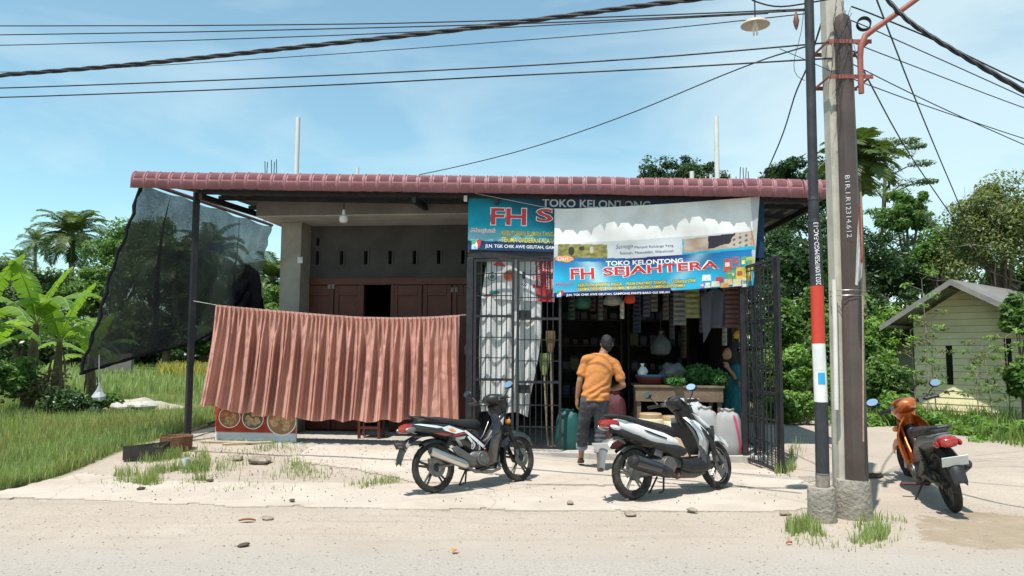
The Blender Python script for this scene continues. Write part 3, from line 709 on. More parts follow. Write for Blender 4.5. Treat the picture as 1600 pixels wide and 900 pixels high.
# ---- big shop sign, mostly behind the newer banner
sB=Banner((732,301),(1194,309),(731,390),(1194,403),0.035,lambda u,v:(0,0.010*math.sin(u*23+v*2)+0.006*math.sin(v*9+u*5)))
def ink_back(x,y):
    u,v=sB.inv(x,y)
    c=lerp((0.0,0.20,0.30),(0.01,0.42,0.58),1.4*(1-v))
    c=lerp(c,(0.012,0.045,0.10),(u*2.6+v*1.1-0.95)*1.6)
    c=lerp(c,(0.45,0.68,0.74),(0.42-v)*3.2*max(0,1-u*3.2))
    c=tuple(q*(0.92+0.16*math.sin(u*40+v*14)*0.3) for q in c)
    if v<0.17: c=lerp((0.012,0.055,0.15),(0.01,0.03,0.08),u*2)
    return c
t=thing('shop_sign','teal printed grocery sign under the eave, half hidden by the white banner','sign',P(960,395,-0.02))
sB.sheet('sign_sheet',ink_back,150,40,t)
sB.letters('TOKO KELONTONG',(847,323),(1016,327),12.5,ink_grey,t,0.02)
for st,a,b in (('FH',(767,351),(822,352)),('SEJAHTERA',(838,352),(1130,359))):
    sB.letters(st,a,b,26,ink_white,t,0.04,0.005,grow=0.045); sB.letters(st,a,b,26,ink_red,t,0.02,0.008)
sB.letters('Menjual:',(735,364),(774,365),7.5,ink_white,t,0.06,0.005,0.25,grow=.1); sB.letters('Menjual:',(735,364),(774,365),7.5,ink_pink,t,0.0,0.008,0.25)
for st,a,b in (('- KEBUTUHAN RUMAH TANGGA',(780,367.5),(874,370)),('- TERIMA ORDERAN ALAT/BUMBU',(779,378),(889,381))):
    sB.letters(st,a,b,7.6,ink_dk,t,0.045,0.005,grow=.04); sB.letters(st,a,b,7.6,ink_yel,t,0.012,0.008)
sB.letters('JLN. TGK CHIK AWE GEUTAH, GAMPONG PANTE BARO GLE SIBLAH',(758,388),(965,393.5),6.6,ink_white,t,0.015)
mappin(sB,737,374.5,15,t,.003)
mb=MB(); mb.box(sB.S(0,.93)+Vector((-.04,-.05,-.04)),(.05,.02,.09)); mb.build('corner_tag',plastic_w,t)
# ---- newer banner slung in front
def wavef(u,v):
    sag=-0.022*math.sin(math.pi*u)*(0.4+0.6*v)
    return sag,0.03*math.sin(u*3.0+v*2.2)+0.016*math.sin(u*17+v*7)+0.012*noise.noise(Vector((u*6,v*4,2)))+0.02*v*math.exp(-((u-.02)*9)**2)
fB=Banner((867,327),(1187,307),(864,463),(1177,446),-0.055,wavef)
Z=lambda x,y:(x/4.444+850,y/4.444+300)
def sl(x): return (x-95)/(1490-95)          # 0..1 along the banner in the close-up's pixels
def ink_front(px_,py_):
    x=(px_-850)*4.444; y=(py_-300)*4.444; s=sl(x)
    top=lerp((358,),(262,),s)[0]; mid=456-60*max(0,s-.35)/.65 if s>.35 else 456
    if x<66+ (740-y)*.02 : return (0.62,0.64,0.66)
    if x>1462+(660-y)*(-.08)+ (0 if y>400 else 20): return (0.55,0.56,0.58)
    if y<top+4: return (0.84,0.84,0.83)
    bot=735-70*s
    if y<mid-2:
        if 96<x<440 and y>360-6*s:
            k=noise.noise(Vector((x*.03,y*.05,0)))
            c=lerp((0.16,0.16,0.05),(0.36,0.33,0.11),0.5+k)
            if ((x-190)/22)**2+((y-408)/30)**2<1 or ((x-262)/20)**2+((y-388)/16)**2<1: c=(0.05,0.045,0.03)
            if ((x-330)/13)**2+((y-398)/24)**2<1: c=(0.55,0.52,0.42)
            return c
        t0=322-58*(x-960)/540; t1=424-48*(x-965)/530
        if x>960 and y>t0:
            if x<970 or y>t1-7: return (0.02,0.45,0.62)
            k=noise.noise(Vector((x*.012,y*.03,4)))
            c=lerp((0.42,0.30,0.23),(0.60,0.49,0.41),0.5+k)
            if 1140<x<1330 and y<t0+95-(x-1140)*.25+k*20: c=(0.04,0.035,0.05)
            d=((x-1380)/80)**2+((y-335)/55)**2
            if d<1: c=(0.55,0.47,0.40)
            if d<1 and abs(math.sin(x*.075)*math.cos(y*.09+x*.03))>.72: c=(0.13,0.12,0.14)
            if x>1440 and y<t1-12: c=lerp((0.7,0.25,0.05),(0.75,0.42,0.2),.5+k)
            return c
        return (0.62,0.65,0.68)
    c=lerp((0.02,0.16,0.46),(0.03,0.44,0.70),(y-mid)/150)
    c=lerp(c,(0.02,0.03,0.16),1.25*math.exp(-((x-760)/260)**2)*max(0,1-(y-mid)/95))
    c=lerp(c,(0.50,0.80,0.88),0.8*math.exp(-((x-330-(y-520)*.5)/70)**2)*(y>mid+25)+0.75*max(0,(y-bot+70)/90)*(x<420)+.5*math.exp(-((x-1000+(y-520)*.9)/50)**2))
    if y>bot-36 and x<885-((y-bot+18)/18)**2*8: c=(0.02,0.035,0.19)
    return c
t=thing('banner','white and blue grocery banner slung in front of the older teal sign','banner',P(1020,460,-0.05))
fB.sheet('banner_sheet',ink_front,330,140,t)
fB.letters('TOKO KELONTONG',Z(430,509),Z(966,487),7.6,ink_white,t,0.03,0.007)
for st,a,b,tp in (('FH',Z(186,606),Z(350,599),0),('SEJAHTERA',Z(413,596),Z(1214,545),0.0)):
    fB.letters(st,a,b,17,ink_white,t,0.06,0.006,grow=0.06,taper=tp); fB.letters(st,a,b,17,ink_red,t,0.022,0.010,taper=tp)
fB.letters('Menjual:',Z(80,655),Z(203,649),5.6,ink_pink,t,0.01,0.007,0.25)
for st,a,b in (('KEBUTUHAN RUMAH TANGGA',(238,656),(540,645)),('- PULSA DAN PAKET TELEPON',(560,644),(850,632)),('- TOKEN LISTRIK',(880,631),(1056,622)),('- TERIMA ORDERAN ALAT BUMBU MASAK DAGING KAMBING DAN LEMBU',(222,686),(978,655))):
    fB.letters(st,Z(*a),Z(*b),5.2,ink_dk,t,0.07,0.006,grow=.1); fB.letters(st,Z(*a),Z(*b),5.0,ink_yel,t,0.02,0.010)
fB.letters('JLN. TGK CHIK AWE GEUTAH, GAMPONG PANTE BARO GLE SIBLAH',Z(155,726),Z(872,702),4.3,ink_white,t,0.025,0.007)
fB.letters('Semoga',Z(500,398),Z(618,388),8.5,ink_navy,t,-0.012,0.007,0.3)
fB.letters('Menjadi Keluarga Yang',Z(630,390),Z(898,376),4.8,ink_navy,t,0.0,0.007); fB.letters('Sakinah, Mawaddah, Warahmah',Z(528,431),Z(900,413),4.8,ink_navy,t,0.0,0.007)
mb=MB(); pts=[Z(78+64+64*math.cos(a)*(1+.06*math.sin(a*7)),463+23*math.sin(a)*(1+.1*math.cos(a*5))) for a in [k*2*math.pi/30 for k in range(30)]]
mb.add([fB.S(*fB.inv(*p),.002) for p in pts],[tuple(range(30))]); mb.build('orange_brush_mark',ink_org,t,smooth=False)
fB.letters('Dari :',Z(98,476),Z(188,472),5.8,ink_white,t,0.01,0.010)
mappin(fB,*Z(90,682),10.5,t,.003)
# pictures of packets, bottles and boxes printed at the right end
rp=random.Random(3)
for k,(x,y,w_,h,c) in enumerate(((1245,458,55,95,(0.6,0.08,0.06)),(1300,446,60,80,(0.62,0.1,0.07)),(1365,446,38,90,(0.18,0.4,0.06)),(1400,448,58,100,(0.45,0.5,0.08)),(1260,540,75,70,(0.12,0.33,0.14)),(1330,520,60,95,(0.72,0.56,0.08)),(1388,520,55,100,(0.68,0.5,0.1)),(1095,570,66,46,(0.6,0.66,0.7)),(1190,585,55,40,(0.45,0.05,0.06)),(1250,600,60,45,(0.66,0.5,0.3)),(1160,615,62,42,(0.62,0.55,0.42)),(1225,625,60,38,(0.6,0.3,0.1)),(1080,628,34,36,(0.2,0.2,0.5)),(1115,625,40,38,(0.65,0.6,0.5)),(1310,600,60,55,(0.7,0.62,0.5)),(1375,595,42,65,(0.66,0.63,0.6)))):
    mb=MB(); q=[Z(x,y+h),Z(x+w_,y+h-4),Z(x+w_-4,y),Z(x+5,y+3)]; mb.add([fB.S(*fB.inv(*p),.002+.0003*k) for p in q],[(0,1,2,3)])
    q=[Z(x+w_*.2,y+h*.62),Z(x+w_*.8,y+h*.6),Z(x+w_*.8,y+h*.28),Z(x+w_*.2,y+h*.3)]; mb.mat(1).add([fB.S(*fB.inv(*p),.0023+.0003*k) for p in q],[(0,1,2,3)])
    mb.build('printed_packet',[mat('packet_ink_%d'%k,c,0.5,0,0.25,30),mat('packet_label_%d'%(k%4),((0.7,0.66,0.55),(0.6,0.1,0.08),(0.75,0.7,0.2),(0.2,0.3,0.15))[k%4],0.5,0,.3,40)],t,smooth=False)
mb=MB(); mb.tube([P(742,302,-.1),fB.S(0,1)],0.003,5); mb.tube([fB.S(1,1),P(1192,301,-.12)],0.003,5)
mb.build('tie_string',plastic_w,t)
# ---- turned election-style banner tied behind the left gate
vB=Banner((763,391),(866,398),(752,466),(866,472),0.13,lambda u,v:(0.0,0.02*math.sin(u*9+v*3)+.012*math.sin(v*8+u*15)))
Y8=lambda x,y:(x/9+740,y/9+380)
def ink_vert(px_,py_):
    x=(px_-740)*9; y=(py_-380)*9
    if x>862+(y-180)*.05 and x<1085+(y-180)*.04: return (0.40,0.045,0.05)
    k=0
    if ((x-290)/70)**2+((y-690)/30)**2<1 and y>640: return (0.05,0.30,0.24)
    if 150<x<275 and abs(y-735+(x-150)*.16)<13: return (0.5,0.06,0.07)
    if ((x-705)/26)**2+((y-450)/55)**2<1: return (0.06,0.07,0.09)
    if ((x-715)/40)**2+((y-575)/45)**2<1 and math.sin(x*.2)*math.sin(y*.16)>-.2: return (0.08,0.1,0.12)
    if ((x-845)/14)**2+((y-490)/26)**2<1 or ((x-850)/22)**2+((y-610)/30)**2<1: return (0.5,0.06,0.07)
    return (0.66,0.67,0.68)
t=thing('turned_banner','white and red printed banner hung sideways inside the left gate','banner',P(808,470,.13))
vB.sheet('banner_sheet',ink_vert,100,70,t)
def vert(st,a,b,h,m,bold=0.0,shear=0,off=.006): vB.letters(st,Y8(*a),Y8(*b),h/9,m,t,bold,off,shear,up=(1,0) if False else None)
vert('Ma',(445,330),(425,100),160,ink_pink,0.02,0.2)
vert('PE',(540,205),(536,112),52,ink_dk,0.01)
vert('C',(640,170),(630,112),60,ink_pink)
vert('PEMILIHAN PARA',(945,590),(915,190),34,ink_white,0.005); vert('DIMULAI',(992,385),(985,190),34,ink_white,0.005); vert('BERTEMPAT DI HAL',(1066,645),(1045,182),36,ink_white,0.005)
def disc_(cx,cy,r0,r1,m,off=.005):
    mb=MB(); n=28; a=[vB.S(*vB.inv(*Y8(cx+r1*math.cos(q),cy+r1*math.sin(q))),off) for q in [2*math.pi*k/n for k in range(n)]]
    if r0: b=[vB.S(*vB.inv(*Y8(cx+r0*math.cos(q),cy+r0*math.sin(q))),off) for q in [2*math.pi*k/n for k in range(n)]]; mb.loft([a,b],False)
    else: mb.add(a,[tuple(range(n))])
    mb.build('round_emblem',m,t,smooth=False)
disc_(262,468,52,62,ink_dk); disc_(262,468,0,34,mat('slate_ink',(0.10,0.16,0.17),0.5)); disc_(495,458,0,77,ink_org); disc_(495,458,0,70,mat('brick_ink',(0.5,0.11,0.06),0.5),.0056)
for a,b in (((470,520),(455,400)),((515,515),(505,395))): vert('HALS'[:3],a,b,34,ink_white,0.0,0,.0068) if False else None
# ---- white cloth hanging below it behind the bars
t_w=MB()
def wc(a,b):
    xl=752+4*b-6*math.sin(b*2.5); xr=846-14*b*b+4*math.sin(b*5)-(10*b if b<.35 else 3.5)
    x=xl+(xr-xl)*a; y=463+ (648-463)*b + (6*a*math.sin(a*7) if b>.93 else 0)
    q=P(x,y,0.16+0.035*math.sin(a*26+2*noise.noise(Vector((a*3,b*2,0))))*(0.5+.5*b)+0.012*noise.noise(Vector((a*5,b*3,5)))); return q
t_w.grid(wc,90,60); o=t_w.build('white_cloth',cloth('white_sheet',(0.70,0.70,0.69),0.2),None,ang=80)
tag(o,'long white cloth hanging behind the bars of the closed gate','cloth')
# ---- brown curtain on the clothes line
def lin(pts,x):
    for (x0,y0),(x1,y1) in zip(pts,pts[1:]):
        if x<=x1: return y0+(y1-y0)*(x-x0)/(x1-x0)
    return pts[-1][1]
topl=[(337,477),(400,483),(480,490),(560,496),(620,497),(670,496),(718,493)]
botl=[(311,632),(330,636),(352,640),(420,651),(470,655),(540,658),(620,658),(680,655),(718,657)]
def cur(a,b):
    xt=337+(718-337)*a; xb=311+(718-311)*a
    yt=lin(topl,xt); yb=lin(botl,xb)+2.2*math.sin(a*60+noise.noise(Vector((a*9,0,0)))*3)
    bb=b; s=b
    x=xt+(xb-xt)*(b**1.2); y=yt+(yb-yt)*b
    ph=a*2*math.pi*22+6.5*noise.noise(Vector((a*5.5,b*0.40,1.0))); ph2=a*2*math.pi*54+3.0*noise.noise(Vector((a*14,b*1.1,5)))
    f1=math.sin(ph-.62*math.sin(ph))+0.22*math.sin(2*ph+1.1); f2=math.sin(ph2)
    k=sm(0.0,0.45,b)
    d=0.034*f2*(1-0.8*k)+0.105*f1*(.15+.85*k)*(0.62+1.1*abs(noise.noise(Vector((a*27,b*.7,9))))+.5*noise.noise(Vector((a*6,b*1.5,2))))+.030*k*math.sin(a*2*math.pi*39+5*noise.noise(Vector((a*9,b*.6,7))))
    mid=math.exp(-((b-.48)/.22)**2)
    d+=0.016*mid*noise.noise(Vector((a*75,b*9,3)))+0.010*mid*noise.noise(Vector((a*34,b*24,8)))+0.006*noise.noise(Vector((a*20,b*14,6)))
    d+=-0.05*b*b*math.sin(a*5)
    lx=1.9*math.cos(ph)*k
    return P(x+lx,y,-0.06-d)
mb=MB(); mb.grid(cur,620,64)
cm=cloth('terracotta_curtain',(0.57,0.30,0.24),0.10,0.07,4,0.10,60)
t=thing('curtain','long terracotta pleated curtain hung on a line across the porch','curtain',P(515,660,-.06))
mb.build('curtain_cloth',cm,t,ang=85)
mb=MB(); mb.grid(lambda a,b:P(337+381*a,lin(topl,337+381*a)-1+3.0*b,-0.085-0.012*math.sin(a*2*math.pi*54)),420,3); mb.build('top_hem',cm,t,ang=80)
mb=MB(); mb.tube([P(301,470,.1)]+[P(x,lin(topl,x)-0.6,-.075) for x in range(337,719,12)]+[P(728,492,-.01)],0.004,5)
o=mb.build('clothes_line',mat('pale_rope',(0.5,0.48,0.42)),None); tag(o,'thin pale clothes line from the roof post to the gate post','clothes line')
# ---- printed food board standing below the curtain
fb=Banner((335,600),(463,600),(337,682),(462,685),0.16,lambda u,v:(0,0))
def ink_food(x,y):
    k=noise.noise(Vector((x*.08,y*.08,0)))
    v=fb.inv(x,y)[1]
    if v<0.083: return (0.62,0.62,0.62)
    return lerp((0.36,0.035,0.02),(0.50,0.07,0.03),.5+k)
t=thing('food_board','red food board with pictured plates standing under the curtain','sign board',P(400,684,.16))
fb.sheet('board_face',ink_food,60,40,t)
mb=MB(); a,b=UZ(336,684,.18),UZ(463,686,.18); mb.lbox(a[0],b[0],.175,.20,SL-.01,.98); mb.build('board_back',plastic_w,t)
def fdisc(cx,cy,rx,ry,m,off,nm):
    mb=MB(); n=30; mb.add([fb.S(*fb.inv(cx+rx*math.cos(q),cy+ry*math.sin(q)),off) for q in [2*math.pi*k/n for k in range(n)]],[tuple(range(n))]); return mb.build(nm,m,t,smooth=False)
food=[mat('fried_food',(0.42,0.16,0.05),0.6,0,0.5,30),mat('noodle_food',(0.36,0.25,0.12),0.6,0,0.6,28),mat('bun_food',(0.50,0.30,0.16),0.6,0,0.4,22)]
rf=random.Random(8)
for k,(cx,cy,r) in enumerate(((358.5,652,17),(395,654,17),(440,658,23))):
    fdisc(cx,cy,r,r*.98,ink_white,.004,'pictured_plate'); fdisc(cx,cy,r*.93,r*.92,mat('plate_brown_%d'%k,((0.34,0.10,0.04),(0.12,0.09,0.05),(0.30,0.15,0.07))[k],.6,0,.3,30),.005,'pictured_plate')
    for j in range(11):
        an=rf.random()*6.28; rr=r*.62*math.sqrt(rf.random()); fdisc(cx+rr*math.cos(an),cy+rr*math.sin(an),r*(.2+.12*rf.random()),r*(.14+.1*rf.random()),food[(k+(j%2))%3 if k!=2 else 2],.0056+.0003*j,'pictured_food')
# ---- black shade net on the left, hung from the roof rod
net_m=bpy.data.materials.new('shade_net'); net_m.use_nodes=True
n=net_m.node_tree.nodes; l=net_m.node_tree.links; b=n['Principled BSDF']; b.inputs['Base Color'].default_value=(0.022,0.025,0.032,1); b.inputs['Roughness'].default_value=0.6
tc_=n.new('ShaderNodeTexCoord'); n1=n.new('ShaderNodeTexNoise'); n1.inputs['Scale'].default_value=1.6; n1.inputs['Detail'].default_value=8
mp_=n.new('ShaderNodeMapping'); mp_.inputs['Scale'].default_value=(9,9,130); n2=n.new('ShaderNodeTexNoise'); n2.inputs['Scale'].default_value=1.0; n2.inputs['Detail'].default_value=3
mp3=n.new('ShaderNodeMapping'); mp3.inputs['Scale'].default_value=(90,90,6); n3=n.new('ShaderNodeTexNoise'); n3.inputs['Scale'].default_value=1.0
l.new(tc_.outputs['Object'],n1.inputs['Vector']); l.new(tc_.outputs['Object'],mp_.inputs['Vector']); l.new(mp_.outputs[0],n2.inputs['Vector']); l.new(tc_.outputs['Object'],mp3.inputs['Vector']); l.new(mp3.outputs[0],n3.inputs['Vector'])
ad=n.new('ShaderNodeMath'); ad.operation='ADD'; l.new(n2.outputs['Fac'],ad.inputs[0]); l.new(n1.outputs['Fac'],ad.inputs[1])
ad2=n.new('ShaderNodeMath'); ad2.operation='ADD'; l.new(ad.outputs[0],ad2.inputs[0]); l.new(n3.outputs['Fac'],ad2.inputs[1])
rm=n.new('ShaderNodeMapRange'); rm.inputs['From Min'].default_value=1.15; rm.inputs['From Max'].default_value=1.85; rm.inputs['To Min'].default_value=0.74; rm.inputs['To Max'].default_value=0.96
l.new(ad2.outputs[0],rm.inputs['Value']); tr_=n.new('ShaderNodeBsdfTransparent'); mx_=n.new('ShaderNodeMixShader'); l.new(rm.outputs[0],mx_.inputs['Fac']); l.new(tr_.outputs[0],mx_.inputs[1]); l.new(b.outputs[0],mx_.inputs[2]); l.new(mx_.outputs[0],n['Material Output'].inputs['Surface'])
black_cloth=mat('black_net_cloth',(0.012,0.012,0.015),0.85,0,0.3,10,0.3,40,0.1)
D1=P(126,584,-0.35); D2=P(400,476,5.6)
botn=[(126,584,-0.35),(160,573,.3),(200,562,1.0),(250,548,1.8),(300,537,2.6),(340,515,3.6),(370,495,4.6),(400,476,5.6)]
def bot(a):
    k=a*(len(botn)-1); i=min(int(k),len(botn)-2); f=k-i; p=[q0+(q1-q0)*f for q0,q1 in zip(botn[i],botn[i+1])]; return P(*p)
def net(a,b,o=0.0):
    tp=E1.lerp(E2,a)+Vector((0,0,-.03)); q=tp.lerp(bot(a),b)
    q+=Vector((-1,-.2,0))*(0.10*math.sin(math.pi*b)*math.sin(a*9)+0.05*noise.noise(Vector((a*12,b*3,0)))+.03*noise.noise(Vector((a*6,b*10,4)))+o)
    q+=Vector((0,0,-0.05*math.sin(a*math.pi*4)**2*(1-b)))
    return q
t=thing('shade_net','black see-through shade net hung from the left roof rod','net',(D1.x,D1.y,D1.z))
mb=MB(); mb.grid(net,60,40); mb.build('net_cloth',net_m,t,ang=85)
mb=MB()
for a0,wd in ((0.17,0.02),(0.68,0.022)):
    mb.grid(lambda a,b:net(a0+.21*b*(.8 if a0>.5 else 1)+(a-.5)*wd*(0.15+1.4*b),b*.85,0.03),3,26)
mb.build('net_fold',black_cloth,t,ang=85)
mb=MB(); mb.tube([net(0.0,k/24)+Vector((.02*math.sin(k*1.9),0,0)) for k in range(25)],[.026+.008*math.sin(k*2.3) for k in range(25)],7)
mb.tube([net(k/30,1.0) for k in range(31)],[.024+.008*math.sin(k*1.7) for k in range(31)],7); mb.build('net_hem',black_cloth,t,ang=80)
gp=[(P(388,413,5.0),.03),(P(392,425,5.0),.14),(P(389,445,5),.22),(P(386,465,5),.30),(P(392,484,5),.27),(P(385,500,5),.2)]
mb=MB(); rings=[]
for k,(c,r) in enumerate(gp):
    rings.append([c+FT*(r*1.15*math.cos(q)*(1+.25*math.sin(q*5+k)))+FN*(r*.5*math.sin(q)*(1+.25*math.sin(q*5+k))) for q in [2*math.pi*j/20 for j in range(20)]])
mb.loft(rings); 
for (x,y,x2,y2) in ((385,440,330,520),(380,455,322,505),(388,460,345,530),(376,470,318,535)):
    mb.tube([P(x,y,4.9),P((x+x2)/2,(y+y2)/2+4,4.4),P(x2,y2,3.6)],[.10,.07,.05],14)
mb.v=[tuple(Vector(q)+Vector((.05*noise.noise(Vector(q)*3),.05*noise.noise(Vector(q)*3+Vector((9,0,0))),.02*noise.noise(Vector(q)*5)))) for q in mb.v]; mb.build('gathered_net',black_cloth,t,ang=85)
# ================================================================ MOTORBIKES  (x forward, y left, z up)
rubber=mat('tyre_rubber',(0.028,0.027,0.026),0.85,0,0.25,18,0.25,60,0.2,dirt=(0.17,0.145,0.11),dfac=0.5,ds=5)
blackpl=mat('black_plastic',(0.016,0.016,0.018),0.45,0,0.25,12,0.04,90,0.4,dirt=(0.09,0.08,0.065),dfac=0.30,ds=4)
glossblk=mat('gloss_black_paint',(0.014,0.014,0.017),0.22,0,0.2,6,0,60,0.5,dirt=(0.08,0.07,0.055),dfac=0.2,ds=4,coat=0.6)
seatm=mat('seat_vinyl',(0.018,0.018,0.021),0.5,0,0.2,9,0.1,160,0.35,dirt=(0.07,0.065,0.055),dfac=0.25,ds=3)
whitep=mat('white_paint',(0.70,0.70,0.70),0.28,0,0.04,4,0,60,0.5,dirt=(0.42,0.37,0.30),dfac=0.35,ds=6,coat=0.6)
redp=mat('red_paint',(0.42,0.025,0.02),0.28,0,0.1,6,0,60,0.5,coat=0.6,dirt=(0.2,0.12,0.08),dfac=.3,ds=6)
orangep=mat('orange_metallic_paint',(0.50,0.105,0.012),0.3,0.35,0.08,5,0,60,0.5,dirt=(0.36,0.20,0.09),dfac=0.35,ds=5,coat=0.7)
greyp=mat('grey_silver_paint',(0.22,0.22,0.215),0.38,0.5,0.12,7,dirt=(0.2,0.17,0.13),dfac=.4,ds=6)
alu=mat('engine_metal',(0.20,0.195,0.185),0.45,0.75,0.3,16,0.15,70,dirt=(0.10,0.08,0.06),dfac=.6,ds=8)
chrome=mat('brushed_chrome',(0.62,0.61,0.58),0.28,0.95,0.08,10,dirt=(0.3,0.24,0.17),dfac=.4,ds=5)
rimm=mat('dark_alloy',(0.045,0.042,0.040),0.45,0.5,0.3,12,dirt=(0.22,0.18,0.13),dfac=.5,ds=7)
glass_m=mat('mirror_glass',(0.85,0.88,0.9),0.03,1.0,0.0,4)
redlens=mat('red_lens',(0.30,0.012,0.010),0.15,0,0.1,12,0,60,0.5,coat=0.8)
amber=mat('amber_lens',(0.75,0.27,0.03),0.15,0,0.1,12,coat=.8)
clearl=mat('clear_lens',(0.62,0.64,0.66),0.12,0.1,0.05,12,coat=.8)
platew=mat('number_plate_white',(0.68,0.68,0.66),0.5,0,0.06,12); plateb=mat('number_plate_black',(0.02,0.02,0.022),0.5)
tan=mat('tan_floor_mat',(0.42,0.29,0.18),0.8)
def rot_about(p,axis,ang): return Matrix.Translation(p)@Matrix.Rotation(ang,4,axis)@Matrix.Translation(-Vector(p))
def bld(mb,name,m,par,xf=None,bevel=0,ang=38):
    if xf is not None: mb.v=[tuple(xf@Vector(q)) for q in mb.v]
    return mb.build(name,m,par,local=True,bevel=bevel,ang=ang)
def wheel(root,cx,Rr,tw,ns,rim,xf=None,disc=True):
    c=(cx,0,Rr); mb=MB(); ri=Rr-tw*0.75
    mb.torus(c,(0,1,0),ri,0.016,40,8); mb.torus(c,(0,1,0),ri-.01,0.026,40,6,0.35)
    mb.disc(c,(0,1,0),0.05,0.05,0.13,20)
    for k in range(ns):
        a=2*math.pi*k/ns+0.35
        for da in (-.10,.10):
            p0=Vector((cx+0.04*math.cos(a+da*2),0,Rr+0.04*math.sin(a+da*2))); p1=Vector((cx+ri*math.cos(a+da*1.1),0,Rr+ri*math.sin(a+da*1.1))); mb.tube([p0+Vector((0,.0,0)),p1],[0.017,0.012],6)
    w_=bld(mb,'wheel',rim,root,xf)
    mb=MB(); prof=[]
    n=44; rings=[]
    for i in range(n+1):
        q=2*math.pi*i/n; d=Vector((math.cos(q),0,math.sin(q))); rg=[]
        for j in range(12):
            t=2*math.pi*j/12; rr=Rr-tw*.5+tw*.5*math.cos(t); yy=tw*.5*math.sin(t)*(1.0 if math.cos(t)>0 else .8)
            if abs(math.cos(t))>.8 and math.cos(t)>0: rr-=0.004*(i%2)
            rg.append(Vector(c)+d*rr+Vector((0,yy,0)))
        rings.append(rg)
    mb.loft(rings,False); bld(mb,'tyre',rubber,w_,xf)
    if disc:
        mb=MB(); cc=Vector((cx,-0.075,Rr)); 
        n=24; mb.loft([[cc+Vector((r*math.cos(q),y,r*math.sin(q))) for q in [2*math.pi*k/n for k in range(n)]] for r,y in ((.05,-.003),(.11,-.003),(.11,.003),(.05,.003))],False)
        mb.box(cc+Vector((-.085,-.005,.07)),(.05,.04,.07)); bld(mb,'brake_disc',alu,w_,xf)
    else:
        mb=MB(); mb.disc((cx,-.05,Rr),(0,1,0),.07,.075,.05,24); bld(mb,'hub_drum',alu,w_,xf)
    return w_
def fender(cx,cz,r,a0,a1,hw,th=0.004,crown=0.025,skirt=0.04,n=18,taper=0.0):
    mb=MB(); rings=[]
    for i in range(n+1):
        a=R(a0+(a1-a0)*i/n); d=Vector((math.cos(a),0,math.sin(a))); rg=[]
        h=hw*(1-taper*abs(2*i/n-1)**3)
        prof=[(-1,-skirt),(-.97,-.01),(-.6,crown*.7),(0,crown),(.6,crown*.7),(.97,-.01),(1,-skirt)]
        for y,q in prof: rg.append(Vector((cx,0,cz))+d*(r+q)+Vector((0,h*y,0)))
        for y,q in reversed(prof): rg.append(Vector((cx,0,cz))+d*(r+q-th)+Vector((0,(h-th)*y,0)))
        rings.append(rg)
    mb.loft(rings); return mb
def secs(mb,S,e=2.6,n=22):
    return mb.loft([srx(s[0],s[1],s[2],s[3],e,n,0,s[4] if len(s)>4 else 0) for s in S])
def body_y(S,x,z,e=2.6):
    for a,b in zip(S,S[1:]):
        if a[0]<=x<=b[0]:
            t=(x-a[0])/(b[0]-a[0]); zc=a[1]+(b[1]-a[1])*t; hw=a[2]+(b[2]-a[2])*t; hh=a[3]+(b[3]-a[3])*t
            k=min(.995,abs((z-zc)/hh)); return hw*(1-k**e)**(1/e)
    return S[0][2] if x<S[0][0] else S[-1][2]
def decal(S,poly,m,root,off=0.005,name='stripe',e=2.6,both=True):
    """painted stripe lying on the side of a lofted body panel"""
    for sd in ((-1,1) if both else (-1,)):
        mb=MB(); d=[]
        for (x0,z0),(x1,z1) in zip(poly,poly[1:]+poly[:1]):
            for k in range(4): x=x0+(x1-x0)*k/4; z=z0+(z1-z0)*k/4; d.append((x,sd*(body_y(S,x,z,e)+off),z))
        bm=bmesh.new(); f=bm.faces.new([bm.verts.new(p) for p in d]); bmesh.ops.triangulate(bm,faces=[f]); bm.verts.index_update()
        mb.add([v.co[:] for v in bm.verts],[tuple(v.index for v in q.verts) for q in bm.faces]); bm.free(); bld(mb,name,m,root)
def shield(mb,S,th=0.028,sweep=0.13,n=9):
    """legshield: S = (z, x, half width, forward bulge)"""
    rings=[]
    for z,x,hw,bg in S:
        f=[];b=[]
        for i in range(n):
            t=-1+2*i/(n-1); q=x+bg*(1-t*t)-sweep*abs(t)**2.2
            f.append(Vector((q,hw*t,z))); b.append(Vector((q-th,hw*t*.93,z)))
        rings.append(f+b[::-1])
    return mb.loft(rings)
def mirror(root,base,head,r,xf,sd,m=blackpl,tilt=0.0):
    mb=MB(); base=Vector(base);head=Vector(head); mb.tube([base,base.lerp(head,.55)+Vector((.02,sd*.015,0)),head+Vector((0,0,-r*.5))],0.006,6)
    rx=Matrix.Rotation(sd*-0.12,3,'Z')@Matrix.Rotation(R(24),3,'Y'); 
    mb.ell(head+rx@Vector((.014,0,0)),(0.022,r*1.45,r*.95),16,8,rx)
    o=bld(mb,'mirror',m,root,xf)
    mb=MB(); n=20; mb.add([head+rx@Vector((-.0085,r*1.28*math.cos(q),r*.82*math.sin(q))) for q in [2*math.pi*k/n for k in range(n)]],[tuple(range(n))]); mb.add([head+rx@Vector((-.007,r*1.28*math.cos(q),r*.82*math.sin(q))) for q in [2*math.pi*k/n for k in range(n)]],[tuple(range(n))])
    bld(mb,'mirror_glass',glass_m,o,xf)
def plate(root,c,w_,h,rot,m,marks=None,name='number_plate'):
    mb=MB(); rm_=Matrix.Rotation(rot,3,'Y'); mb.box(c,(0.006,w_,h),rm_); o=bld(mb,name,m,root,bevel=.002)
    return o
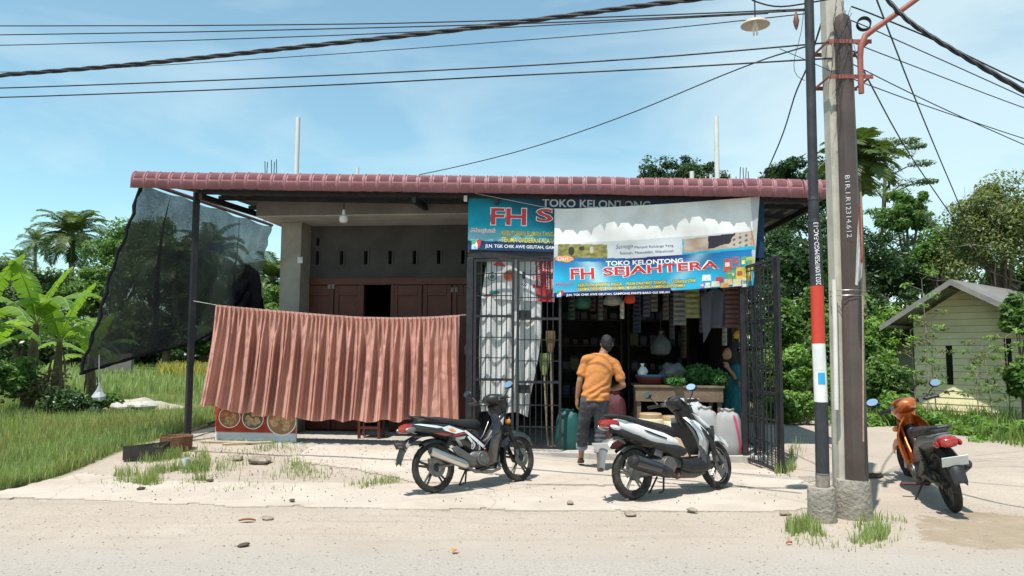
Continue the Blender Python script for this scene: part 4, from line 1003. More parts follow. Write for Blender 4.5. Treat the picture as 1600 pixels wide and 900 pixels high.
def common_bars(root,xf,x0,z0,hw,cowlx,lever=True):
    for sd in (-1,1):
        mb=MB(); mb.tube([(x0+.04,sd*.06,z0-.01),(x0,sd*hw*.62,z0+.005),(x0-.05,sd*(hw-.12),z0+.005)],0.012,8); b=bld(mb,'handlebar',steel,root,xf)
        mb=MB(); mb.tube([(x0-.045,sd*(hw-.13),z0+.005),(x0-.075,sd*hw,z0)],[.019,.017],10); mb.tube([(x0-.075,sd*(hw),z0),(x0-.078,sd*(hw+.012),z0)],[.022,.02],10); bld(mb,'grip',blackpl,b,xf)
        mb=MB(); mb.tube([(x0+.015,sd*(hw-.17),z0+.01),(x0+.03,sd*(hw-.12),z0-.0),(x0-.01,sd*(hw+.0),z0-.005)],[.008,.006,.006],6); mb.box((x0+.0,sd*(hw-.17),z0+.01),(.05,.045,.045)); bld(mb,'lever',alu,b,xf)
def place_bike(root,rear,heading,lean):
    root.location=(rear[0],rear[1],gz(rear[0],rear[1])+rear[2]); root.rotation_euler=(-R(lean),0,heading)

def underbone(label,cfg):
    r=thing('motorbike',label,'motorbike'); WB,Rr=1.23,0.283
    sax=Vector((-0.42,0,0.907)); xf=rot_about(Vector((1.0,0,.80)),sax,R(cfg.get('steer',0)))
    wheel(r,0,Rr,0.078,cfg['spokes'],rimm,None,cfg.get('rdisc',True)); wheel(r,WB,Rr,0.070,cfg['spokes'],rimm,xf)
    mb=MB()
    for sd in (-1,1): mb.tube([(.46,sd*.085,.335),(.2,sd*.095,.30),(0,sd*.088,.283)],[.022,.02,.022],8)
    mb.box((.40,0,.335),(.06,.17,.05)); bld(mb,'swing_arm',alu,r)
    for sd in (-1,1):
        mb=MB(); p0,p1=Vector((.05,sd*.125,.33)),Vector((.20,sd*.125,.64)); mb.tube([p0,p1],.014,8)
        cs=[p0.lerp(p1,.2+.72*k/60)+Vector((math.cos(k*.95)*.026,math.sin(k*.95)*.026,0)) for k in range(61)]; mb.tube(cs,.006,5); bld(mb,'shock_absorber',blackpl,r)
    mb=MB(); secs(mb,((.44,.33,.08,.07),(.50,.335,.115,.105),(.64,.335,.12,.11),(.72,.33,.10,.09),(.76,.33,.08,.07)),3.2)
    for sd in (-1,1): mb.disc((.60,sd*.135,.33),(0,1,0),.085,.085,.05,26); mb.disc((.60,sd*.163,.33),(0,1,0),.05,.05,.012,22)
    for k in range(7): mb.box((.765+k*.016,0,.335),(.007,.16,.15))
    mb.box((.89,0,.335),(.05,.13,.12)); mb.tube([(.78,-.05,.42),(.84,-.06,.46),(.92,-.05,.52)],.03,8); bld(mb,'engine',alu,r,bevel=.004)
    mb=MB(); mb.tube([(.90,-.05,.27),(.88,-.09,.19),(.74,-.12,.165),(.48,-.135,.19),(.36,-.145,.255)],.019,8); e=bld(mb,'exhaust',cfg.get('pipe',chrome),r)
    a,b=Vector((.38,-.15,.262)),Vector((-.13,-.175,.465)); mb=MB(); mb.tube([a,a.lerp(b,.06),a.lerp(b,.14),b.lerp(a,.06),b,b-(b-a)*-.02],[.02,.044,.051,.051,.046,.02],18); bld(mb,'muffler',cfg.get('muffler',chrome),e)
    mb=MB(); mb.tube([b+(b-a)*.0,b+(b-a)*.05],[.03,.028],12); bld(mb,'muffler_tip',blackpl,e)
    mb=MB(); mb.tube([(.56,-.30,.23),(.56,-.12,.20)],.016,8); mb.tube([(.56,.30,.23),(.56,.12,.20)],.016,8); mb.tube([(.56,-.13,.2),(.56,.13,.2)],.012,8); bld(mb,'footpeg',rusty if cfg.get('old') else blackpl,r)
    mb=MB(); mb.tube([(.30,-.16,.40),(.22,-.18,.42),(.30,-.15,.40)],.01,6); mb.prism([(.18,.48),(.25,.50),(.52,.33),(.50,.29),(.42,.31),(.24,.40)],-.135,-.11); mb.prism([(.18,.48),(.25,.50),(.52,.33),(.50,.29),(.42,.31),(.24,.40)],.11,.135); bld(mb,'foot_bracket',alu,r,bevel=.006)
    mb=MB(); mb.tube([(.52,.10,.22),(.50,.24,.03),(.46,.27,.0)],.011,8); bld(mb,'side_stand',steel,r); mb=MB(); mb.tube([(.40,-.07,.2),(.36,-.09,.07),(.30,-.09,.06)],.011,8); bld(mb,'centre_stand',steel,r)
    # tail and side cowls
    S=((-.36,.735,.02,.02),(-.31,.74,.06,.045),(-.22,.74,.09,.062),(-.05,.725,.115,.085),(.18,.67,.13,.115),(.38,.59,.13,.135),(.55,.51,.118,.12),(.70,.44,.10,.085),(.80,.40,.07,.05))
    mb=MB(); secs(mb,S); bld(mb,'side_cowl',cfg['cowl'],r)
    for poly,m,o in cfg['decals']: decal(S,poly,m,r,o)
    mb=MB(); secs(mb,((-.20,.802,.05,.02),(-.12,.812,.09,.036),(.05,.80,.118,.046),(.20,.775,.122,.046),(.34,.752,.118,.05),(.50,.735,.112,.06),(.61,.725,.09,.062),(.67,.71,.05,.05)),3.0); bld(mb,'seat',seatm,r)
    mb=MB(); mb.tube([(.06,.105,.80),(-.10,.115,.83),(-.24,.09,.862),(-.285,.04,.868),(-.285,-.04,.868),(-.24,-.09,.862),(-.10,-.115,.83),(.06,-.105,.80)],.013,8); bld(mb,'grab_rail',cfg.get('rail',blackpl),r)
    mb=MB(); secs(mb,((-.405,.725,.045,.03),(-.39,.728,.075,.045),(-.335,.735,.09,.052),(-.30,.735,.08,.045)),2.6); bld(mb,'tail_light',redlens,r)
    for sd in (-1,1):
        mb=MB(); mb.ell((-.33,sd*.10,.715),(.07,.022,.032),14,8); bld(mb,'turn_signal',cfg.get('signal',greyp),r)
    # rear mudguard and plate
    mb=MB(); rings=[]
    for x,z,hw in ((-.02,.66,.06),(-.18,.655,.075),(-.32,.60,.075),(-.40,.50,.07),(-.445,.40,.062),(-.45,.355,.05)):
        rings.append([(x,-hw,z-.03),(x-.012,-hw*.6,z+.008),(x-.016,0,z+.012),(x-.012,hw*.6,z+.008),(x,hw,z-.03),(x+.01,hw*.6,z-.005),(x+.012,0,z),(x+.01,-hw*.6,z-.005)])
    mb.loft(rings); bld(mb,'rear_mudguard',cfg.get('guard',blackpl),r)
    plate(r,(-.425,0,.56),.23,.105,R(-28),cfg['plate'])
    if cfg.get('plateframe'): 
        mb=MB(); 
        for z,w_ in ((.575,.17),(.54,.11)):
            for k in range(int(w_/.03)):
                q=Vector((-.4305-(z-.56)*.53,-w_/2+k*.03+.015,z)); mb.box(q,(.004,.018,.026),Matrix.Rotation(R(-28),3,'Y'))
        bld(mb,'plate_mark',greyp,r)
    # inner rear hugger
    bld(fender(0,Rr,Rr+.03,48,120,.055,crown=.01),'inner_mudguard',blackpl,r)
    # legshield
    mb=MB(); shield(mb,((.88,.985,.075,.05),(.80,1.0,.14,.06),(.70,.985,.19,.07),(.58,.945,.205,.075),(.46,.91,.195,.07),(.34,.885,.165,.06),(.24,.875,.12,.05),(.19,.87,.07,.03)),.03,.20); bld(mb,'legshield',cfg['shield'],r)
    for sd in (-1,1):
        mb=MB(); P_=[(1.0,.86),(.975,.74),(.90,.58),(.80,.46),(.72,.42),(.64,.45),(.80,.60),(.92,.80)]
        mb.prism(P_,sd*.085,sd*.112); bld(mb,'inner_panel',cfg['inner'],r,bevel=.01)
        mb=MB(); mb.prism([(.985,.80),(.955,.70),(.845,.52),(.815,.545),(.92,.74)],sd*.114,sd*.122); bld(mb,'panel_trim',cfg['trim'],r,bevel=.004)
        mb=MB(); mb.ell((1.03,sd*.125,.735),(.03,.045,.03),12,8); bld(mb,'turn_signal',amber,r)
    mb=MB(); mb.tube([(1.0,0,.84),(.93,0,.68),(.80,0,.52),(.62,0,.45)],[.055,.06,.06,.05],12); bld(mb,'spine',blackpl,r)
    # headset
    mb=MB(); secs(mb,((.80,1.015,.03,.025),(.83,1.015,.085,.05),(.89,1.005,.125,.075),(.97,.985,.135,.095),(1.05,.955,.115,.09),(1.10,.935,.07,.06),(1.115,.93,.03,.03)),2.5); bld(mb,'headset',cfg['headset'],r,xf)
    mb=MB(); secs(mb,((.825,1.02,.055,.025,-.01),(.84,1.034,.075,.03,-.01),(.90,1.048,.09,.03,-.01)),2.4); bld(mb,'speedometer',cfg.get('dial',blackpl),r,xf)
    mb=MB(); mb.ell((1.085,0,.94),(.05,.085,.062),18,10); bld(mb,'headlight',clearl,r,xf)
    mb=MB(); mb.tube([(.955,0,.95),(.98,0,.88),(1.0,0,.80),(1.0,0,.72)],[.11,.10,.085,.07],16); bld(mb,'steering_neck',cfg['headset'],r,xf)
    common_bars(r,xf,.90,1.0,.34,0)
    for sd in (-1,1): mirror(r,(.875,sd*.235,1.01),(.845,sd*.375,1.14),.048,xf,sd)
    mb=MB()
    for sd in (-1,1): mb.tube([(1.02,sd*.072,.72),(1.13,sd*.075,.48)],.018,10); mb.tube([(1.13,sd*.075,.48),(WB+.0,sd*.078,Rr)],.026,10)
    mb.box((1.03,0,.70),(.05,.17,.04)); bld(mb,'front_fork',cfg.get('fork',blackpl),r,xf)
    bld(fender(WB,Rr,Rr+.035,28,152,.062,crown=.02,skirt=.055,taper=.25),'front_mudguard',cfg['ffender'],r,xf)
    mb=MB(); rings=[]
    for x,z,hw in ((1.0,.47,.06),(.965,.36,.06),(.955,.24,.055)): rings.append([(x,-hw,z),(x-.012,0,z),(x,hw,z),(x+.008,hw,z),(x-.004,0,z),(x+.008,-hw,z)])
    mb.loft(rings); bld(mb,'mud_flap',blackpl,r,xf)
    mb=MB()
    for sd,x in ((-1,0),(1,.01),(-1,.03)): mb.tube([(.90+x,sd*.17,1.0),(1.02+x,sd*.13,.99),(1.08+x,sd*.05,.88),(1.06,sd*.04,.74)],.005,5)
    mb.tube([(1.05,-.05,.72),(1.16,-.085,.52),(1.19,-.09,.40)],.005,5); bld(mb,'brake_hose',blackpl,r,xf)
    mb=MB(); mb.hexa([(0.02,-.052,.33),(.5,-.062,.36),(.5,-.05,.36),(.02,-.04,.33),(0.02,-.052,.37),(.5,-.062,.41),(.5,-.05,.41),(.02,-.04,.37)]); mb.v=[(x,-y,z) for x,y,z in mb.v]; bld(mb,'chain_guard',blackpl,r)
    return r
whs=mat('white_stripe',(0.62,0.62,0.62),0.35,0,0.05)
sil=mat('silver_stripe',(0.42,0.42,0.40),0.35,0.2,0.05)
decA=[([(-.27,.772),(-.20,.775),(.0,.745),(.10,.715),(.0,.715),(-.18,.752)],whs,.006),
 ([(-.05,.665),(.08,.630),(.24,.605),(.42,.64),(.40,.655),(.24,.625),(.06,.66)],redp,.0045),
 ([(.06,.715),(.16,.735),(.38,.655),(.24,.635),(.10,.68)],whs,.0075),([(.14,.70),(.2,.70),(.25,.665),(.2,.66)],amber,.009),
 ([(.36,.66),(.40,.67),(.60,.52),(.70,.44),(.66,.43),(.56,.50)],whs,.006),
 ([(.24,.595),(.38,.60),(.36,.57),(.29,.565),(.36,.49),(.33,.485),(.245,.57)],sil,.006),
 ([(.40,.59),(.43,.60),(.52,.50),(.50,.44),(.47,.45),(.485,.49)],whs,.006),([(.54,.52),(.57,.53),(.60,.43),(.575,.42)],sil,.006),
 ([(.64,.46),(.70,.455),(.77,.40),(.72,.385),(.65,.41)],redp,.006)]
A=underbone('black underbone motorbike with red and white stripes and a silver muffler',dict(spokes=5,cowl=glossblk,decals=decA,plate=plateb,plateframe=True,shield=glossblk,inner=glossblk,trim=sil,headset=blackpl,ffender=glossblk,muffler=chrome,pipe=alu,steer=7))
place_bike(A,(-0.82,8.22,0.018),R(39),8); A.scale=(.96,.96,.96)
mb=MB(); mb.add([(1.055,-.085,.80),(1.03,-.135,.76),(1.015,-.14,.68),(1.05,-.08,.70)],[(0,1,2,3)]); mb.v=[(x+.018,y-.012,z) for x,y,z in mb.v]; bld(mb,'shield_badge',sil,A)
decC=[([(-.25,.72),(.1,.68),(.42,.53),(.70,.42),(.66,.40),(.40,.48),(.1,.62)],greyp,.005)]
Cc_=underbone('orange underbone motorbike leaning on its stand, seen from behind',dict(spokes=6,cowl=greyp,decals=decC,plate=platew,shield=orangep,inner=orangep,trim=blackpl,headset=orangep,ffender=orangep,muffler=blackpl,pipe=rusty,steer=16,old=True,rdisc=False,dial=clearl,signal=redlens,fork=chrome))
place_bike(Cc_,(4.37,7.48,0.0),R(76),11)

def scooter(label):
    r=thing('scooter',label,'scooter'); WB,Rr=1.27,0.272
    sax=Vector((-0.45,0,0.893)); SH=Matrix.Identity(4); SH[0][2]=-0.33; SH[0][3]=0.33*0.42; SH[2][3]=-0.03; xf0=rot_about(Vector((1.02,0,.85)),sax,R(8)); xf=SH@xf0; xw=rot_about(Vector((0.95,0,.85)),sax,R(8))
    wheel(r,0,Rr,0.098,5,mat('grey_alloy',(0.30,0.29,0.27),.4,.6,.2,9,dirt=(.2,.16,.12),dfac=.5,ds=7),None,False); wheel(r,WB,Rr,0.085,5,MC['grey_alloy'],xw)
    S=((-.42,.855,.02,.015),(-.36,.85,.06,.035),(-.25,.84,.10,.06),(-.05,.795,.135,.085),(.18,.735,.152,.10),(.40,.67,.158,.105),(.56,.61,.145,.10),(.66,.56,.11,.08),(.70,.54,.06,.05))
    mb=MB(); secs(mb,S,2.8); bld(mb,'tail_cowl',whitep,r)
    decal(S,[(.08,.80),(.16,.785),(.40,.70),(.39,.685),(.14,.765)],blackpl,r,.006)
    S2=((-.30,.77,.05,.03),(-.20,.745,.10,.065),(.02,.69,.135,.085),(.25,.61,.145,.10),(.45,.53,.16,.12),(.60,.47,.165,.13),(.70,.43,.155,.12),(.76,.40,.13,.10))
    mb=MB(); secs(mb,S2,2.6); bld(mb,'lower_cowl',blackpl,r)
    decal(S2,[(-.05,.69),(.2,.60),(.2,.56),(.05,.60),(-.12,.67)],mat('brown_shell',(0.10,0.075,0.05),.5),r,.004)
    mb=MB(); secs(mb,((-.33,.908,.04,.012),(-.26,.915,.085,.026),(-.06,.895,.115,.038),(.14,.865,.125,.046),(.34,.82,.122,.054),(.50,.78,.11,.06),(.62,.735,.085,.062),(.68,.70,.05,.05)),3.0); bld(mb,'seat',seatm,r)
    mb=MB(); mb.tube([(-.02,.12,.885),(-.2,.125,.91),(-.36,.08,.925),(-.39,0,.928),(-.36,-.08,.925),(-.2,-.125,.91),(-.02,-.12,.885)],.014,8); bld(mb,'grab_rail',blackpl,r)
    mb=MB(); secs(mb,((-.445,.845,.05,.02),(-.43,.848,.085,.04),(-.34,.845,.115,.05),(-.27,.835,.11,.04)),2.5); bld(mb,'tail_light',redlens,r)
    for sd in (-1,1):
        mb=MB(); mb.ell((-.33,sd*.105,.80),(.085,.02,.026),14,8,Matrix.Rotation(R(12),3,'Y')); bld(mb,'turn_signal',clearl,r)
    mb=MB(); rings=[]
    for x,z,hw in ((-.12,.71,.07),(-.28,.70,.085),(-.40,.655,.085),(-.46,.56,.075),(-.50,.46,.07),(-.52,.36,.06)):
        rings.append([(x,-hw,z-.025),(x-.014,-hw*.6,z+.010),(x-.018,0,z+.013),(x-.014,hw*.6,z+.010),(x,hw,z-.025),(x+.008,hw*.6,z-.005),(x+.01,0,z),(x+.008,-hw*.6,z-.005)])
    mb.loft(rings); bld(mb,'rear_mudguard',greyp,r)
    plate(r,(-.485,0,.60),.26,.105,R(-30),platew)
    bld(fender(0,Rr,Rr+.035,35,125,.06,crown=.012),'inner_mudguard',blackpl,r)
    # engine block, belt case, muffler
    mb=MB(); secs(mb,((-.02,.30,.05,.07),(.12,.32,.10,.10),(.34,.33,.12,.11),(.50,.33,.11,.10),(.58,.33,.07,.07)),3.0); mb.disc((.40,-.14,.33),(0,1,0),.09,.10,.06,26); mb.box((.30,-.08,.47),(.11,.08,.09),Matrix.Rotation(.35,3,'Y'))
    for k in range(6): mb.box((.50+k*.02,-.02,.37),(.009,.2,.16))
    mb.tube([(.1,.13,.28),(.4,.14,.33)],[.09,.11],14); bld(mb,'engine',alu,r,bevel=.004)
    a,b=Vector((.42,-.165,.235)),Vector((-.17,-.185,.415)); mb=MB(); mb.tube([a,a.lerp(b,.05),a.lerp(b,.2),a.lerp(b,.6),b.lerp(a,.05),b],[.025,.05,.066,.072,.068,.05],18); e=bld(mb,'muffler',blackpl,r)
    mb=MB(); mb.tube([a.lerp(b,.35)+Vector((0,-.022,.014)),a.lerp(b,.92)+Vector((0,-.022,.014))],[.060,.068],18); bld(mb,'heat_shield',glossblk,e)
    mb=MB(); mb.tube([(.60,-.05,.26),(.58,-.10,.19),(.50,-.15,.19),(.42,-.165,.235)],.02,8); bld(mb,'exhaust',rusty,r)
    mb=MB(); p0,p1=Vector((-.02,.125,.33)),Vector((.12,.125,.66)); mb.tube([p0,p1],.014,8); mb.tube([p0.lerp(p1,.2+.7*k/50)+Vector((math.cos(k*.95)*.026,math.sin(k*.95)*.026,0)) for k in range(51)],.006,5); bld(mb,'shock_absorber',blackpl,r)
    mb=MB(); mb.tube([(.44,.10,.2),(.42,.22,.03),(.38,.25,.0)],.011,8); bld(mb,'side_stand',steel,r); mb=MB(); mb.tube([(.36,-.09,.2),(.33,-.10,.06),(.27,-.1,.05)],.011,8); bld(mb,'centre_stand',steel,r)
    # floorboard and belly
    mb=MB(); secs(mb,((.60,.335,.165,.075),(.72,.30,.175,.085),(.92,.295,.175,.09),(1.02,.31,.16,.09),(1.07,.33,.12,.07)),4.0); bld(mb,'floorboard',blackpl,r)
    mb=MB(); mb.box((.86,0,.40),(.34,.24,.012)); mb.hexa([(.585,-.155,.40),(.70,-.165,.40),(.70,.165,.40),(.585,.165,.40),(.575,-.13,.62),(.63,-.13,.60),(.63,.13,.60),(.575,.13,.62)]); bld(mb,'floor_mat',tan,r,bevel=.006)
    mb=MB(); secs(mb,((.62,.22,.10,.05),(.85,.205,.11,.05),(1.0,.23,.09,.05)),3.5); bld(mb,'belly_cover',mat('dusty_belly',(0.12,0.11,0.095),.8),r)
    # front: white fairing over black inner shield
    mb=MB(); shield(mb,((.86,1.06,.10,.08),(.78,1.085,.17,.11),(.70,1.10,.205,.13),(.62,1.10,.21,.13),(.54,1.08,.195,.11),(.46,1.06,.165,.085),(.40,1.05,.13,.06)),.03,.16); bld(mb,'front_fairing',whitep,r,SH)
    mb=MB(); shield(mb,((.80,1.035,.12,.03),(.70,1.045,.17,.04),(.60,1.045,.19,.04),(.50,1.04,.19,.04),(.40,1.04,.185,.04),(.33,1.045,.17,.04)),.04,.13); bld(mb,'legshield',mat('grey_black_plastic',(0.05,0.055,0.062),.45,0,.2,8,dirt=(.2,.18,.15),dfac=.4,ds=5),r,SH)
    for sd in (-1,1):
        mb=MB(); mb.prism([(1.00,.76),(1.06,.56),(1.05,.40),(1.10,.42),(1.13,.55),(1.07,.68)],sd*.175,sd*.197); bld(mb,'side_insert',blackpl,r,SH,bevel=.01)
        mb=MB(); mb.prism([(1.17,.72),(1.25,.755),(1.22,.66),(1.17,.56)],sd*.10,sd*.165); bld(mb,'headlight',glossblk,r,SH,bevel=.015)
        mb=MB(); mb.prism([(1.02,.90),(1.10,.86),(1.21,.74),(1.25,.66),(1.21,.70),(1.09,.80)],sd*.05,sd*.13); bld(mb,'nose_panel',whitep,r,SH,bevel=.015)
    mb=MB(); mb.tube([(1.03,0,.92),(1.12,0,.80),(1.18,0,.68)],[.07,.10,.08],14); bld(mb,'nose_core',blackpl,r,SH)
    # headset
    mb=MB(); secs(mb,((.86,1.02,.05,.03),(.89,1.01,.11,.06),(.96,.985,.13,.10),(1.04,.96,.115,.10),(1.10,.94,.07,.06)),2.6); mb.tube([(.98,0,.95),(1.0,0,.86),(1.0,0,.76)],[.10,.11,.09],14); bld(mb,'headset',blackpl,r,xf)
    mb=MB(); mb.hexa([(.90,-.145,1.03),(.93,-.15,.99),(1.10,-.09,.985),(1.09,-.085,1.01),(.90,-.11,1.07),(.93,-.12,1.065),(1.12,-.06,1.04),(1.11,-.06,1.045)]); mb.hexa([(.90,.145,1.03),(.93,.15,.99),(1.10,.09,.985),(1.09,.085,1.01),(.90,.11,1.07),(.93,.12,1.065),(1.12,.06,1.04),(1.11,.06,1.045)]); mb.hexa([(1.09,-.09,.98),(1.12,-.09,.98),(1.12,.09,.98),(1.09,.09,.98),(1.08,-.06,1.05),(1.12,-.06,1.045),(1.12,.06,1.045),(1.08,.06,1.05)]); bld(mb,'visor',whitep,r,xf,bevel=.008)
    mb=MB(); secs(mb,((.875,1.04,.07,.02),(.93,1.07,.09,.03),(1.0,1.085,.08,.025)),2.6); bld(mb,'speedometer',glossblk,r,xf)
    common_bars(r,xf,.93,1.015,.345,0)
    for sd in (-1,1): mirror(r,(.90,sd*.23,1.03),(.885,sd*.33,1.16),.045,xf,sd)
    mb=MB()
    for sd in (-1,1): mb.tube([(1.06,sd*.075,.62),(WB,sd*.08,Rr)],[.03,.026],10)
    mb.box((1.10,0,.56),(.06,.18,.05)); bld(mb,'front_fork',blackpl,r,xw)
    mb=fender(WB,Rr,Rr+.045,40,125,.068,crown=.025,skirt=.05,taper=.2); mb.hexa([(1.20,-.07,.60),(1.26,-.07,.58),(1.26,.07,.58),(1.20,.07,.60),(1.22,-.06,.645),(1.46,-.02,.545),(1.46,.02,.545),(1.22,.06,.645)]); bld(mb,'front_mudguard',whitep,r,xw,bevel=.006)
    mb=fender(WB,Rr,Rr+.03,95,165,.06,crown=.01,skirt=.1); bld(mb,'mud_flap',blackpl,r,xw)
    for ch in r.children:
        if ch.name.split('.')[0] in ('tail_cowl','lower_cowl','seat','grab_rail','tail_light','turn_signal','rear_mudguard','number_plate','stripe'):
            for v in ch.data.vertices:
                v.co.z-=(.035+.045*sm(-.3,.25,v.co.x))*sm(.45,.7,v.co.z)
                if v.co.x<0.1: v.co.x=0.1+(v.co.x-0.1)*0.84
    return r
B_=scooter('white and black scooter parked in front of the shop entrance')
place_bike(B_,(1.29,7.92,0.018),R(32),7); B_.scale=(.98,.98,.98)
# ================================================================ POLES AND WIRES
conc_p=mat('pole_concrete',(0.46,0.43,0.37),0.9,0,0.12,3,0.12,90,0.15,dirt=(0.22,0.19,0.15),dfac=.6,ds=2)
conc_f=mat('footing_concrete',(0.29,0.26,0.22),0.95,0,0.3,6,0.9,30,0.12,dirt=(0.14,0.12,0.09),dfac=.7,ds=4)
pole_brown=mat('brown_painted_steel',(0.072,0.052,0.046),0.45,0,0.25,3,0.1,30,0.4,dirt=(0.12,0.085,0.065),dfac=.4,ds=2)
pole_black=mat('faded_black_paint',(0.022,0.022,0.027),0.55,0,0.2,5,0,30,0.4,dirt=(0.09,0.085,0.08),dfac=.4,ds=4)
pole_red=mat('red_band_paint',(0.50,0.045,0.025),0.5,0,0.08,5); pole_white=mat('white_band_paint',(0.70,0.70,0.67),0.5,0,0.06,6,dirt=(0.4,0.37,0.32),dfac=.5,ds=8)
mudsplash=mat('mud_splashed_paint',(0.20,0.17,0.14),0.85,0,0.5,14)
blue_lab=mat('blue_label',(0.03,0.33,0.60),0.5)
arm_red=mat('rust_red_pipe',(0.26,0.085,0.065),0.6,0,0.25,9,0.1,40)
cable_m=mat('cable_black',(0.014,0.014,0.018),0.5,0,0.2,10)
def stumpy(mb,c,r,h,seed,n=22):
    rings=[]
    for k,(f,q) in enumerate(((0,1.06),(.25,1.03),(.6,1.0),(.9,.99),(1.0,.93))):
        rings.append([Vector((c.x+r*q*math.cos(t)*(1+.06*noise.noise(Vector((math.cos(t)*2,f*3,seed)))),c.y+r*q*math.sin(t)*(1+.06*noise.noise(Vector((math.sin(t)*2,f*3,seed+4)))),c.z-.05+(h+.05)*f+ (0.02*noise.noise(Vector((math.cos(t)*2,math.sin(t)*2,seed))) if f>.5 else 0))) for t in [2*math.pi*j/n for j in range(n)]])
    return mb.loft(rings)
YP=7.05
ax_pts=[(1286,782),(1283,628),(1279,537),(1276.5,447),(1272,345),(1271,310),(1264,0),(1260,-190)]
AX=lambda y: (lambda q:q)(at(np.interp(-y,[-p[1] for p in ax_pts],[p[0] for p in ax_pts]),y,YP))
b0=gnd(1285,818); b0=at(1285,818,YP)
t=thing('telecom_pole','slim black pole with red and white bands in a concrete footing','pole',(b0.x,b0.y,0))
def seg(y0,y1,r0,r1,m,nm):
    mb=MB(); mb.tube([AX(y0),AX((y0+y1)/2),AX(y1)],[r0,(r0+r1)/2,r1],20); return mb.build(nm,m,t,ang=50)
seg(782,742,.0625,.0625,mudsplash,'muddy_base'); seg(741.6,628,.061,.061,pole_black,'pole_section'); seg(628,537,.0605,.060,pole_white,'white_band'); seg(537,447,.060,.0595,pole_red,'red_band'); seg(447,345,.0595,.058,pole_black,'pole_section')
seg(345,309,.050,.049,pole_black,'pole_section'); seg(309.5,-190,.0455,.043,pole_black,'pole_section')
seg(348,343,.0615,.056,pole_black,'pole_collar'); seg(313,307,.053,.047,pole_black,'pole_collar'); seg(741,739,.064,.064,mat('tie_wire',(.3,.3,.3),.4,.8),'tie_wire')
mb=MB(); stumpy(mb,Vector((b0.x,b0.y,0)),.125,.31,1); mb.build('footing',conc_f,t,ang=60)
def pole_text(st,y0,y1,h,r,m,par,axf,ang0=-0.15):
    """stencilled lettering that reads upward around a round pole; y0 is the lower end (pixels)"""
    p0,p1=axf(y0),axf(y1); ln=(p1-p0).length; vs,fs=textfit(st,ln,h,0.0); mb=MB(); out=[]
    up=(p1-p0).normalized(); tc=Vector((-p0.x,-p0.y,0)).normalized(); rt=up.cross(tc)*-1; rt=Vector((-tc.y,tc.x,0)); rt=rt if rt.x>0 else -rt
    for x,y in vs:
        a=(h*.5-y)/r+ang0; q=p0+up*x+(tc*math.cos(a)+rt*math.sin(a))*(r+.003); out.append(q)
    mb.add(out,fs); return mb.build('lettering',m,par,smooth=False)
pole_text('2023/09/PSB/MGD-FAC-13',446,349,.042,.0595,ink_white,t,AX,0.25)
mb=MB(); c=AX(578)
def patch(y0,y1,a0,a1,r):
    mb.grid(lambda a,b:(lambda q,ang:q+Vector((math.cos(ang),math.sin(ang),0))*r)(AX(y0+(y1-y0)*b),a0+(a1-a0)*a),8,3)
tcd=math.atan2(-b0.y,-b0.x)
patch(600,582,tcd-.3,tcd+.75,.0625); mb.build('blue_label',blue_lab,t)
mb=MB(); patch(578,545,tcd-.7,tcd+.7,.0615); mb.build('paper_label',plastic_w,t)
# hanging lamp shade on the pole's bracket (bracket leaves the picture at the top)
lp=at(1180,38,7.0); lt=thing('street_lamp','white enamel dish lamp with bare tubes hung from a pole bracket','street lamp',lp)
mb=MB(); rings=[]
for r,z in ((.018,.06),(.03,.058),(.035,.045),(.10,.03),(.135,.0),(.138,-.012),(.13,-.012),(.095,.016),(.03,.03)): rings.append([lp+Vector((r*math.cos(q),r*math.sin(q),z)) for q in [2*math.pi*k/30 for k in range(30)]])
mb.loft(rings,True); mb.build('lamp_shade',mat('aged_enamel',(0.42,0.38,0.32),.5,0,.15,7,dirt=(.3,.22,.13),dfac=.5,ds=9),lt)
mb=MB(); mb.tube([lp+Vector((0,0,.03)),lp+Vector((0,0,-.035))],.022,12); 
for k in range(4): mb.tube([lp+Vector((.022*math.cos(k*1.57+.4),.022*math.sin(k*1.57+.4),-.03)),lp+Vector((.022*math.cos(k*1.57+.4),.022*math.sin(k*1.57+.4),-.105))],.009,8)
mb.build('lamp_tube',plastic_w,lt)
mb=MB(); tp=AX(-150); mb.tube([lp+Vector((0,0,.05)),lp+Vector((0,0,.30)),lp+Vector((.02,0,.62)),lp+Vector((.12,0,.78)),tp],[.007,.007,.012,.014,.014],8); mb.build('bracket',steel,lt)
# utility pole: concrete post with a brown steel post strapped to it
YQ=7.2
aq=[(1337,760),(1333,640),(1327,400),(1320,200),(1312,0),(1306,-200)]
CQ=lambda y: at(np.interp(-y,[-p[1] for p in aq],[p[0] for p in aq])-13,y,YQ+.10)
BQ=lambda y: at(np.interp(-y,[-p[1] for p in aq],[p[0] for p in aq])+3,y,YQ-.03)
f0=at(1333,812,YQ)
t=thing('utility_pole','tall concrete utility pole strapped to a brown steel post, carrying wires','pole',(f0.x,f0.y,0))
mb=MB(); rings=[]
for y in (790,600,400,200,0,-220):
    c=CQ(y); s_=np.interp(y,[-220,790],[.085,.105]); rings.append([c+Vector((a*s_,b*s_,0)) for a,b in ((-1,-.75),(-.75,-1),(.75,-1),(1,-.75),(1,.75),(.75,1),(-.75,1),(-1,.75))])
mb.loft(rings); mb.build('concrete_post',conc_p,t,ang=30)
mb=MB(); rings=[]
for y,r in ((790,.106),(640,.104),(470,.100),(466,.092),(447,.094),(250,.089),(60,.085),(35,.083),(26,.065),(22,.03)):
    c=BQ(y); rings.append([c+Vector((r*math.cos(q),r*math.sin(q)*.8,0)) for q in [2*math.pi*(k+.5)/10 for k in range(10)]])
mb.loft(rings); mb.build('steel_post',pole_brown,t,ang=30)
mb=MB(); stumpy(mb,Vector((f0.x+.015,f0.y+.02,0)),.165,.36,6); mb.build('footing',conc_f,t,ang=60)
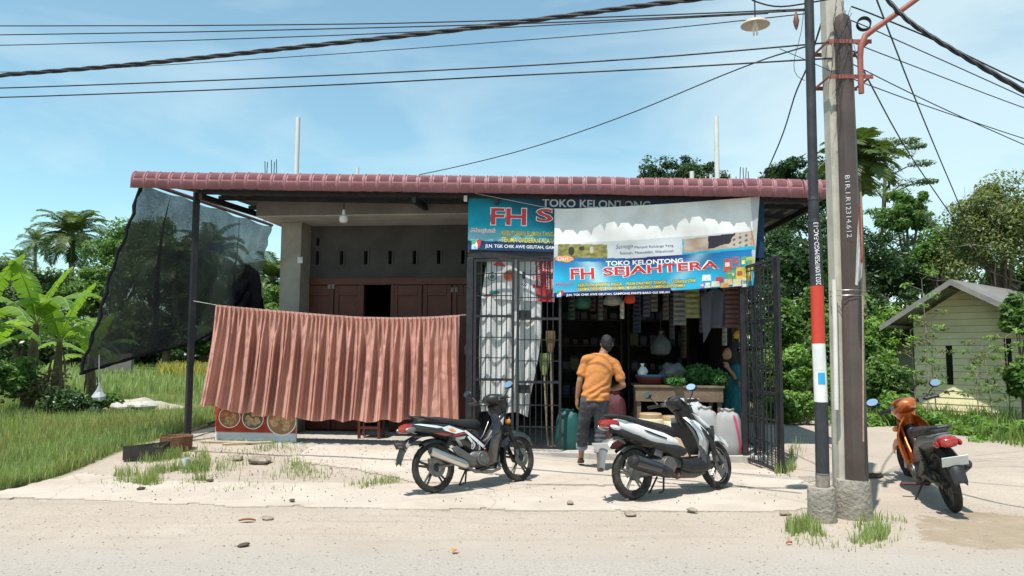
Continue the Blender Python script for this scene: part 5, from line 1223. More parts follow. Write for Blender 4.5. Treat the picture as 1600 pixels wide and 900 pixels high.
def text_down(st,y0,y1,h,r,par):     # vertical lettering reading downward
    p0,p1=BQ(y0),BQ(y1); ln=(p1-p0).length; vs,fs=textfit(st,ln,h); mb=MB(); dn=(p1-p0).normalized(); tc=Vector((-p0.x,-p0.y,0)).normalized(); rt=Vector((-tc.y,tc.x,0)); rt=rt if rt.x>0 else -rt; out=[]
    for x,y in vs:
        a=(y-h*.5)/r-.1; out.append(p0+dn*x+(tc*math.cos(a)*.98+rt*math.sin(a))*(r+.003))
    mb.add(out,fs); mb.build('lettering',ink_grey,par,smooth=False)
text_down('B1R.1.R12314.612',277,373,.042,.095,t)
mb=MB(); mb.tube([at(1307,640,YQ-.07),at(1305,520,YQ-.07),at(1303,437,YQ-.07)],.022,10); mb.build('conduit',white_pvc,t)
for y in (73,127):
    mb=MB(); c=BQ(y); d=CQ(y)
    for dy in (-.13,.21): mb.box((c+d)/2+Vector((.06,dy,-.0)),(.42,.012,.04))
    mb.tube([(c+d)/2+Vector((-.16,-.14,0)),(c+d)/2+Vector((-.16,.22,0))],.012,6); mb.tube([(c+d)/2+Vector((.25,-.14,0)),(c+d)/2+Vector((.25,.22,0))],.012,6); mb.build('clamp',arm_red,t)
mb=MB(); 
for y in (455,463): mb.torus((BQ(y)+CQ(y))/2,(0,0,1),.155,.004,24,5)
mb.build('tie_wire',MC['tie_wire'],t)
AP=[(1346,146),(1345,128),(1344,90),(1345,72),(1352,56),(1368,44),(1400,22),(1436,-4),(1480,-36)]
mb=MB(); mb.tube([at(x,y,YQ-.15-.0*k) for k,(x,y) in enumerate(AP)],[.026,.028,.028,.03,.03,.028,.027,.026,.026],10); mb.build('lamp_arm',arm_red,t)
mb=MB(); c=at(1349,37,YQ+.02)
for k in range(6): mb.torus(c+Vector((.003*k,.01*k-.02,.004*math.sin(k*2))),Vector((.25,1,.1*math.sin(k))),.062+.004*math.sin(k*3),.006,22,5)
mb.build('wire_coil',cable_m,t)
mb=MB(); rw=random.Random(4)
for k in range(10):
    x0,y0=1298+rw.random()*40,-10+rw.random()*60; p=[at(x0,y0,YQ-.2)]
    for j in range(4): x0+=rw.uniform(-9,9); y0+=rw.uniform(8,38); p.append(at(x0,y0,YQ-.18-.03*rw.random()))
    mb.tube(p,.0026,4)
mb.build('tangled_wires',cable_m,t,ang=80)
# flag hanging on the far side of the pole
def flagp(a,b):
    x=(1341+ (1335-1341)*b)+ (1348-1339)*a*(0.15+1.0*min(1,b*1.5)) ; y=312+(443-312)*b-5*a*b+ (6*b*b if a<.5 else 0)
    if b>.85: y-= (b-.85)*60*abs(a-.5)
    return at(x+1,y,6.93+.05*math.sin(a*7+b*3))
def flag_ink(a,b): return (0.55,0.06,0.03) if a>.30+.75*max(0,b-.25) and b<.78 else (0.72,0.72,0.71)
mb=MB(); mb.grid(flagp,16,30); t=thing('flag','limp red and white flag hanging on a cane behind the utility pole','flag',at(1338,450,6.93))
o=mb.build('flag_cloth',vinyl,t,ang=80); cols=np.ones((17*31,4),np.float32); k=0
for j in range(31):
    for i in range(17): cols[k,:3]=flag_ink(i/16,j/30); k+=1
o.data.color_attributes.new('ink','FLOAT_COLOR','POINT').data.foreach_set('color',cols.ravel())
mb=MB(); mb.tube([at(1349,690,6.99),at(1348,450,6.98),at(1345,300,6.97)],.007,6); mb.build('flag_cane',wood_p,t)
# wires: each is a thing of its own
def wire(pts,Ys,r,label,name='overhead_wire',sag=0,twist=False,cat='wire',group='overhead wires at the poles'):
    P_=[]; n=len(pts)
    Ys=[Ys]*n if not isinstance(Ys,(list,tuple)) else [Ys[0]+(Ys[-1]-Ys[0])*k/(n-1) for k in range(n)] if len(Ys)!=n else Ys
    q=[at(x,y,Y) for (x,y),Y in zip(pts,Ys)]
    for a,b in zip(q,q[1:]):
        m=max(2,int((b-a).length/.35))
        for k in range(m): P_.append(a.lerp(b,k/m))
    P_.append(q[-1])
    if n>3:   # soften the corners
        for _ in range(3): P_=[P_[0]]+[(P_[i-1]+P_[i]*2+P_[i+1])/4 for i in range(1,len(P_)-1)]+[P_[-1]]
    mb=MB()
    if twist:
        fine=[]
        for a,b in zip(P_,P_[1:]):
            for k in range(5): fine.append(a.lerp(b,k/5))
        fine.append(P_[-1])
        for ph in range(3): mb.tube([p+Vector((0,math.cos(i*.55+ph*2.09),math.sin(i*.55+ph*2.09)))*r*.62 for i,p in enumerate(fine)],r*.6,5)
    else: mb.tube(P_,r,5)
    o=mb.build(name,cable_m,None,ang=80); tag(o,label,cat,group); return o
W=wire
W([(-60,124),(0,117),(130,108),(300,92),(480,72),(700,49),(880,26),(990,10),(1085,-1),(1180,-12)],[9.5,6.6],.024,'thick twisted bundle cable crossing the sky from left edge to upper middle',twist=True,name='power_cable')
W([(-60,40),(0,40.5),(300,40),(600,37),(850,30),(1050,23),(1262,14)],[11,7.1],.008,'topmost thin wire of the three at the upper left')
W([(-60,55),(0,54.5),(300,50),(600,43),(850,36),(1050,27),(1262,16)],[11.2,7.15],.008,'middle thin wire of the three at the upper left')
W([(-60,71),(0,71),(300,63),(560,54),(850,40),(1050,29),(1200,21)],[11.6,7.2],.007,'lowest and faintest thin wire of the upper three at the left')
W([(-60,113),(80,112),(300,99),(560,82),(800,64),(1000,49),(1180,30),(1262,21)],[13,7.2],.006,'faint thin wire just below the thick twisted cable')
W([(-60,138.5),(0,138),(300,127),(560,116),(800,104),(1000,92),(1180,77),(1300,66)],[10.5,7.2],.009,'upper wire of the lower pair running left from the utility pole')
W([(-60,153),(0,152.5),(300,142),(560,131),(800,118),(1000,109),(1180,98),(1300,91)],[10.6,7.2],.009,'lower wire of the lower pair running left from the utility pole')
W([(655,273),(700,264),(800,240),(900,209),(1000,172),(1120,121),(1200,90),(1262,72)],[15,14.6,13.8,13,12.2,10.6,8.6,7.2],.009,'single wire sagging from the shop roof up to the black pole')
W([(1192,284),(1204,254),(1218,225),(1232,187),(1240,150),(1252,124),(1262,108),(1275,62),(1292,10)],[13.0,7.3],.011,'kinked black wire rising from the eave behind the slim pole',twist=False)
W([(1372,-20),(1400,20),(1440,50),(1500,84),(1560,120),(1640,165)],[7.2,6.2],.022,'thick twisted cable leaving the utility pole to the upper right',twist=True,name='power_cable')
W([(1330,10),(1355,18),(1400,38),(1460,60),(1520,92),(1640,148)],[7.2,7.0],.008,'uppermost thin wire right of the utility pole')
W([(1330,32),(1352,40),(1400,62),(1470,93),(1540,124),(1640,170)],[7.2,8.0],.006,'second thin wire from the utility pole toward upper right')
W([(1332,66),(1356,76),(1420,100),(1500,131),(1570,158),(1660,190)],[7.2,9.0],.006,'third thin wire from the utility pole toward the right edge')
W([(1332,100),(1352,110),(1420,145),(1500,182),(1570,213),(1660,252)],[7.2,9.0],.006,'fourth thin wire from the utility pole toward the right edge')
W([(1332,123),(1350,130),(1430,160),(1520,190),(1600,217),(1660,234)],[7.2,10.0],.006,'lowest thin wire sloping gently right from the utility pole')
W([(1334,80),(1350,112),(1370,150),(1392,192),(1420,240),(1452,287),(1490,342),(1530,400)],[7.2,15.0],.010,'left one of two steep wires dropping toward the yellow house')
W([(1366,-10),(1390,52),(1420,130),(1450,204),(1475,264),(1500,322),(1520,380)],[7.2,15.0],.010,'right one of two steep wires dropping toward the yellow house')
W([(1175,0),(1196,9),(1222,12),(1244,8),(1300,-2)],[7.0,7.1],.008,'short loop of black wire beside the dish lamp')
W([(1256,12),(1254,50),(1244,78),(1237,104),(1244,122),(1258,126)],[7.0,7.0],.003,'thin looped loose wire left of the slim pole',name='loose_wire')
W([(1218,76),(1260,94),(1300,112)],[7.4,7.2],.004,'short slack wire tying the slim pole to the concrete one',name='loose_wire')
mb=MB(); c=at(1244,33,7.0); mb.tube([c+Vector((0,0,.10)),c+Vector((0,0,.05)),c,c+Vector((0,0,-.05)),c+Vector((0,0,-.09))],[.006,.018,.03,.02,.005],10); o=mb.build('line_connector',mat('red_brown_ceramic',(0.16,0.06,0.05),.5),None); tag(o,'small dark red connector hanging under the wires by the dish lamp','connector')
# ================================================================ PEOPLE
skin_m=mat('tan_skin',(0.33,0.165,0.095),0.55,0,0.08,9,0.05,80,0.35)
hair_m=mat('black_hair',(0.012,0.011,0.011),0.5,0,0.4,60,0.6,140,0.4)
shirt_m=cloth('orange_tshirt',(0.50,0.20,0.065),0.05,0.06,6,0.15,30)
jeans_m=mat('faded_black_denim',(0.055,0.055,0.062),0.9,0,0.25,7,0.1,90,0.2,dirt=(0.15,0.16,0.19),dfac=.5,ds=5)
hem_m=mat('pale_denim_cuff',(0.22,0.25,0.30),0.9,0,0.2,12,.3,70,.2)
def organic(mb,name,m,parent,voxel=.010,it=4,disp=None,fac=0.5):
    me=bpy.data.meshes.new(name); off=parent.location
    me.from_pydata([(x-off.x,y-off.y,z-off.z) for x,y,z in mb.v],[],mb.f)
    bm=bmesh.new(); bm.from_mesh(me); bmesh.ops.recalc_face_normals(bm,faces=bm.faces); bm.to_mesh(me); bm.free()
    o=bpy.data.objects.new(name,me); C.objects.link(o)
    a=o.modifiers.new('r','REMESH'); a.mode='VOXEL'; a.voxel_size=voxel; a.use_smooth_shade=True
    b=o.modifiers.new('s','SMOOTH'); b.factor=fac; b.iterations=it
    dg=bpy.context.evaluated_depsgraph_get(); dg.update(); m2=bpy.data.meshes.new_from_object(o.evaluated_get(dg))
    o.modifiers.clear(); o.data=m2; bpy.data.meshes.remove(me); m2.name=name
    m2.materials.clear(); m2.materials.append(m)
    if disp:
        n=[v.normal.copy() for v in m2.vertices]
        for v,q in zip(m2.vertices,n): v.co+=q*disp(v.co)
    m2.polygons.foreach_set('use_smooth',[True]*len(m2.polygons))
    o.parent=parent; return o
def erings(mb,S,n=18):      # horizontal ellipse rings: (x,y,z,rx,ry[,yaw])
    rs=[]
    for s in S:
        yw=s[5] if len(s)>5 else 0; c,s_=math.cos(yw),math.sin(yw)
        rs.append([Vector((s[0]+s[3]*math.cos(t)*c-s[4]*math.sin(t)*s_,s[1]+s[3]*math.cos(t)*s_+s[4]*math.sin(t)*c,s[2])) for t in [2*math.pi*j/n for j in range(n)]])
    return mb.loft(rs)
def limb(mb,pts,rs,n=14):
    mb.tube(pts,rs,n); 
    for p,r in zip(pts,rs): mb.ell(p,r*.99,12,8)
def hand(mb,wr,dirv,palm_n,thumb_side,curl=0.5,s=1.0):
    """palm and five separate bent fingers rooted at the wrist"""
    d=Vector(dirv).normalized(); pn=Vector(palm_n); pn=(pn-d*pn.dot(d)).normalized(); sd=d.cross(pn).normalized()*thumb_side; wr=Vector(wr)
    for k in range(4):
        a=(k-1.5)*.019*s; b=wr+d*.035*s+sd*a*.8; mb.tube([wr+sd*a*.5,b,wr+d*.088*s+sd*a*1.05],[.017*s,.0165*s,.0125*s],8)
    for k,ln in enumerate((.072,.080,.075,.058)):
        a=(1.5-k)*.0205*s; p=wr+d*.085*s+sd*a; pts=[p]; q=d.copy()
        for j,f in enumerate((.42,.33,.25)):
            q=(q*math.cos(curl*.55)+pn*math.sin(curl*.55)); pts.append(pts[-1]+q.normalized()*ln*f*s)
        mb.tube(pts,[.0098*s,.0092*s,.0085*s,.0068*s],8); mb.ell(pts[-1],.0068*s,8,6)
    p=wr+d*.022*s+sd*.024*s; mb.tube([wr+sd*.01*s,p,p+(d*.6+sd*.7+pn*.3)*.035*s,p+(d*.9+sd*.55+pn*.5)*.062*s],[.014*s,.0135*s,.011*s,.008*s],8); mb.ell(p+(d*.9+sd*.55+pn*.5)*.062*s,.008*s,8,6)
def Mn(p): return Vector((MB_.x+p[0],MB_.y+p[1],MB_.z+p[2]))
mx_,my_=1.07,9.78; MB_=Vector((mx_,my_,gz(mx_,my_)+.028))
man=thing('person','person in an orange t-shirt and rolled dark jeans walking into the shop, seen from behind','person',MB_)
def off(S): return [(s[0]+MB_.x,s[1]+MB_.y,s[2]+MB_.z)+tuple(s[3:]) for s in S]
LS,LE,LW=(-.095,.05,1.415),(-.175,.03,1.14),(-.205,.10,.905)
RS,RE,RW=(.295,.05,1.355),(.385,.0,1.085),(.295,.215,1.02)
LH,LK,LA=(-.075,.0,.88),(-.125,.15,.50),(-.13,.34,.15)
RH,RK,RA=(.105,.0,.88),(.09,.05,.48),(.075,-.02,.085)
mb=MB()
erings(mb,off(((.015,0,.82,.15,.105),(.02,0,.92,.16,.11),(.03,.0,1.02,.145,.10),(.06,.02,1.15,.155,.105),(.09,.04,1.28,.175,.115),(.105,.05,1.38,.165,.10),(.12,.06,1.47,.09,.075))))
limb(mb,[Mn((.12,.06,1.45)),Mn((.14,.07,1.51)),Mn((.165,.085,1.56))],[.062,.054,.053])
HC=Vector((.19,.105,1.625))
mb.ell(Mn(HC),(.073,.090,.108),20,14); mb.ell(Mn(HC+Vector((.012,.045,-.055))),(.052,.055,.055),14,10)      # skull, jaw
mb.tube([Mn(HC+Vector((.018,.088,.012))),Mn(HC+Vector((.022,.112,-.025)))],[.010,.015],8)                    # nose
for sd in (-1,1):
    e=HC+Vector((sd*.074,.0,-.01)); mb.ell(Mn(e),(.012,.022,.032),10,8)                                      # ears
    mb.ell(Mn(HC+Vector((.014+sd*.03,.082,.012))),(.014,.01,.009),8,6)
mb.ell(Mn(HC+Vector((.018,.094,-.06))),(.024,.010,.010),8,6)
for S_,E_,W_ in ((LS,LE,LW),(RS,RE,RW)):
    S_,E_,W_=Mn(S_),Mn(E_),Mn(W_); limb(mb,[S_,S_.lerp(E_,.5),E_,E_.lerp(W_,.3),W_],[.056,.049,.040,.041,.027])
hand(mb,Mn(LW),(-.06,.16,-1),(1,.3,0),-1,.55); hand(mb,Mn(RW),(-.5,.9,.05),(-.4,-.2,-1),1,.9)
for H,K,A in ((LH,LK,LA),(RH,RK,RA)):
    H,K,A=Mn(H),Mn(K),Mn(A); limb(mb,[H,H.lerp(K,.5),K,K.lerp(A,.35),A],[.092,.075,.056,.056,.036])
def foot(A,toe,heel):
    A,toe,heel=Mn(A),Mn(toe),Mn(heel); mb.tube([heel,A.lerp(heel,.3)*.5+heel*.5+Vector((0,0,.01)),heel.lerp(toe,.5)+Vector((0,0,.022)),heel.lerp(toe,.8)+Vector((0,0,.008)),toe],[.030,.034,.036,.040,.022],12,flat=.62); mb.tube([A,heel+Vector((0,0,.01))],[.036,.030],10)
    for k in range(5):
        d=(toe-heel).normalized(); s_=Vector((d.y,-d.x,0)).normalized(); p=heel.lerp(toe,.88)+s_*(k-2)*.016; mb.tube([p,p+d*(.036-.004*abs(k-1))],[.0105,.008],7)
foot(LA,(-.125,.50,.035),(-.13,.30,.11)); foot(RA,(.11,.15,.03),(.07,-.065,.035))
organic(mb,'body',skin_m,man,.0068,3)
# hair
mb=MB(); mb.ell(Mn(HC+Vector((-.003,-.012,.020))),(.080,.092,.102),20,14); mb.ell(Mn(HC+Vector((-.005,-.045,-.025))),(.071,.056,.082),16,10)
organic(mb,'hair',hair_m,man,.008,2,lambda c:.006*noise.noise(c*55)+.003*noise.noise(c*130))
# t-shirt: torso + short sleeves
mb=MB()
erings(mb,off(((.02,0,.885,.186,.140),(.022,0,.93,.186,.140),(.03,.0,1.02,.176,.126),(.06,.02,1.15,.182,.126),(.085,.04,1.28,.190,.130),(.10,.05,1.37,.180,.112),(.115,.06,1.45,.115,.088),(.13,.065,1.495,.068,.066))),26)
for S_,E_ in ((LS,LE),(RS,RE)):
    S_,E_=Mn(S_),Mn(E_); mb.tube([S_+Vector((0,0,-.0)),S_.lerp(E_,.3),S_.lerp(E_,.78)],[.060,.064,.068],14); mb.ell(S_,.060,12,8); mb.tube([Mn((.125,.06,1.445)),S_.lerp(Mn((.125,.06,1.445)),.5)+Vector((0,0,.012)),S_],[.058,.060,.060],14)
def wr_(c):
    x,y,z=c
    f=math.sin(z*55-x*38+3*noise.noise(Vector((x*5,z*6,1))))*.0065*sm(1.40,1.0,z)
    f+=.004*noise.noise(Vector((x*9+z*4,y*6,z*14-x*8)))+.003*noise.noise(Vector((x*24,y*16,z*30)))
    f+=.005*math.sin(z*80+4*noise.noise(Vector((x*7,0,2))))*sm(1.06,.93,z)
    return f
organic(mb,'tshirt',shirt_m,man,.010,7,wr_)
# jeans
mb=MB(); erings(mb,off(((.018,0,.80,.160,.118),(.018,0,.90,.166,.122),(.02,0,.955,.160,.116))),22)
for H,K,A,e in ((LH,LK,LA,.72),(RH,RK,RA,.66)):
    H,K,A=Mn(H),Mn(K),Mn(A); mb.tube([H,H.lerp(K,.5),K,K.lerp(A,.4),K.lerp(A,e)],[.104,.092,.076,.072,.070],16); mb.ell(H,.104,14,10); mb.ell(K,.076,12,8)
organic(mb,'jeans',jeans_m,man,.010,3,lambda c:.005*noise.noise(Vector((c.x*14,c.y*14,c.z*20)))+.003*noise.noise(Vector((c.x*30,c.y*30,c.z*45)))+.006*math.sin(c.z*90+5*noise.noise(c*6))*sm(.62,.40,c.z))
for K,A,e in ((LK,LA,.72),(RK,RA,.66)):
    K,A=Mn(K),Mn(A); mb=MB(); mb.tube([K.lerp(A,e-.14),K.lerp(A,e-.10),K.lerp(A,e),K.lerp(A,e+.02)],[.072,.079,.078,.068],18); o=mb.build('rolled_cuff',hem_m,man)
for toe,heel in (((-.125,.515,.02),(-.13,.285,.082)),((.112,.165,.012),(.068,-.085,.014))):
    mb=MB(); a,b=Mn(heel),Mn(toe); d=(b-a).normalized(); s_=Vector((d.y,-d.x,0)).normalized(); up=s_.cross(d); up=up if up.z>0 else -up
    prof=[(0,.026),(.12,.036),(.35,.036),(.6,.042),(.8,.047),(.93,.038),(1,.018)]
    ring=[a+d*(b-a).length*t_+s_*w_ for t_,w_ in prof]+[a+d*(b-a).length*t_-s_*w_ for t_,w_ in reversed(prof)]
    mb.loft([[q-up*.012 for q in ring],[q+up*.004 for q in ring]]); m_=a.lerp(b,.62)
    mb.tube([m_+s_*.043,m_+s_*.02+up*.05,a.lerp(b,.82)+up*.03,m_-s_*.02+up*.05,m_-s_*.043],.007,6); mb.build('sandal',mat('brown_sandal',(0.09,0.055,0.035),.7),man)
# woman at the counter, in the shade
wp=P(1143,600,1.15); MB_=Vector((wp.x,wp.y,SL-.04))
wom=thing('person','person in a black headscarf and teal patterned dress standing by the vegetable table','person',MB_)
mb=MB(); 
limb(mb,[Mn((.02,0,1.24)),Mn((0,0,1.30)),Mn((-.02,0,1.34))],[.06,.05,.05]); HC=Vector((-.045,-.02,1.415))
mb.ell(Mn(HC),(.085,.070,.10),18,12); mb.ell(Mn(HC+Vector((-.04,0,-.05))),(.05,.05,.05),12,8); mb.tube([Mn(HC+Vector((-.08,-.004,.01))),Mn(HC+Vector((-.10,-.005,-.022)))],[.009,.013],8)
for sd in (-1,1): mb.ell(Mn(HC+Vector((-.076,sd*.028,.012))),(.010,.013,.008),8,6)
mb.ell(Mn(HC+Vector((-.086,0,-.055))),(.010,.022,.009),8,6)
erings(mb,off(((.03,0,.80,.14,.15),(.03,0,1.0,.12,.14),(.03,0,1.2,.10,.155),(.02,0,1.27,.07,.08))))
sh=Mn((.04,-.15,1.19)); el=Mn((.07,-.24,.96)); wr2=Mn((-.09,-.16,1.19)); limb(mb,[sh,sh.lerp(el,.5),el,el.lerp(wr2,.4),wr2],[.05,.045,.04,.038,.026]); hand(mb,wr2,(-.25,.35,.9),(-.3,.9,-.2),1,.8,.92)
sh2=Mn((.04,.15,1.19)); el2=Mn((.05,.19,.93)); w3=Mn((-.10,.14,.80)); limb(mb,[sh2,el2,w3],[.05,.04,.026]); hand(mb,w3,(-.8,-.1,-.5),(0,-.2,-1),-1,.6,.92)
for y_ in (-.08,.08):
    limb(mb,[Mn((.03,y_,.8)),Mn((.01,y_,.44)),Mn((.03,y_,.09))],[.09,.06,.038]); mb.tube([Mn((.06,y_,.035)),Mn((-.06,y_,.04)),Mn((-.14,y_,.022))],[.032,.036,.022],10,flat=.7)
organic(mb,'body',skin_m,wom,.0072,3)
mb=MB(); mb.ell(Mn((.0,-.0,1.43)),(.100,.088,.110),18,12); erings(mb,off(((.02,0,1.06,.13,.17),(.025,0,1.16,.125,.175),(.02,0,1.24,.10,.12),(.01,0,1.32,.085,.08),(.01,0,1.40,.085,.08))))
mb.tube([Mn((.10,.02,1.44)),Mn((.14,.05,1.30)),Mn((.12,.06,1.10))],[.06,.07,.05],10)
organic(mb,'headscarf',mat('black_scarf',(0.010,0.010,0.013),.85,0,.3,9),wom,.010,3,lambda c:.008*noise.noise(c*14))
mb=MB(); erings(mb,off(((.03,0,.12,.20,.21),(.03,0,.40,.185,.195),(.03,0,.75,.165,.185),(.03,0,.95,.15,.165),(.03,0,1.12,.14,.175),(.035,0,1.22,.11,.165),(.03,0,1.27,.07,.08))),24)
mb.ell(sh,.075,12,8); mb.ell(sh2,.075,12,8); mb.tube([sh,sh.lerp(el,.85)],[.068,.066],12); mb.tube([sh2,sh2.lerp(el2,.85)],[.068,.066],12)
dr=mat('teal_print_dress',(0.018,0.13,0.15),.85,0,.1,9,0,60,.2,dirt=(0.01,0.05,0.07),dfac=1.0,ds=28)
organic(mb,'dress',dr,wom,.011,3,lambda c:.010*math.sin(math.atan2(c.y,c.x-.03)*9+2*noise.noise(c*4))*sm(1.0,.4,c.z))
# ================================================================ GOODS AND SMALL THINGS
def place(o,label,cat,group=None): return tag(o,label,cat,group)
FZ=SL-.04                                     # shop floor level
def fl(px,w_): u_=UZ(px,600,w_)[0]; return L(u_,w_,FZ)
woodt=mat('weathered_table_wood',(0.165,0.118,0.082),0.85,0,0.25,5,0.3,40,0.15)
# vegetable table
u0,zt_=UZ(993,601,0.42); u1=UZ(1130,603,0.42)[0]; zt_=min(zt_,1.06)
t=thing('table','old wooden stall table with a deep front board, piled with vegetables','table',L((u0+u1)/2,.8,FZ))
mb=MB(); mb.lbox(u0-.02,u1+.02,.40,1.35,zt_-.035,zt_); mb.build('table_top',woodt,t,bevel=.004)
mb=MB(); mb.lbox(u0,u1,.42,.447,zt_-.24,zt_-.037); mb.build('apron_board',woodt,t,bevel=.004)
for a in (u0+.02,u1-.08):
    for w_ in (.45,1.26): mb=MB(); mb.lbox(a,a+.06,w_,w_+.06,FZ,zt_-.036); mb.build('leg',woodt,t,bevel=.003)
def lathe(mb,c,prof,n=26,sx=1,sy=1): return mb.loft([[Vector((c.x+r*math.cos(q)*sx,c.y+r*math.sin(q)*sy,c.z+z)) for q in [2*math.pi*k/n for k in range(n)]] for r,z in prof])
c=P(1018,603,.75); c.z=zt_
mb=MB(); lathe(mb,c,((.17,0),(.20,.03),(.235,.10),(.25,.115),(.25,.125),(.225,.12),(.19,.03))); o=mb.build('basin',mat('maroon_plastic',(0.13,0.035,0.035),.45),None); place(o,'maroon plastic basin at the left end of the vegetable table','basin')
c2=c+Vector((0,0,.124)); mb=MB(); lathe(mb,c2,((.20,.002),(.24,.002),(.25,.02),(.235,.026),(.0,.026))); o=mb.build('tray',mat('blue_plastic',(0.04,0.20,0.36),.4),None); place(o,'blue plastic tray resting on the maroon basin','tray')
leafv=leafmat('vegetable_leaf',(0.02,0.075,0.02),(0.08,0.20,0.05),0.25,.5)
def leafball(n,cen,rad,ls,asp=.5,flatk=1.0,up=.4,seed=1):
    """n leaf cards around a centre -> verts, faces, tint"""
    r=np.random.default_rng(seed); d=r.normal(size=(n,3)); d/=np.linalg.norm(d,axis=1)[:,None]; rr=np.cbrt(r.random(n))**.8
    p=np.array(cen)+d*np.array(rad)*rr[:,None]
    nrm=d*.6+r.normal(size=(n,3))*.6+np.array([0,0,up]); nrm/=np.linalg.norm(nrm,axis=1)[:,None]
    t_=r.normal(size=(n,3)); t_-=nrm*(t_*nrm).sum(1)[:,None]; t_/=np.linalg.norm(t_,axis=1)[:,None]; b_=np.cross(nrm,t_)
    s=ls*r.uniform(.6,1.35,n)[:,None]
    v=np.stack([p-t_*s*.5,p+b_*s*asp*.5-t_*s*.05-nrm*s*.06,p+t_*s*.5-nrm*s*.12,p-b_*s*asp*.5-t_*s*.05-nrm*s*.06],1)
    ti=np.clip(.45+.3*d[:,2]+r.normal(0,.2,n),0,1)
    return v.reshape(-1,3),(np.arange(n*4).reshape(n,4)),np.repeat(ti,4)
def merge(L_):
    V=[];F=[];T=[];k=0
    for v,f,t_ in L_: V.append(v);F.append(f+k);T.append(t_);k+=len(v)
    return np.concatenate(V),np.concatenate(F),np.concatenate(T)
for k,(px,py,rx,rz,w_,lab) in enumerate(((1055,596,.16,.07,.55,'flat bunch of pale green leaves at the front of the table'),(1092,586,.24,.17,.75,'tall dark heap of leafy greens in the middle of the table'),(1122,592,.15,.13,.62,'leafy greens at the right end of the table'))):
    c=P(px,py,w_); c.z=max(c.z,zt_+rz*.75); v,f,ti=leafball(900,c,(rx,.2,rz),.085,.55,1,.5,k+3)
    o=np_mesh('leafy_vegetable',v,f,leafv,tint=ti,loc=(c.x,c.y,zt_)); place(o,lab,'vegetables','vegetables on the table')
    
c=P(1052,584,1.1); c.z=zt_+.16; mb=MB(); mb.ell(c,(.22,.18,.17),20,14,None,.35,3); o=mb.build('vegetable_bag',mat('cloudy_plastic',(0.17,0.17,0.165),.35),None); place(o,'bulging grey plastic sack behind the basin on the table','bag')
mb=MB(); c=P(1053,589,.85)
for k in range(7): mb.ell(Vector((c.x+(k-3)*.035,c.y+.02*math.sin(k*3),zt_+.05+.02*(k%2)+.06)),(.028,.075,.026),10,8)
o=mb.build('carrot_heap',mat('carrot_orange',(0.45,0.14,0.03),.6),None); place(o,'small heap of orange carrots among the greens','vegetables','vegetables on the table')
mb=MB(); c=P(1004,590,.6); c.z=zt_; mb.loft([[Vector((c.x+r*math.cos(q)*(1+.2*math.sin(3*q+z*20)),c.y+r*math.sin(q)*.7,c.z+z+.15)) for q in [2*math.pi*k/14 for k in range(14)]] for r,z in ((.06,0),(.075,.05),(.05,.10),(.015,.13),(.03,.17))]); o=mb.build('plastic_bag',mat('white_film',(0.5,0.5,0.48),.3),None); place(o,'small knotted white plastic bag on the basin tray','bag')
# white tubs with brown lids
cream=mat('cream_plastic',(0.62,0.52,0.36),.5,0,.06,6,dirt=(.35,.26,.15),dfac=.4,ds=6); brn=mat('tan_lid',(0.36,0.26,0.15),.5)
for px,h,r,lab in ((1016,.56,.185,'larger cream plastic tub with a tan screw lid and ring handle behind the white scooter'),(1046,.52,.13,'smaller cream plastic tub beside the larger one behind the white scooter')):
    c=fl(px,-.04 if r>.15 else .05); c.z=FZ; t=thing('tub',lab,'tub',c,'cream tubs at the shop front')
    mb=MB(); lathe(mb,c,((r*.92,0),(r,.03),(r,h*.8),(r*.93,h*.88),(r*.82,h*.9))); mb.build('tub_body',cream,t)
    mb=MB(); lathe(mb,c,((r*.86,h*.895),(r*.86,h),(r*.8,h+.012),(0,h+.012))); mb.build('lid',brn,t)
    mb=MB(); mb.torus(c+Vector((-.0,-r-.012,h*.66)),(0,1,.2),.042,.008,18,6); mb.box(c+Vector((0,-r-.004,h*.72)),(.05,.03,.05)); mb.build('ring_handle',brn,t)
c=fl(1064,-.12); mb=MB(); mb.lbox(*[ (c-O0).dot(FT)+d for d in (-.17,.17)],-.28,.02,FZ+.22,FZ+.42); mb.lbox(*[ (c-O0).dot(FT)+d for d in (-.18,.18)],-.29,.03,FZ,FZ+.218)
o=mb.build('carton',mat('pale_carton',(0.62,0.62,0.60),.6),None,bevel=.006); place(o,'white cartons stacked between the tubs and the sacks','carton')
# sacks
wov=mat('woven_sack',(0.31,0.31,0.315),.7,0,.06,9,.08,120,.25,dirt=(.36,.33,.28),dfac=.5,ds=5)
def sack(c,w_,d,h,lab,stripe=None,m=wov,seed=1):
    rings=[]
    for f,k in ((0,.86),(.06,1.0),(.25,1.06),(.55,1.0),(.8,.92),(.92,.78),(.97,.5),(1.0,.42),(1.05,.5)):
        rings.append([Vector((c.x+w_/2*k*sgn(math.cos(q))*abs(math.cos(q))**.75*(1+.05*noise.noise(Vector((math.cos(q)*2,f*4,seed)))),c.y+d/2*k*sgn(math.sin(q))*abs(math.sin(q))**.75*(1+.08*noise.noise(Vector((math.sin(q)*2,f*4,seed)))),c.z+h*f+ .012*math.sin(q*5)*(f>.9))) for q in [2*math.pi*j/28 for j in range(28)]])
    mb=MB(); mb.loft(rings); t=thing('sack',lab,'sack',c,'sacks at the shop front'); mb.build('sack_cloth',m,t)
    if stripe:
        st=MB(); g=[]
        for f,k in ((.02,.98),(.25,1.07),(.55,1.01),(.8,.93),(.92,.80)):
            qa=[-1.02,-.80]; sh=.42*(1-f)
            g.append([Vector((c.x+w_/2*k*sgn(math.cos(q))*abs(math.cos(q))**.75,c.y+d/2*k*1.02*sgn(math.sin(q))*abs(math.sin(q))**.75-.012,c.z+h*f)) for q in (-1.45+sh*1.2,-1.25+sh*1.2)])
        st.loft(g,False,False); st.build('printed_stripe',stripe,t)
    return t
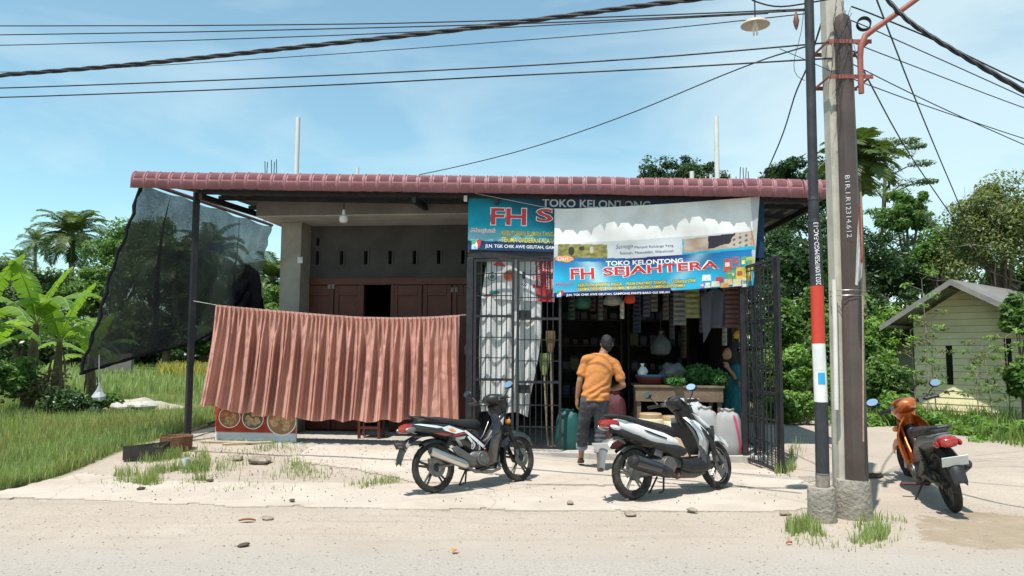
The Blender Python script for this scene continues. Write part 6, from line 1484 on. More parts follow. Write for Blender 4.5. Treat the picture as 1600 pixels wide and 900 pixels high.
c=fl(1136,.14); c.z=FZ; sack(c,.38,.28,.60,'full white woven sack with a pink stripe by the open gate',mat('pink_stripe',(0.55,0.05,0.16),.6))
c=fl(1100,.22); c.z=FZ; sack(c,.40,.3,.62,'grey-white sack in the middle of the row, behind the scooter nose',None,wov,5)
c=fl(1083,.34); c.z=FZ; sack(c,.34,.3,.72,'grey-white sack partly hidden behind the scooter handlebar',None,mat('grey_sack',(0.42,0.42,0.42),.6),9)
c=fl(960,.55); c.z=FZ; sack(c,.36,.36,.80,'dark maroon sack inside the shop beside the walking person',None,mat('maroon_sack',(0.07,0.014,0.02),.7),12)
c=fl(887,.35); c.z=FZ; sack(c,.36,.3,.55,'teal plastic sack on the floor inside the gate edge',None,mat('teal_sack',(0.01,0.075,0.07),.6),15)
# hanging goods under the header
def strip(px,y0,y1,wpx,w_,m,lab,wave=.3,cat='hanging goods'):
    top=P(px,y0,w_); bt=P(px,y1,w_); ww=wpx*.0098/2; mb=MB()
    n=max(3,int((top.z-bt.z)/.07)); rings=[]
    for k in range(n*4+1):
        f=k/(n*4); puff=abs(math.sin(f*math.pi*n)); c_=top.lerp(bt,f); k2=(.55+.45*puff)
        rings.append([c_+FT*(ww*(.93+.07*puff)*math.cos(q))+FN*((.012+.05*wave*puff)*math.sin(q)) for q in [2*math.pi*j/12 for j in range(12)]])
    mb.loft(rings); mb.tube([top+Vector((0,0,.5)),top],.004,4); o=mb.build('hanging_goods',m,None); place(o,lab,cat,'goods hanging at the shop opening')
M_=lambda n,c,r=.5:mat(n,c,r,0,.25,14)
for a in ((1082,440,497,22,.55,M_('olive_sachet',(0.16,0.16,0.06)),'olive yellow strip of sachets hanging left of the grey shirt',.6),
 (1062,440,508,20,.9,M_('grey_film_bag',(0.16,0.17,0.15)),'dim grey film bag hanging behind the olive sachets',.7),
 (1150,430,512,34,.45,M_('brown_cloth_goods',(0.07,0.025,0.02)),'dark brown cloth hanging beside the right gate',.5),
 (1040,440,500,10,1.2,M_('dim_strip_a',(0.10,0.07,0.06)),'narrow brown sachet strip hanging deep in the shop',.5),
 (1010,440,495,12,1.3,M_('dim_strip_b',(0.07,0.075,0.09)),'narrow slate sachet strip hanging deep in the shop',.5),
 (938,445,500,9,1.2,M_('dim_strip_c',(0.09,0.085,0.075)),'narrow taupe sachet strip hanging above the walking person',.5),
 (972,470,498,7,.8,M_('cream_strip',(0.40,0.36,0.30)),'short cream strip hanging under the banner beside the red bag',.4)): strip(*a)
def bagblob(px,py,r,w_,m,lab,sq=1.0):
    c=P(px,py,w_); mb=MB(); mb.loft([[c+FT*(rr*math.cos(q)*(1+.12*math.sin(3*q+z*9)))+FN*(rr*.7*math.sin(q))+Vector((0,0,z*sq)) for q in [2*math.pi*j/16 for j in range(16)]] for rr,z in ((r*.3,-r),(r*.85,-r*.8),(r,-.2*r),(r*.8,.45*r),(r*.3,.95*r),(r*.12,1.1*r),(r*.3,1.4*r))]); mb.tube([c+Vector((0,0,r)),c+Vector((0,0,r+.5))],.004,4)
    o=mb.build('hanging_bag',m,None); place(o,lab,'bag','goods hanging at the shop opening')
bagblob(911,470,.13,.5,M_('green_bag',(0.015,0.08,0.045)),'green plastic bag hanging under the banner above the person'); bagblob(957,468,.14,.55,M_('white_bag',(0.25,0.23,0.21)),'crumpled whitish bag hanging under the banner beside a red one',.7)
bagblob(984,466,.085,.5,M_('red_bag',(0.55,0.05,0.02)),'bright red bag hanging under the banner'); bagblob(1157,522,.10,.6,M_('orange_fruit_bag',(0.42,0.20,0.03)),'bag of orange fruit hanging above the woman near the gate',.8)
bagblob(753,404,.10,.35,M_('green_bag2',(0.015,0.16,0.06)),'dark green bag hanging beside the top of the left gate'); bagblob(743,541,.17,.4,M_('dark_round_bag',(0.05,0.05,0.06)),'big dark round bag hanging behind the left gate leaf')
bagblob(1033,540,.17,1.5,M_('grey_net_bag',(0.075,0.075,0.07)),'pale net bag of goods hanging behind the table')
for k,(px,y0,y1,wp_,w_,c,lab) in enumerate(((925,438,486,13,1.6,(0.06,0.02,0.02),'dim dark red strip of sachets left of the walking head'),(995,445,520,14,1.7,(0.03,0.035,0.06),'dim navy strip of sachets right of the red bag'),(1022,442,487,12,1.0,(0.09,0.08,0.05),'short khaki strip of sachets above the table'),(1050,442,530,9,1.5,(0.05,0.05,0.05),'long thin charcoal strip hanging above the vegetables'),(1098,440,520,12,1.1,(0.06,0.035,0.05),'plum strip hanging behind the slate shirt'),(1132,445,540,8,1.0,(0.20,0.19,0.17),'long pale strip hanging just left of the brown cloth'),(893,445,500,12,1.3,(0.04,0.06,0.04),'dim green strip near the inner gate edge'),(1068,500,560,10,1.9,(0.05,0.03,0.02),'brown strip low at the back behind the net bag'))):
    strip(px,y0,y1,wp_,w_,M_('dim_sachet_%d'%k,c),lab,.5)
# grey shirt on a hanger
mb=MB(); c=P(1118,448,.5)
def shp(a,b):
    x=-.22+.44*a; z=-.62*b; wv=.03*math.sin(a*14+b*2); s_=1-.25*(b<.25)*(abs(a-.5)<.0); return c+FT*(x*(1-.15*b))+FN*wv+Vector((0,0,z-(.14*abs(a-.5)*2 if b<.3 else .0)*(1-b*3 if b<.33 else 0)-(.25*(a<.3)*(b)*(.3-a)*3)))
mb.grid(shp,20,18); o=mb.build('hanging_shirt',cloth('grey_shirt',(0.09,0.095,0.115),.1),None,ang=80,solid=.006); place(o,'slate grey shirt hanging near the right side of the opening','shirt','goods hanging at the shop opening')
# brooms behind the left gate
for px,lab,m,dx in ((850,'broom with pale green head leaning upside down inside the gate',mat('green_bristle',(0.19,0.24,0.08),.7),0),(858,'brown-handled broom leaning beside the pale green one',mat('brown_bristle',(0.16,0.10,0.05),.8),5)):
    b_=P(px+6,690,.35); b_.z=FZ; tp=P(px+dx*.4,575 if dx==0 else 540,.30); t=thing('broom',lab,'broom',b_,'brooms inside the gate'); mb=MB(); mb.tube([b_,tp],.014,8); mb.build('handle',wood_p,t)
    mb=MB(); mb.loft([[tp+FT*(w__*math.cos(q))+FN*(d_*math.sin(q))+Vector((0,0,z)) for q in [2*math.pi*j/12 for j in range(12)]] for w__,d_,z in ((.03,.02,-.1),(.06,.03,-.02),(.075,.035,.1),(.07,.035,.22))]); mb.build('bristles',m,t)
mb=MB(); c=fl(747,.5); mb.lbox((c-O0).dot(FT)-.14,(c-O0).dot(FT)+.14,.4,.62,FZ,FZ+.5); o=mb.build('crate',mat('blue_crate',(0.02,0.05,0.20),.5),None,bevel=.01); place(o,'dark blue crate on the floor behind the left gate leaf','crate')
# shelving at the back, filled with packets
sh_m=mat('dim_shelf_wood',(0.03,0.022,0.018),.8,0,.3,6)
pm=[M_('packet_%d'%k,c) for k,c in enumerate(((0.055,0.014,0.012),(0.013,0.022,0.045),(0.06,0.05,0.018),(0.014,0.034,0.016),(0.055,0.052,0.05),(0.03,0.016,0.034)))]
protos=[]
for k in range(6):
    mb=MB(); w_=.10+.03*(k%3); h=.14+.04*(k%4); mb.loft([[(x*w_*s/1,y*.05*s2,z*h) for x,y in ((-.5,-1),(.5,-1),(.5,1),(-.5,1))] for s,s2,z in ((.9,.9,0),(1,1,.06),(1,.95,.8),(.95,.35,.95),(.95,.1,1.0))]); o=mb.build('packet',pm[k],None,local=True,bevel=.006); protos.append(o)
rp=random.Random(2); used=[False]*6; cn=0
colw=('red','blue','yellow','green','cream','purple'); rown=('lowest','second','middle','fourth','top'); shn=('left shelf rack','middle shelf rack','right shelf rack')
for si,(ua,ub,w_) in enumerate(((.9-.35,1.75,3.3),(1.85,3.0,3.5))):
    t=thing('shelf_rack',('dark wooden shelf rack of packets at the back left of the shop','dark wooden shelf rack of packets at the back right of the shop')[si],'shelf',L((ua+ub)/2,w_,FZ))
    for a in (ua,ub-.04): mb=MB(); mb.lbox(a,a+.04,w_,w_+.4,FZ,2.5); mb.build('upright',sh_m,t)
    for k in range(5):
        mb=MB(); zz_=FZ+.1+k*.48; mb.lbox(ua+.041,ub-.041,w_+.005,w_+.395,zz_,zz_+.025); mb.build('shelf_board',sh_m,t)
        x=ua+.14
        while x<ub-.12:
            ki=rp.randrange(6); o=protos[ki] if not used[ki] else protos[ki].copy()
            if used[ki]: C.objects.link(o)
            used[ki]=True; o.location=L(x,w_+.1+.04*rp.random(),zz_+.026); o.rotation_euler=(0,0,-TH+rp.uniform(-.15,.15)); o.scale=(1,1,rp.uniform(.9,1.35))
            tag(o,'%s packet on the %s board of the dim %s rack'%(colw[ki],rown[k],('left','right')[si]),'packet','packets on the back shelves'); cn+=1; x+=rp.uniform(.14,.2)
# stool behind the curtain
c=L(UZ(580,660,.9)[0],.9,SL); t=thing('stool','low brown wooden stool seen under the curtain hem','stool',c)
uu=(c-O0).dot(FT); mb=MB(); mb.lbox(uu-.2,uu+.2,.75,1.1,SL+.42,SL+.455); mb.build('seat',wood_d,t,bevel=.004)
for a in (-.18,.14):
    for w_ in (.77,1.04): mb=MB(); mb.lbox(uu+a,uu+a+.04,w_,w_+.04,SL,SL+.419); mb.build('leg',wood_d,t)
mb=MB(); mb.lbox(uu-.139,uu+.139,.775,.80,SL+.15,SL+.19); mb.build('stretcher',wood_d,t)
# ---- things lying about outside on the left
c=gnd(224,716,.1); c.z=gz(c.x,c.y)+.01; t_=thing('planter_box','broken open black box at the grass edge','box',c); mb=MB(); rz=Matrix.Rotation(.25,3,'Z')
def pan(a,b,h0,h1): 
    A_=c+rz@Vector(a);B_=c+rz@Vector(b); n_=(B_-A_).cross(Vector((0,0,1))).normalized()*.012; z=Vector((0,0,1)); mb.hexa([A_,B_,B_+n_,A_+n_,A_+z*h0,B_+z*h1,B_+n_+z*h1,A_+n_+z*h0])
pan((-.25,0,0),(.23,-.02,0),.19,.16); pan((-.23,.32,0),(-.245,.012,0),.15,.19); pan((.23,.0,0),(.25,.34,0),.17,.21); pan((.25,.35,0),(-.23,.335,0),.2,.15); mb.box(c+rz@Vector((0,.17,.015)),(.46,.32,.02),rz); mb.build('box_sides',mat('charred_wood',(0.028,0.024,0.022),.85,0,.4,9),t_)
c=gnd(275,703,.13); c.z=gz(c.x,c.y); mb=MB(); lathe(mb,c,((.19,-.02),(.21,.05),(.215,.14),(.22,.20),(.21,.205),(.2,.17),(.17,.05)),30)
wick=mat('wicker',(0.17,0.085,0.045),.85,0,.5,40,.8,70,.2); o=mb.build('basket',wick,None); place(o,'round brown wicker basket at the foot of the roof post','basket')
mb=MB(); a,b=gnd(253,696,.16),gnd(336,668,.2); mb.tube([Vector((a.x,a.y,.22)),Vector((b.x,b.y,.30))],.028,4); o=mb.build('plank',mat('dark_plank',(0.05,0.042,0.035),.8,0,.4,8),None); place(o,'dark timber length leaning over the basket behind the post','plank')
bam=mat('pale_bamboo',(0.40,0.30,0.19),.7,0,.2,8)
for (x0,y0,x1,y1,lab) in ((314,695,395,697,'upper pale stick lying below the porch step'),(347,699,424,696,'lower pale stick crossing the first below the porch step')):
    a=gnd(x0,y0,.13);b=gnd(x1,y1,.13); mb=MB(); a.z=gz(a.x,a.y)+.03; b.z=gz(b.x,b.y)+.03; mb.tube([a,a.lerp(b,.5)+Vector((0,.012,0)),b],.018,8); o=mb.build('stick',bam,None); place(o,lab,'stick','sticks by the porch step')
stone_m=mat('field_stone',(0.27,0.225,0.175),.95,0,.3,8,.6,30,.1)
for k,(x,y,r,lab) in enumerate(((408,730,.13,'flat pale broken slab in the rubble left of the bikes'),(370,727,.08,'brown clod among weeds left of the broken slab'),(331,674,.09,'stone at the foot of the roof post'),(328,752,.035,'small dark stone on the apron edge below the weeds'),(220,764,.035,'small dark stone on the apron at the far left'),(456,783,.03,'tiny dark stone on the apron left of the black motorbike'),(1366,758,.075,'dark brick fragment beside the utility pole'),(1227,802,.05,'dark stone left of the slim pole footing'),(891,787,.04,'small grey stone between the two parked bikes'),(418,809,.04,'brown square clod on the dirt near a dry leaf'),(380,850,.035,'dark clod near the road edge at left'),(985,801,.06,'low pale lump at the broken apron edge'),(1082,798,.04,'small dark lump right of the scooter tyre'))):
    c=gnd(x,y,.02); c.z=gzn(c.x,c.y)+.01+(.02 if y<800 and x<1250 else 0); mb=MB(); mb.ell(c+Vector((0,0,r*.12)),(r*1.3,r*.9,r*.42),12,8,Matrix.Rotation(k,3,'Z'),.5,k); o=mb.build('stone',stone_m if k not in (3,4,5,6,10) else mat('dark_stone',(0.09,0.07,0.055),.95,0,.4,9,.5,40,.1),None,ang=25); place(o,lab,'stone','stones lying on the forecourt')
def leaf_(x,y,ln,wd,m,lab,ang):
    c=gnd(x,y,.01); c.z=gzn(c.x,c.y)+.012; mb=MB(); d=Vector((math.cos(ang),math.sin(ang),0)); s_=Vector((-d.y,d.x,0))
    mb.grid(lambda a,b:c+d*(a-.5)*ln+s_*(b-.5)*wd*math.sin(math.pi*min(.97,max(.03,a)))+Vector((0,0,.014*(2*b-1)**2+.010*math.sin(a*3))),10,4); o=mb.build('dry_leaf',m,None,solid=.002); place(o,lab,'leaf','dry leaves on the dirt')
leaf_(386,815,.15,.055,mat('dry_leaf_brown',(0.25,0.09,0.04),.7),'curled red-brown dry leaf on the dirt below the apron',.1); leaf_(710,863,.06,.05,mat('dry_leaf_orange',(0.55,0.22,0.05),.7),'small orange leaf near the bottom edge, centre',1.2); leaf_(1233,851,.06,.03,mat('dry_leaf_red',(0.35,0.10,0.05),.7),'small reddish leaf below the pole footings',.3); None
c=gnd(290,729,.06); c.z=gz(c.x,c.y)+.0; mb=MB(); lathe(mb,c,((.036,.03),(.048,.13),(.05,.13),(.038,.03)),16); o=mb.build('plastic_cup',mat('clear_cup',(0.65,0.70,0.72),.2),None); place(o,'small clear plastic cup in the weeds','cup')
# bag tied below the net corner
q=D1+Vector((.22,.2,.12)); a=P(153,590,-.2); mb=MB(); bc=P(154,613,-.2)
t=thing('plastic_bag','white plastic bag tied on a string under the shade net corner','bag',bc)
mb.tube([a+Vector((0,0,.35)),bc+Vector((0,0,.12))],.004,5); mb.build('string',plastic_w,t)
mb=MB(); mb.loft([[bc+Vector((r*math.cos(q_)*(1+.2*math.sin(3*q_)),r*.6*math.sin(q_),z)) for q_ in [2*math.pi*j/14 for j in range(14)]] for r,z in ((.02,-.13),(.085,-.11),(.10,-.06),(.065,.0),(.04,.06),(.012,.12),(.03,.145))]); mb.v=[tuple(Vector(q)+.03*noise.noise_vector(Vector(q)*9)) for q in mb.v]; mb.build('bag_film',mat('clear_bag_film',(0.36,0.37,0.37),.3),t,ang=20)
# pale spoil heap and far concrete wall in the field
c=gnd(212,637); mb=MB()
def hp(a,b):
    x=(a-.5)*3.4; y=(b-.5)*2.2; h=.30*math.exp(-(x/1.0)**2-(y/.7)**2)*(1+.6*fbm(x*2,y*2,3))+.05*fbm(x*4,y*4); return Vector((c.x+x,c.y+y,h-.06))
mb.grid(hp,40,30); o=mb.build('sand_heap',mat('pale_sand',(0.42,0.38,0.31),.95,0,.2,4,.5,30,.1,dirt=(.22,.16,.09),dfac=.7,ds=2),None); tag(o,kind='stuff')
for (x,y,w_,lab) in ((188,638,.55,'left pale slab of broken concrete on the sand heap in the field'),(222,637,.65,'right pale slab of broken concrete on the sand heap in the field')):
    c=gnd(x,y,.1); mb=MB(); mb.ell(c+Vector((0,0,.05)),(w_*.5,.4,.10),14,8,Matrix.Rotation(.2,3,'Z'),.6,int(x)); o=mb.build('slab_fragment',mat('bleached_concrete',(0.42,0.40,0.36),.9,0,.2,6,.5,20),None,ang=25); place(o,lab,'slab','broken slabs in the field')
mb=MB(); c=gnd(172,583); mb.box(c+Vector((0,0,.6)),(2.9,.2,1.25)); mb.box(c+Vector((1.3,-.12,.62)),(.28,.2,1.33)); o=mb.build('concrete_wall',bbeam,None); place(o,'short grey concrete wall standing far across the field','wall')
# ================================================================ YELLOW HOUSE AND VEGETATION
yel=mat('cream_yellow_boards',(0.82,0.72,0.46),0.75,0,0.08,2.5,0.1,30,0.2,dirt=(.38,.35,.22),dfac=.5,ds=1.2)
zinc=mat('weathered_zinc_roof',(0.22,0.21,0.20),0.55,0.35,0.2,3,dirt=(.17,.13,.10),dfac=.5,ds=1.5)
greyb=mat('pale_blue_boards',(0.38,0.43,0.46),.8,0,.12,3)
YH=17.0; apw=at(1508,449,YH); hb=-.05; PHI=R(50); HD=Vector((math.cos(PHI),-math.sin(PHI),0)); HN=Vector((math.sin(PHI),math.cos(PHI),0)); HO=Vector((apw.x,YH,0))
H_=lambda x,y,z: HO+HD*x+HN*y+Vector((0,0,z))
def hx(px_,py_,y=0.0):
    d=ray(px_,py_); k=(HN.dot(HO-Vector((0,0,CAM_H)))+y)/HN.dot(d); q=Vector((0,0,CAM_H))+d*k; return (q-HO).dot(HD),q.z
t=thing('yellow_house','cream yellow plank house with a grey zinc gable roof','house',H_(0.2,2,hb))
za=apw.z; xl,zl=hx(1427,501); xr=1.75; rise=(za-zl)/(-xl); zr=za-xr*rise*.92
def hbx(mb,x0,x1,y0,y1,z0,z1): return mb.hexa([H_(x0,y0,z0),H_(x1,y0,z0),H_(x1,y1,z0),H_(x0,y1,z0),H_(x0,y0,z1),H_(x1,y0,z1),H_(x1,y1,z1),H_(x0,y1,z1)])
slot=[(hx(1478,570)[0],hx(1489,570)[0],hx(1483,605)[1],hx(1483,537)[1]),(hx(1570,570)[0],hx(1582,570)[0],hx(1575,602)[1],hx(1575,528)[1])]
def lim(zz):
    return (xl if zz<=zl else xl*(za-zz)/(za-zl)),(xr if zz<=zr else xr*(za-zz)/(za-zr))
mb=MB(); z=hb; ph=.15
while z<za-.04:
    z1=min(z+ph-.008,za-.01); zm=(z+z1)/2; a0,b0_=lim(z); a1,b1=lim(z1); e0,e1=a0,a1; segs=[]
    for s_ in slot:
        if s_[2]<zm<s_[3]: segs.append((e0,s_[0],e1,s_[0])); e0=e1=s_[1]
    segs.append((e0,b0_,e1,b1))
    for (p,q,p1,q1) in segs: mb.hexa([H_(p,-.012,z),H_(q,-.012,z),H_(q,.03,z),H_(p,.03,z),H_(p1,0,z1),H_(q1,0,z1),H_(q1,.03,z1),H_(p1,.03,z1)])
    z+=ph
mb.build('plank_wall',yel,t,smooth=False)
mb=MB(); mb.add([H_(xl+.02,.06,hb),H_(xr-.02,.06,hb),H_(xr-.02,.06,zr),H_(0,.06,za-.05),H_(xl+.02,.06,zl)],[(0,1,2,3,4)]); mb.build('wall_backing',dark_in,t,smooth=False)
mb=MB(); hbx(mb,xl,xl+.06,.031,5,hb,zl); mb.build('side_wall',yel,t)
for s_ in slot: mb=MB(); hbx(mb,s_[0],s_[1],.032,.05,s_[2],s_[3]); mb.build('window',mat('dark_window',(0.012,0.013,0.014),.3),t)
OV=0.85; LW=-xl+.42; RW=xr+.45
mb=MB()
for s_,w_,k_ in ((-1,LW,1),(1,RW,.92)): mb.grid(lambda a,b:(lambda y:H_(s_*b*w_,y,za+.12-b*w_*rise*k_+.014*math.sin(y*2*math.pi/.16)))(-OV+6.2*a),120,3)
mb.build('roof',zinc,t,solid=.01)
mb=MB()
for s_,w_,k_ in ((-1,LW,1),(1,RW,.92)):
    for f in (.10,.5,.94): zz_=za+.065-f*w_*rise*k_; hbx(mb,s_*w_*f-.03,s_*w_*f+.03,-OV+.05,5,zz_-.03,zz_+.03)
mb.build('purlin',mat('grey_purlin',(0.22,0.21,0.20),.8,0,.2,5),t)
for s_,w_,k_ in ((-1,LW,1),(1,RW,.92)):
    mb=MB(); d=w_*rise*k_; mb.hexa([H_(0,-OV-.03,za-.0),H_(0,-OV+.0,za-.0),H_(s_*w_,-OV+.0,za-.0-d),H_(s_*w_,-OV-.03,za-.0-d),H_(0,-OV-.03,za+.13),H_(0,-OV,za+.13),H_(s_*w_,-OV,za+.13-d),H_(s_*w_,-OV-.03,za+.13-d)]); mb.build('barge_board',mat('grey_barge_board',(0.21,0.20,0.18),.8,0,.2,5),t)
mb=MB(); a_,b_=hx(1386,560,1.2)[0],hx(1427,560,1.2)[0]; hbx(mb,a_,b_,1.2,1.26,hb,hx(1400,540,1.2)[1]); mb.build('annex_wall',greyb,t)
# ---------------------------------------------------------------- plants
bark=mat('tree_bark',(0.13,0.10,0.075),.95,0,.35,9,.6,30,.1); palmbark=mat('palm_trunk_bark',(0.20,0.17,0.135),.95,0,.3,6,.5,25,.1)
twig=mat('bare_twig',(0.23,0.19,0.15),.9,0,.3,9)
G=dict(mango=leafmat('mango_leaf',(0.010,0.030,0.012),(0.075,0.135,0.042),.20,.33),mid=leafmat('mid_green_leaf',(0.035,0.085,0.018),(0.17,0.28,0.07),.38,.5),light=leafmat('light_green_leaf',(0.075,0.16,0.032),(0.27,0.42,0.11),.42,.5),
 olive=leafmat('olive_leaf',(0.055,0.08,0.025),(0.24,0.275,0.10),.32,.5),palm=leafmat('palm_leaflet',(0.02,0.045,0.012),(0.14,0.19,0.06),.25,.4),banana=leafmat('banana_leaf',(0.06,0.13,0.02),(0.26,0.40,0.07),.42,.4),far=leafmat('hazy_leaf',(0.055,0.09,0.04),(0.19,0.26,0.11),.3,.6),feather=leafmat('feathery_leaf',(0.045,0.09,0.04),(0.15,0.22,0.10),.35,.5),dryl=leafmat('withered_leaf',(0.10,0.07,0.045),(0.32,0.24,0.15),.25,.8))
sr=[100]
def crown(cen,rad,ncl,nl,ls,asp,flat=.75,rk=.32,seed=0,shell=.55):
    """foliage as clumps of leaves spread through an uneven crown volume"""
    r=np.random.default_rng(seed); out=[]; pts=[]
    ncl=int(ncl*1.25)
    for k in range(ncl):
        d=r.normal(size=3); d/=np.linalg.norm(d); 
        if d[2]<-.5: d[2]*=-.4
        f=shell+(1-shell)*r.random(); f*=1+.22*noise.noise(Vector(d*1.8)+Vector((seed*1.7,0,0)))*1.6
        c=np.array(cen)+d*np.array(rad)*f; pts.append(c); q=rk*(.55+.9*r.random())*np.mean(rad)
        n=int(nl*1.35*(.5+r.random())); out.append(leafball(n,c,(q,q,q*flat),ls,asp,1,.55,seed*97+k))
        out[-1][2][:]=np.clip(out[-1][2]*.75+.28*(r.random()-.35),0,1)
    return merge(out),pts
def tree(name,label,cat,base,cen,rad,ncl,nl,ls,m,tr=.16,asp=.45,group=None,flat=.75,rk=.32,trunk=True,barkm=None,limbs=7,shell=.55):
    sr[0]+=1; sd=sr[0]; base=Vector(base); cen=Vector(cen); t=thing(name,label,cat,base,group)
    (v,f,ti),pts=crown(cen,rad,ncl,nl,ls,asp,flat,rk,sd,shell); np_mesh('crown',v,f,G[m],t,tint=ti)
    if trunk:
        mb=MB(); fork=base.lerp(cen,.62); j=lambda s:Vector((noise.noise(base+Vector((s,1,0))),noise.noise(base+Vector((1,s,3))),0))*tr
        mb.tube([base+Vector((0,0,-.1)),base.lerp(fork,.4)+j(1),fork+j(2)],[tr*1.25,tr,tr*.75],9)
        rr=random.Random(sd)
        for p in rr.sample(pts,min(limbs,len(pts))):
            p=Vector(p); mb.tube([fork.lerp(base,.15*rr.random()),fork.lerp(p,.45)+Vector((0,0,.12*rad[2])),fork.lerp(p,.92)],[tr*.5,tr*.28,tr*.08],6)
        mb.build('trunk',barkm or bark,t)
    return t
def px_tree(name,label,cat,cx,cy,rxp,ryp,Y,ncl,nl,ls,m,by=None,**k):
    c=at(cx,cy,Y); s=Y/F_PX; base=Vector((c.x,Y,gz(c.x,Y))); return tree(name,label,cat,base,c,(rxp*s,rxp*s*.9,ryp*s),ncl,nl,ls,m,**k)
def frond(root,az,el,ln,droop,nleaf,ll,wd,r,tipd=1.0,vee=.5):
    """one feather frond: returns rachis points and leaflet quads"""
    pts=[];p=np.array(root,float); e=el; st=ln/12
    for k in range(13):
        pts.append(p.copy()); d=np.array([math.cos(az)*math.cos(e),math.sin(az)*math.cos(e),math.sin(e)]); p=p+d*st; e-=droop/12*(0.5+k/9)
    pts=np.array(pts); V=[];T=[]; side=np.array([-math.sin(az),math.cos(az),0])
    for s in (-1,1):
        for k in range(nleaf):
            f=.12+.88*(k+.5)/nleaf; x=f*12; i=min(int(x),11); q=pts[i]+(pts[i+1]-pts[i])*(x-i); d=pts[i+1]-pts[i]; d/=np.linalg.norm(d)
            l_=ll*(math.sin(math.pi*min(1,f*.85+.12))**.6)*r.uniform(.8,1.15); up=np.cross(d,side)*(-1)
            up=up if up[2]>0 else -up
            v=side*s*math.cos(vee)+d*.55+up*(math.sin(vee)*.6); v/=np.linalg.norm(v); tip=q+v*l_-np.array([0,0,.34*l_*tipd]); m_=q+v*l_*.55-np.array([0,0,.06*l_*tipd])
            w_=d*wd*.5; V+= [q-w_*.6,q+w_*.6,m_+w_,m_-w_, m_-w_,m_+w_,tip+w_*.12,tip-w_*.12]; tt=np.clip(r.normal(.5,.18),0,1); T+=[tt]*4+[min(1,tt+.1)]*4
    return pts,np.array(V),np.array(T)
def palm(name,label,top,Y,ln,nf,m='palm',nleaf=22,ll=.6,wd=.05,tr=.13,droop=1.5,elmin=-.5,elmax=1.35,group=None,lean=.6,tipd=1.0,base=None,dead=0):
    sr[0]+=1; r=np.random.default_rng(sr[0]); c=Vector(top); b=Vector(base) if base else Vector((c.x+lean,Y,-.1)); t=thing(name,label,'palm tree',b,group)
    V=[];T=[];mb=MB()
    for k in range(nf):
        f=k/nf; az=k*2.399+r.uniform(-.2,.2); el=elmax+(elmin-elmax)*f; pts,v,ti=frond(c,az,el,ln*r.uniform(.85,1.08),droop*(.7+.6*r.random()),nleaf,ll,wd,r,tipd)
        V.append(v);T.append(ti if k<nf-dead else ti*.2+.0); mb.tube([tuple(q) for q in pts],[.028*ln/2.5*(1-.07*i) for i in range(13)],5)
    V=np.concatenate(V);T=np.concatenate(T); np_mesh('crown',V,np.arange(len(V)).reshape(-1,4),G[m],t,tint=T)
    mb.build('frond_stem',mat('palm_rib',(0.16,0.17,0.06),.7),t)
    mb=MB(); mb.tube([b,b.lerp(c,.35)+Vector((lean*.12,0,0)),b.lerp(c,.7)+Vector((lean*.06,0,0)),c],[tr*1.5,tr*1.05,tr*.9,tr*.85],10); mb.build('trunk',palmbark,t); return t
# --- far left: palms and trees beyond the field
palm('coconut_palm','tall coconut palm in the far tree line, left of the net',at(112,368,84.1),84.1,5.08,34,nleaf=26,ll=1.3,wd=0.189,tr=0.319,droop=1.7,dead=5,group='palms across the field')
palm('coconut_palm','slim short-crowned palm left of the tall coconut palm',at(55,378,75.4),75.4,2.17,16,nleaf=16,ll=0.725,wd=0.102,tr=0.174,droop=1.5,group='palms across the field')
palm('coconut_palm','small drooping palm at the left end of the tree line',at(33,408,72.5),72.5,2.17,15,nleaf=16,ll=0.725,wd=0.102,tr=0.174,group='palms across the field')
palm('coconut_palm','leafy palm behind the net, left of the roof post',at(272,410,66.7),66.7,4.06,30,nleaf=24,ll=1.16,wd=0.16,tr=0.29,droop=1.8,group='palms across the field')
palm('coconut_palm','palm behind the net, directly right of the roof post',at(330,398,72.5),72.5,4.06,30,nleaf=24,ll=1.16,wd=0.174,tr=0.29,droop=1.6,group='palms across the field')
palm('coconut_palm','palm seen in the gap between the net and the porch column',at(426,440,63.8),63.8,3.62,28,nleaf=24,ll=1.16,wd=0.145,tr=0.261,droop=1.8,elmax=1.45,group='palms across the field')
for a in ((12,455,46,55,69.6,'rounded dark tree at the left end of the far tree line','far'),(75,470,50,60,78.3,'broad tree below the two slim palms','far'),(150,470,46,60,72.5,'dense tree below the tall coconut palm','mid'),(196,412,48,84,75.4,'tall pale green tree left of the net edge','mid'),(240,430,50,95,72.5,'tall tree seen through the left part of the net','mid'),(215,520,60,45,66.7,'low spreading tree at the foot of the tall pale tree','far'),(300,510,60,50,72.5,'bushy tree seen through the net left of the post','mid'),(370,515,60,50,75.4,'bushy tree seen through the net right of the post','far'),(440,500,55,55,60.9,'bushy tree in the gap beside the porch column','mid'),(110,540,70,30,63.8,'low thicket tree behind the banana plants','far'),(-40,480,60,70,72.5,'tree cut off by the left picture edge','far'),(30,528,46,34,62.35,'low dark thicket tree at the far left behind the bananas','mango'),(175,535,40,30,59.45,'low thicket tree at the left net edge','mid'),(260,530,44,32,58,'low thicket tree behind the lower net hem','mango'),(320,535,40,28,60.9,'low thicket tree by the roof post, across the field','mid'),(400,530,40,32,58,'low thicket tree behind the curtain corner','mango'),(300,455,40,50,78.3,'round tree between the two palms behind the net','mid'),(375,450,36,45,81.2,'round tree behind the gathered black net','far')):
    px_tree('leafy_tree',a[5],'tree',a[0],a[1],a[2],a[3],a[4],44,125,.40,a[6],tr=.3,group='trees across the field')
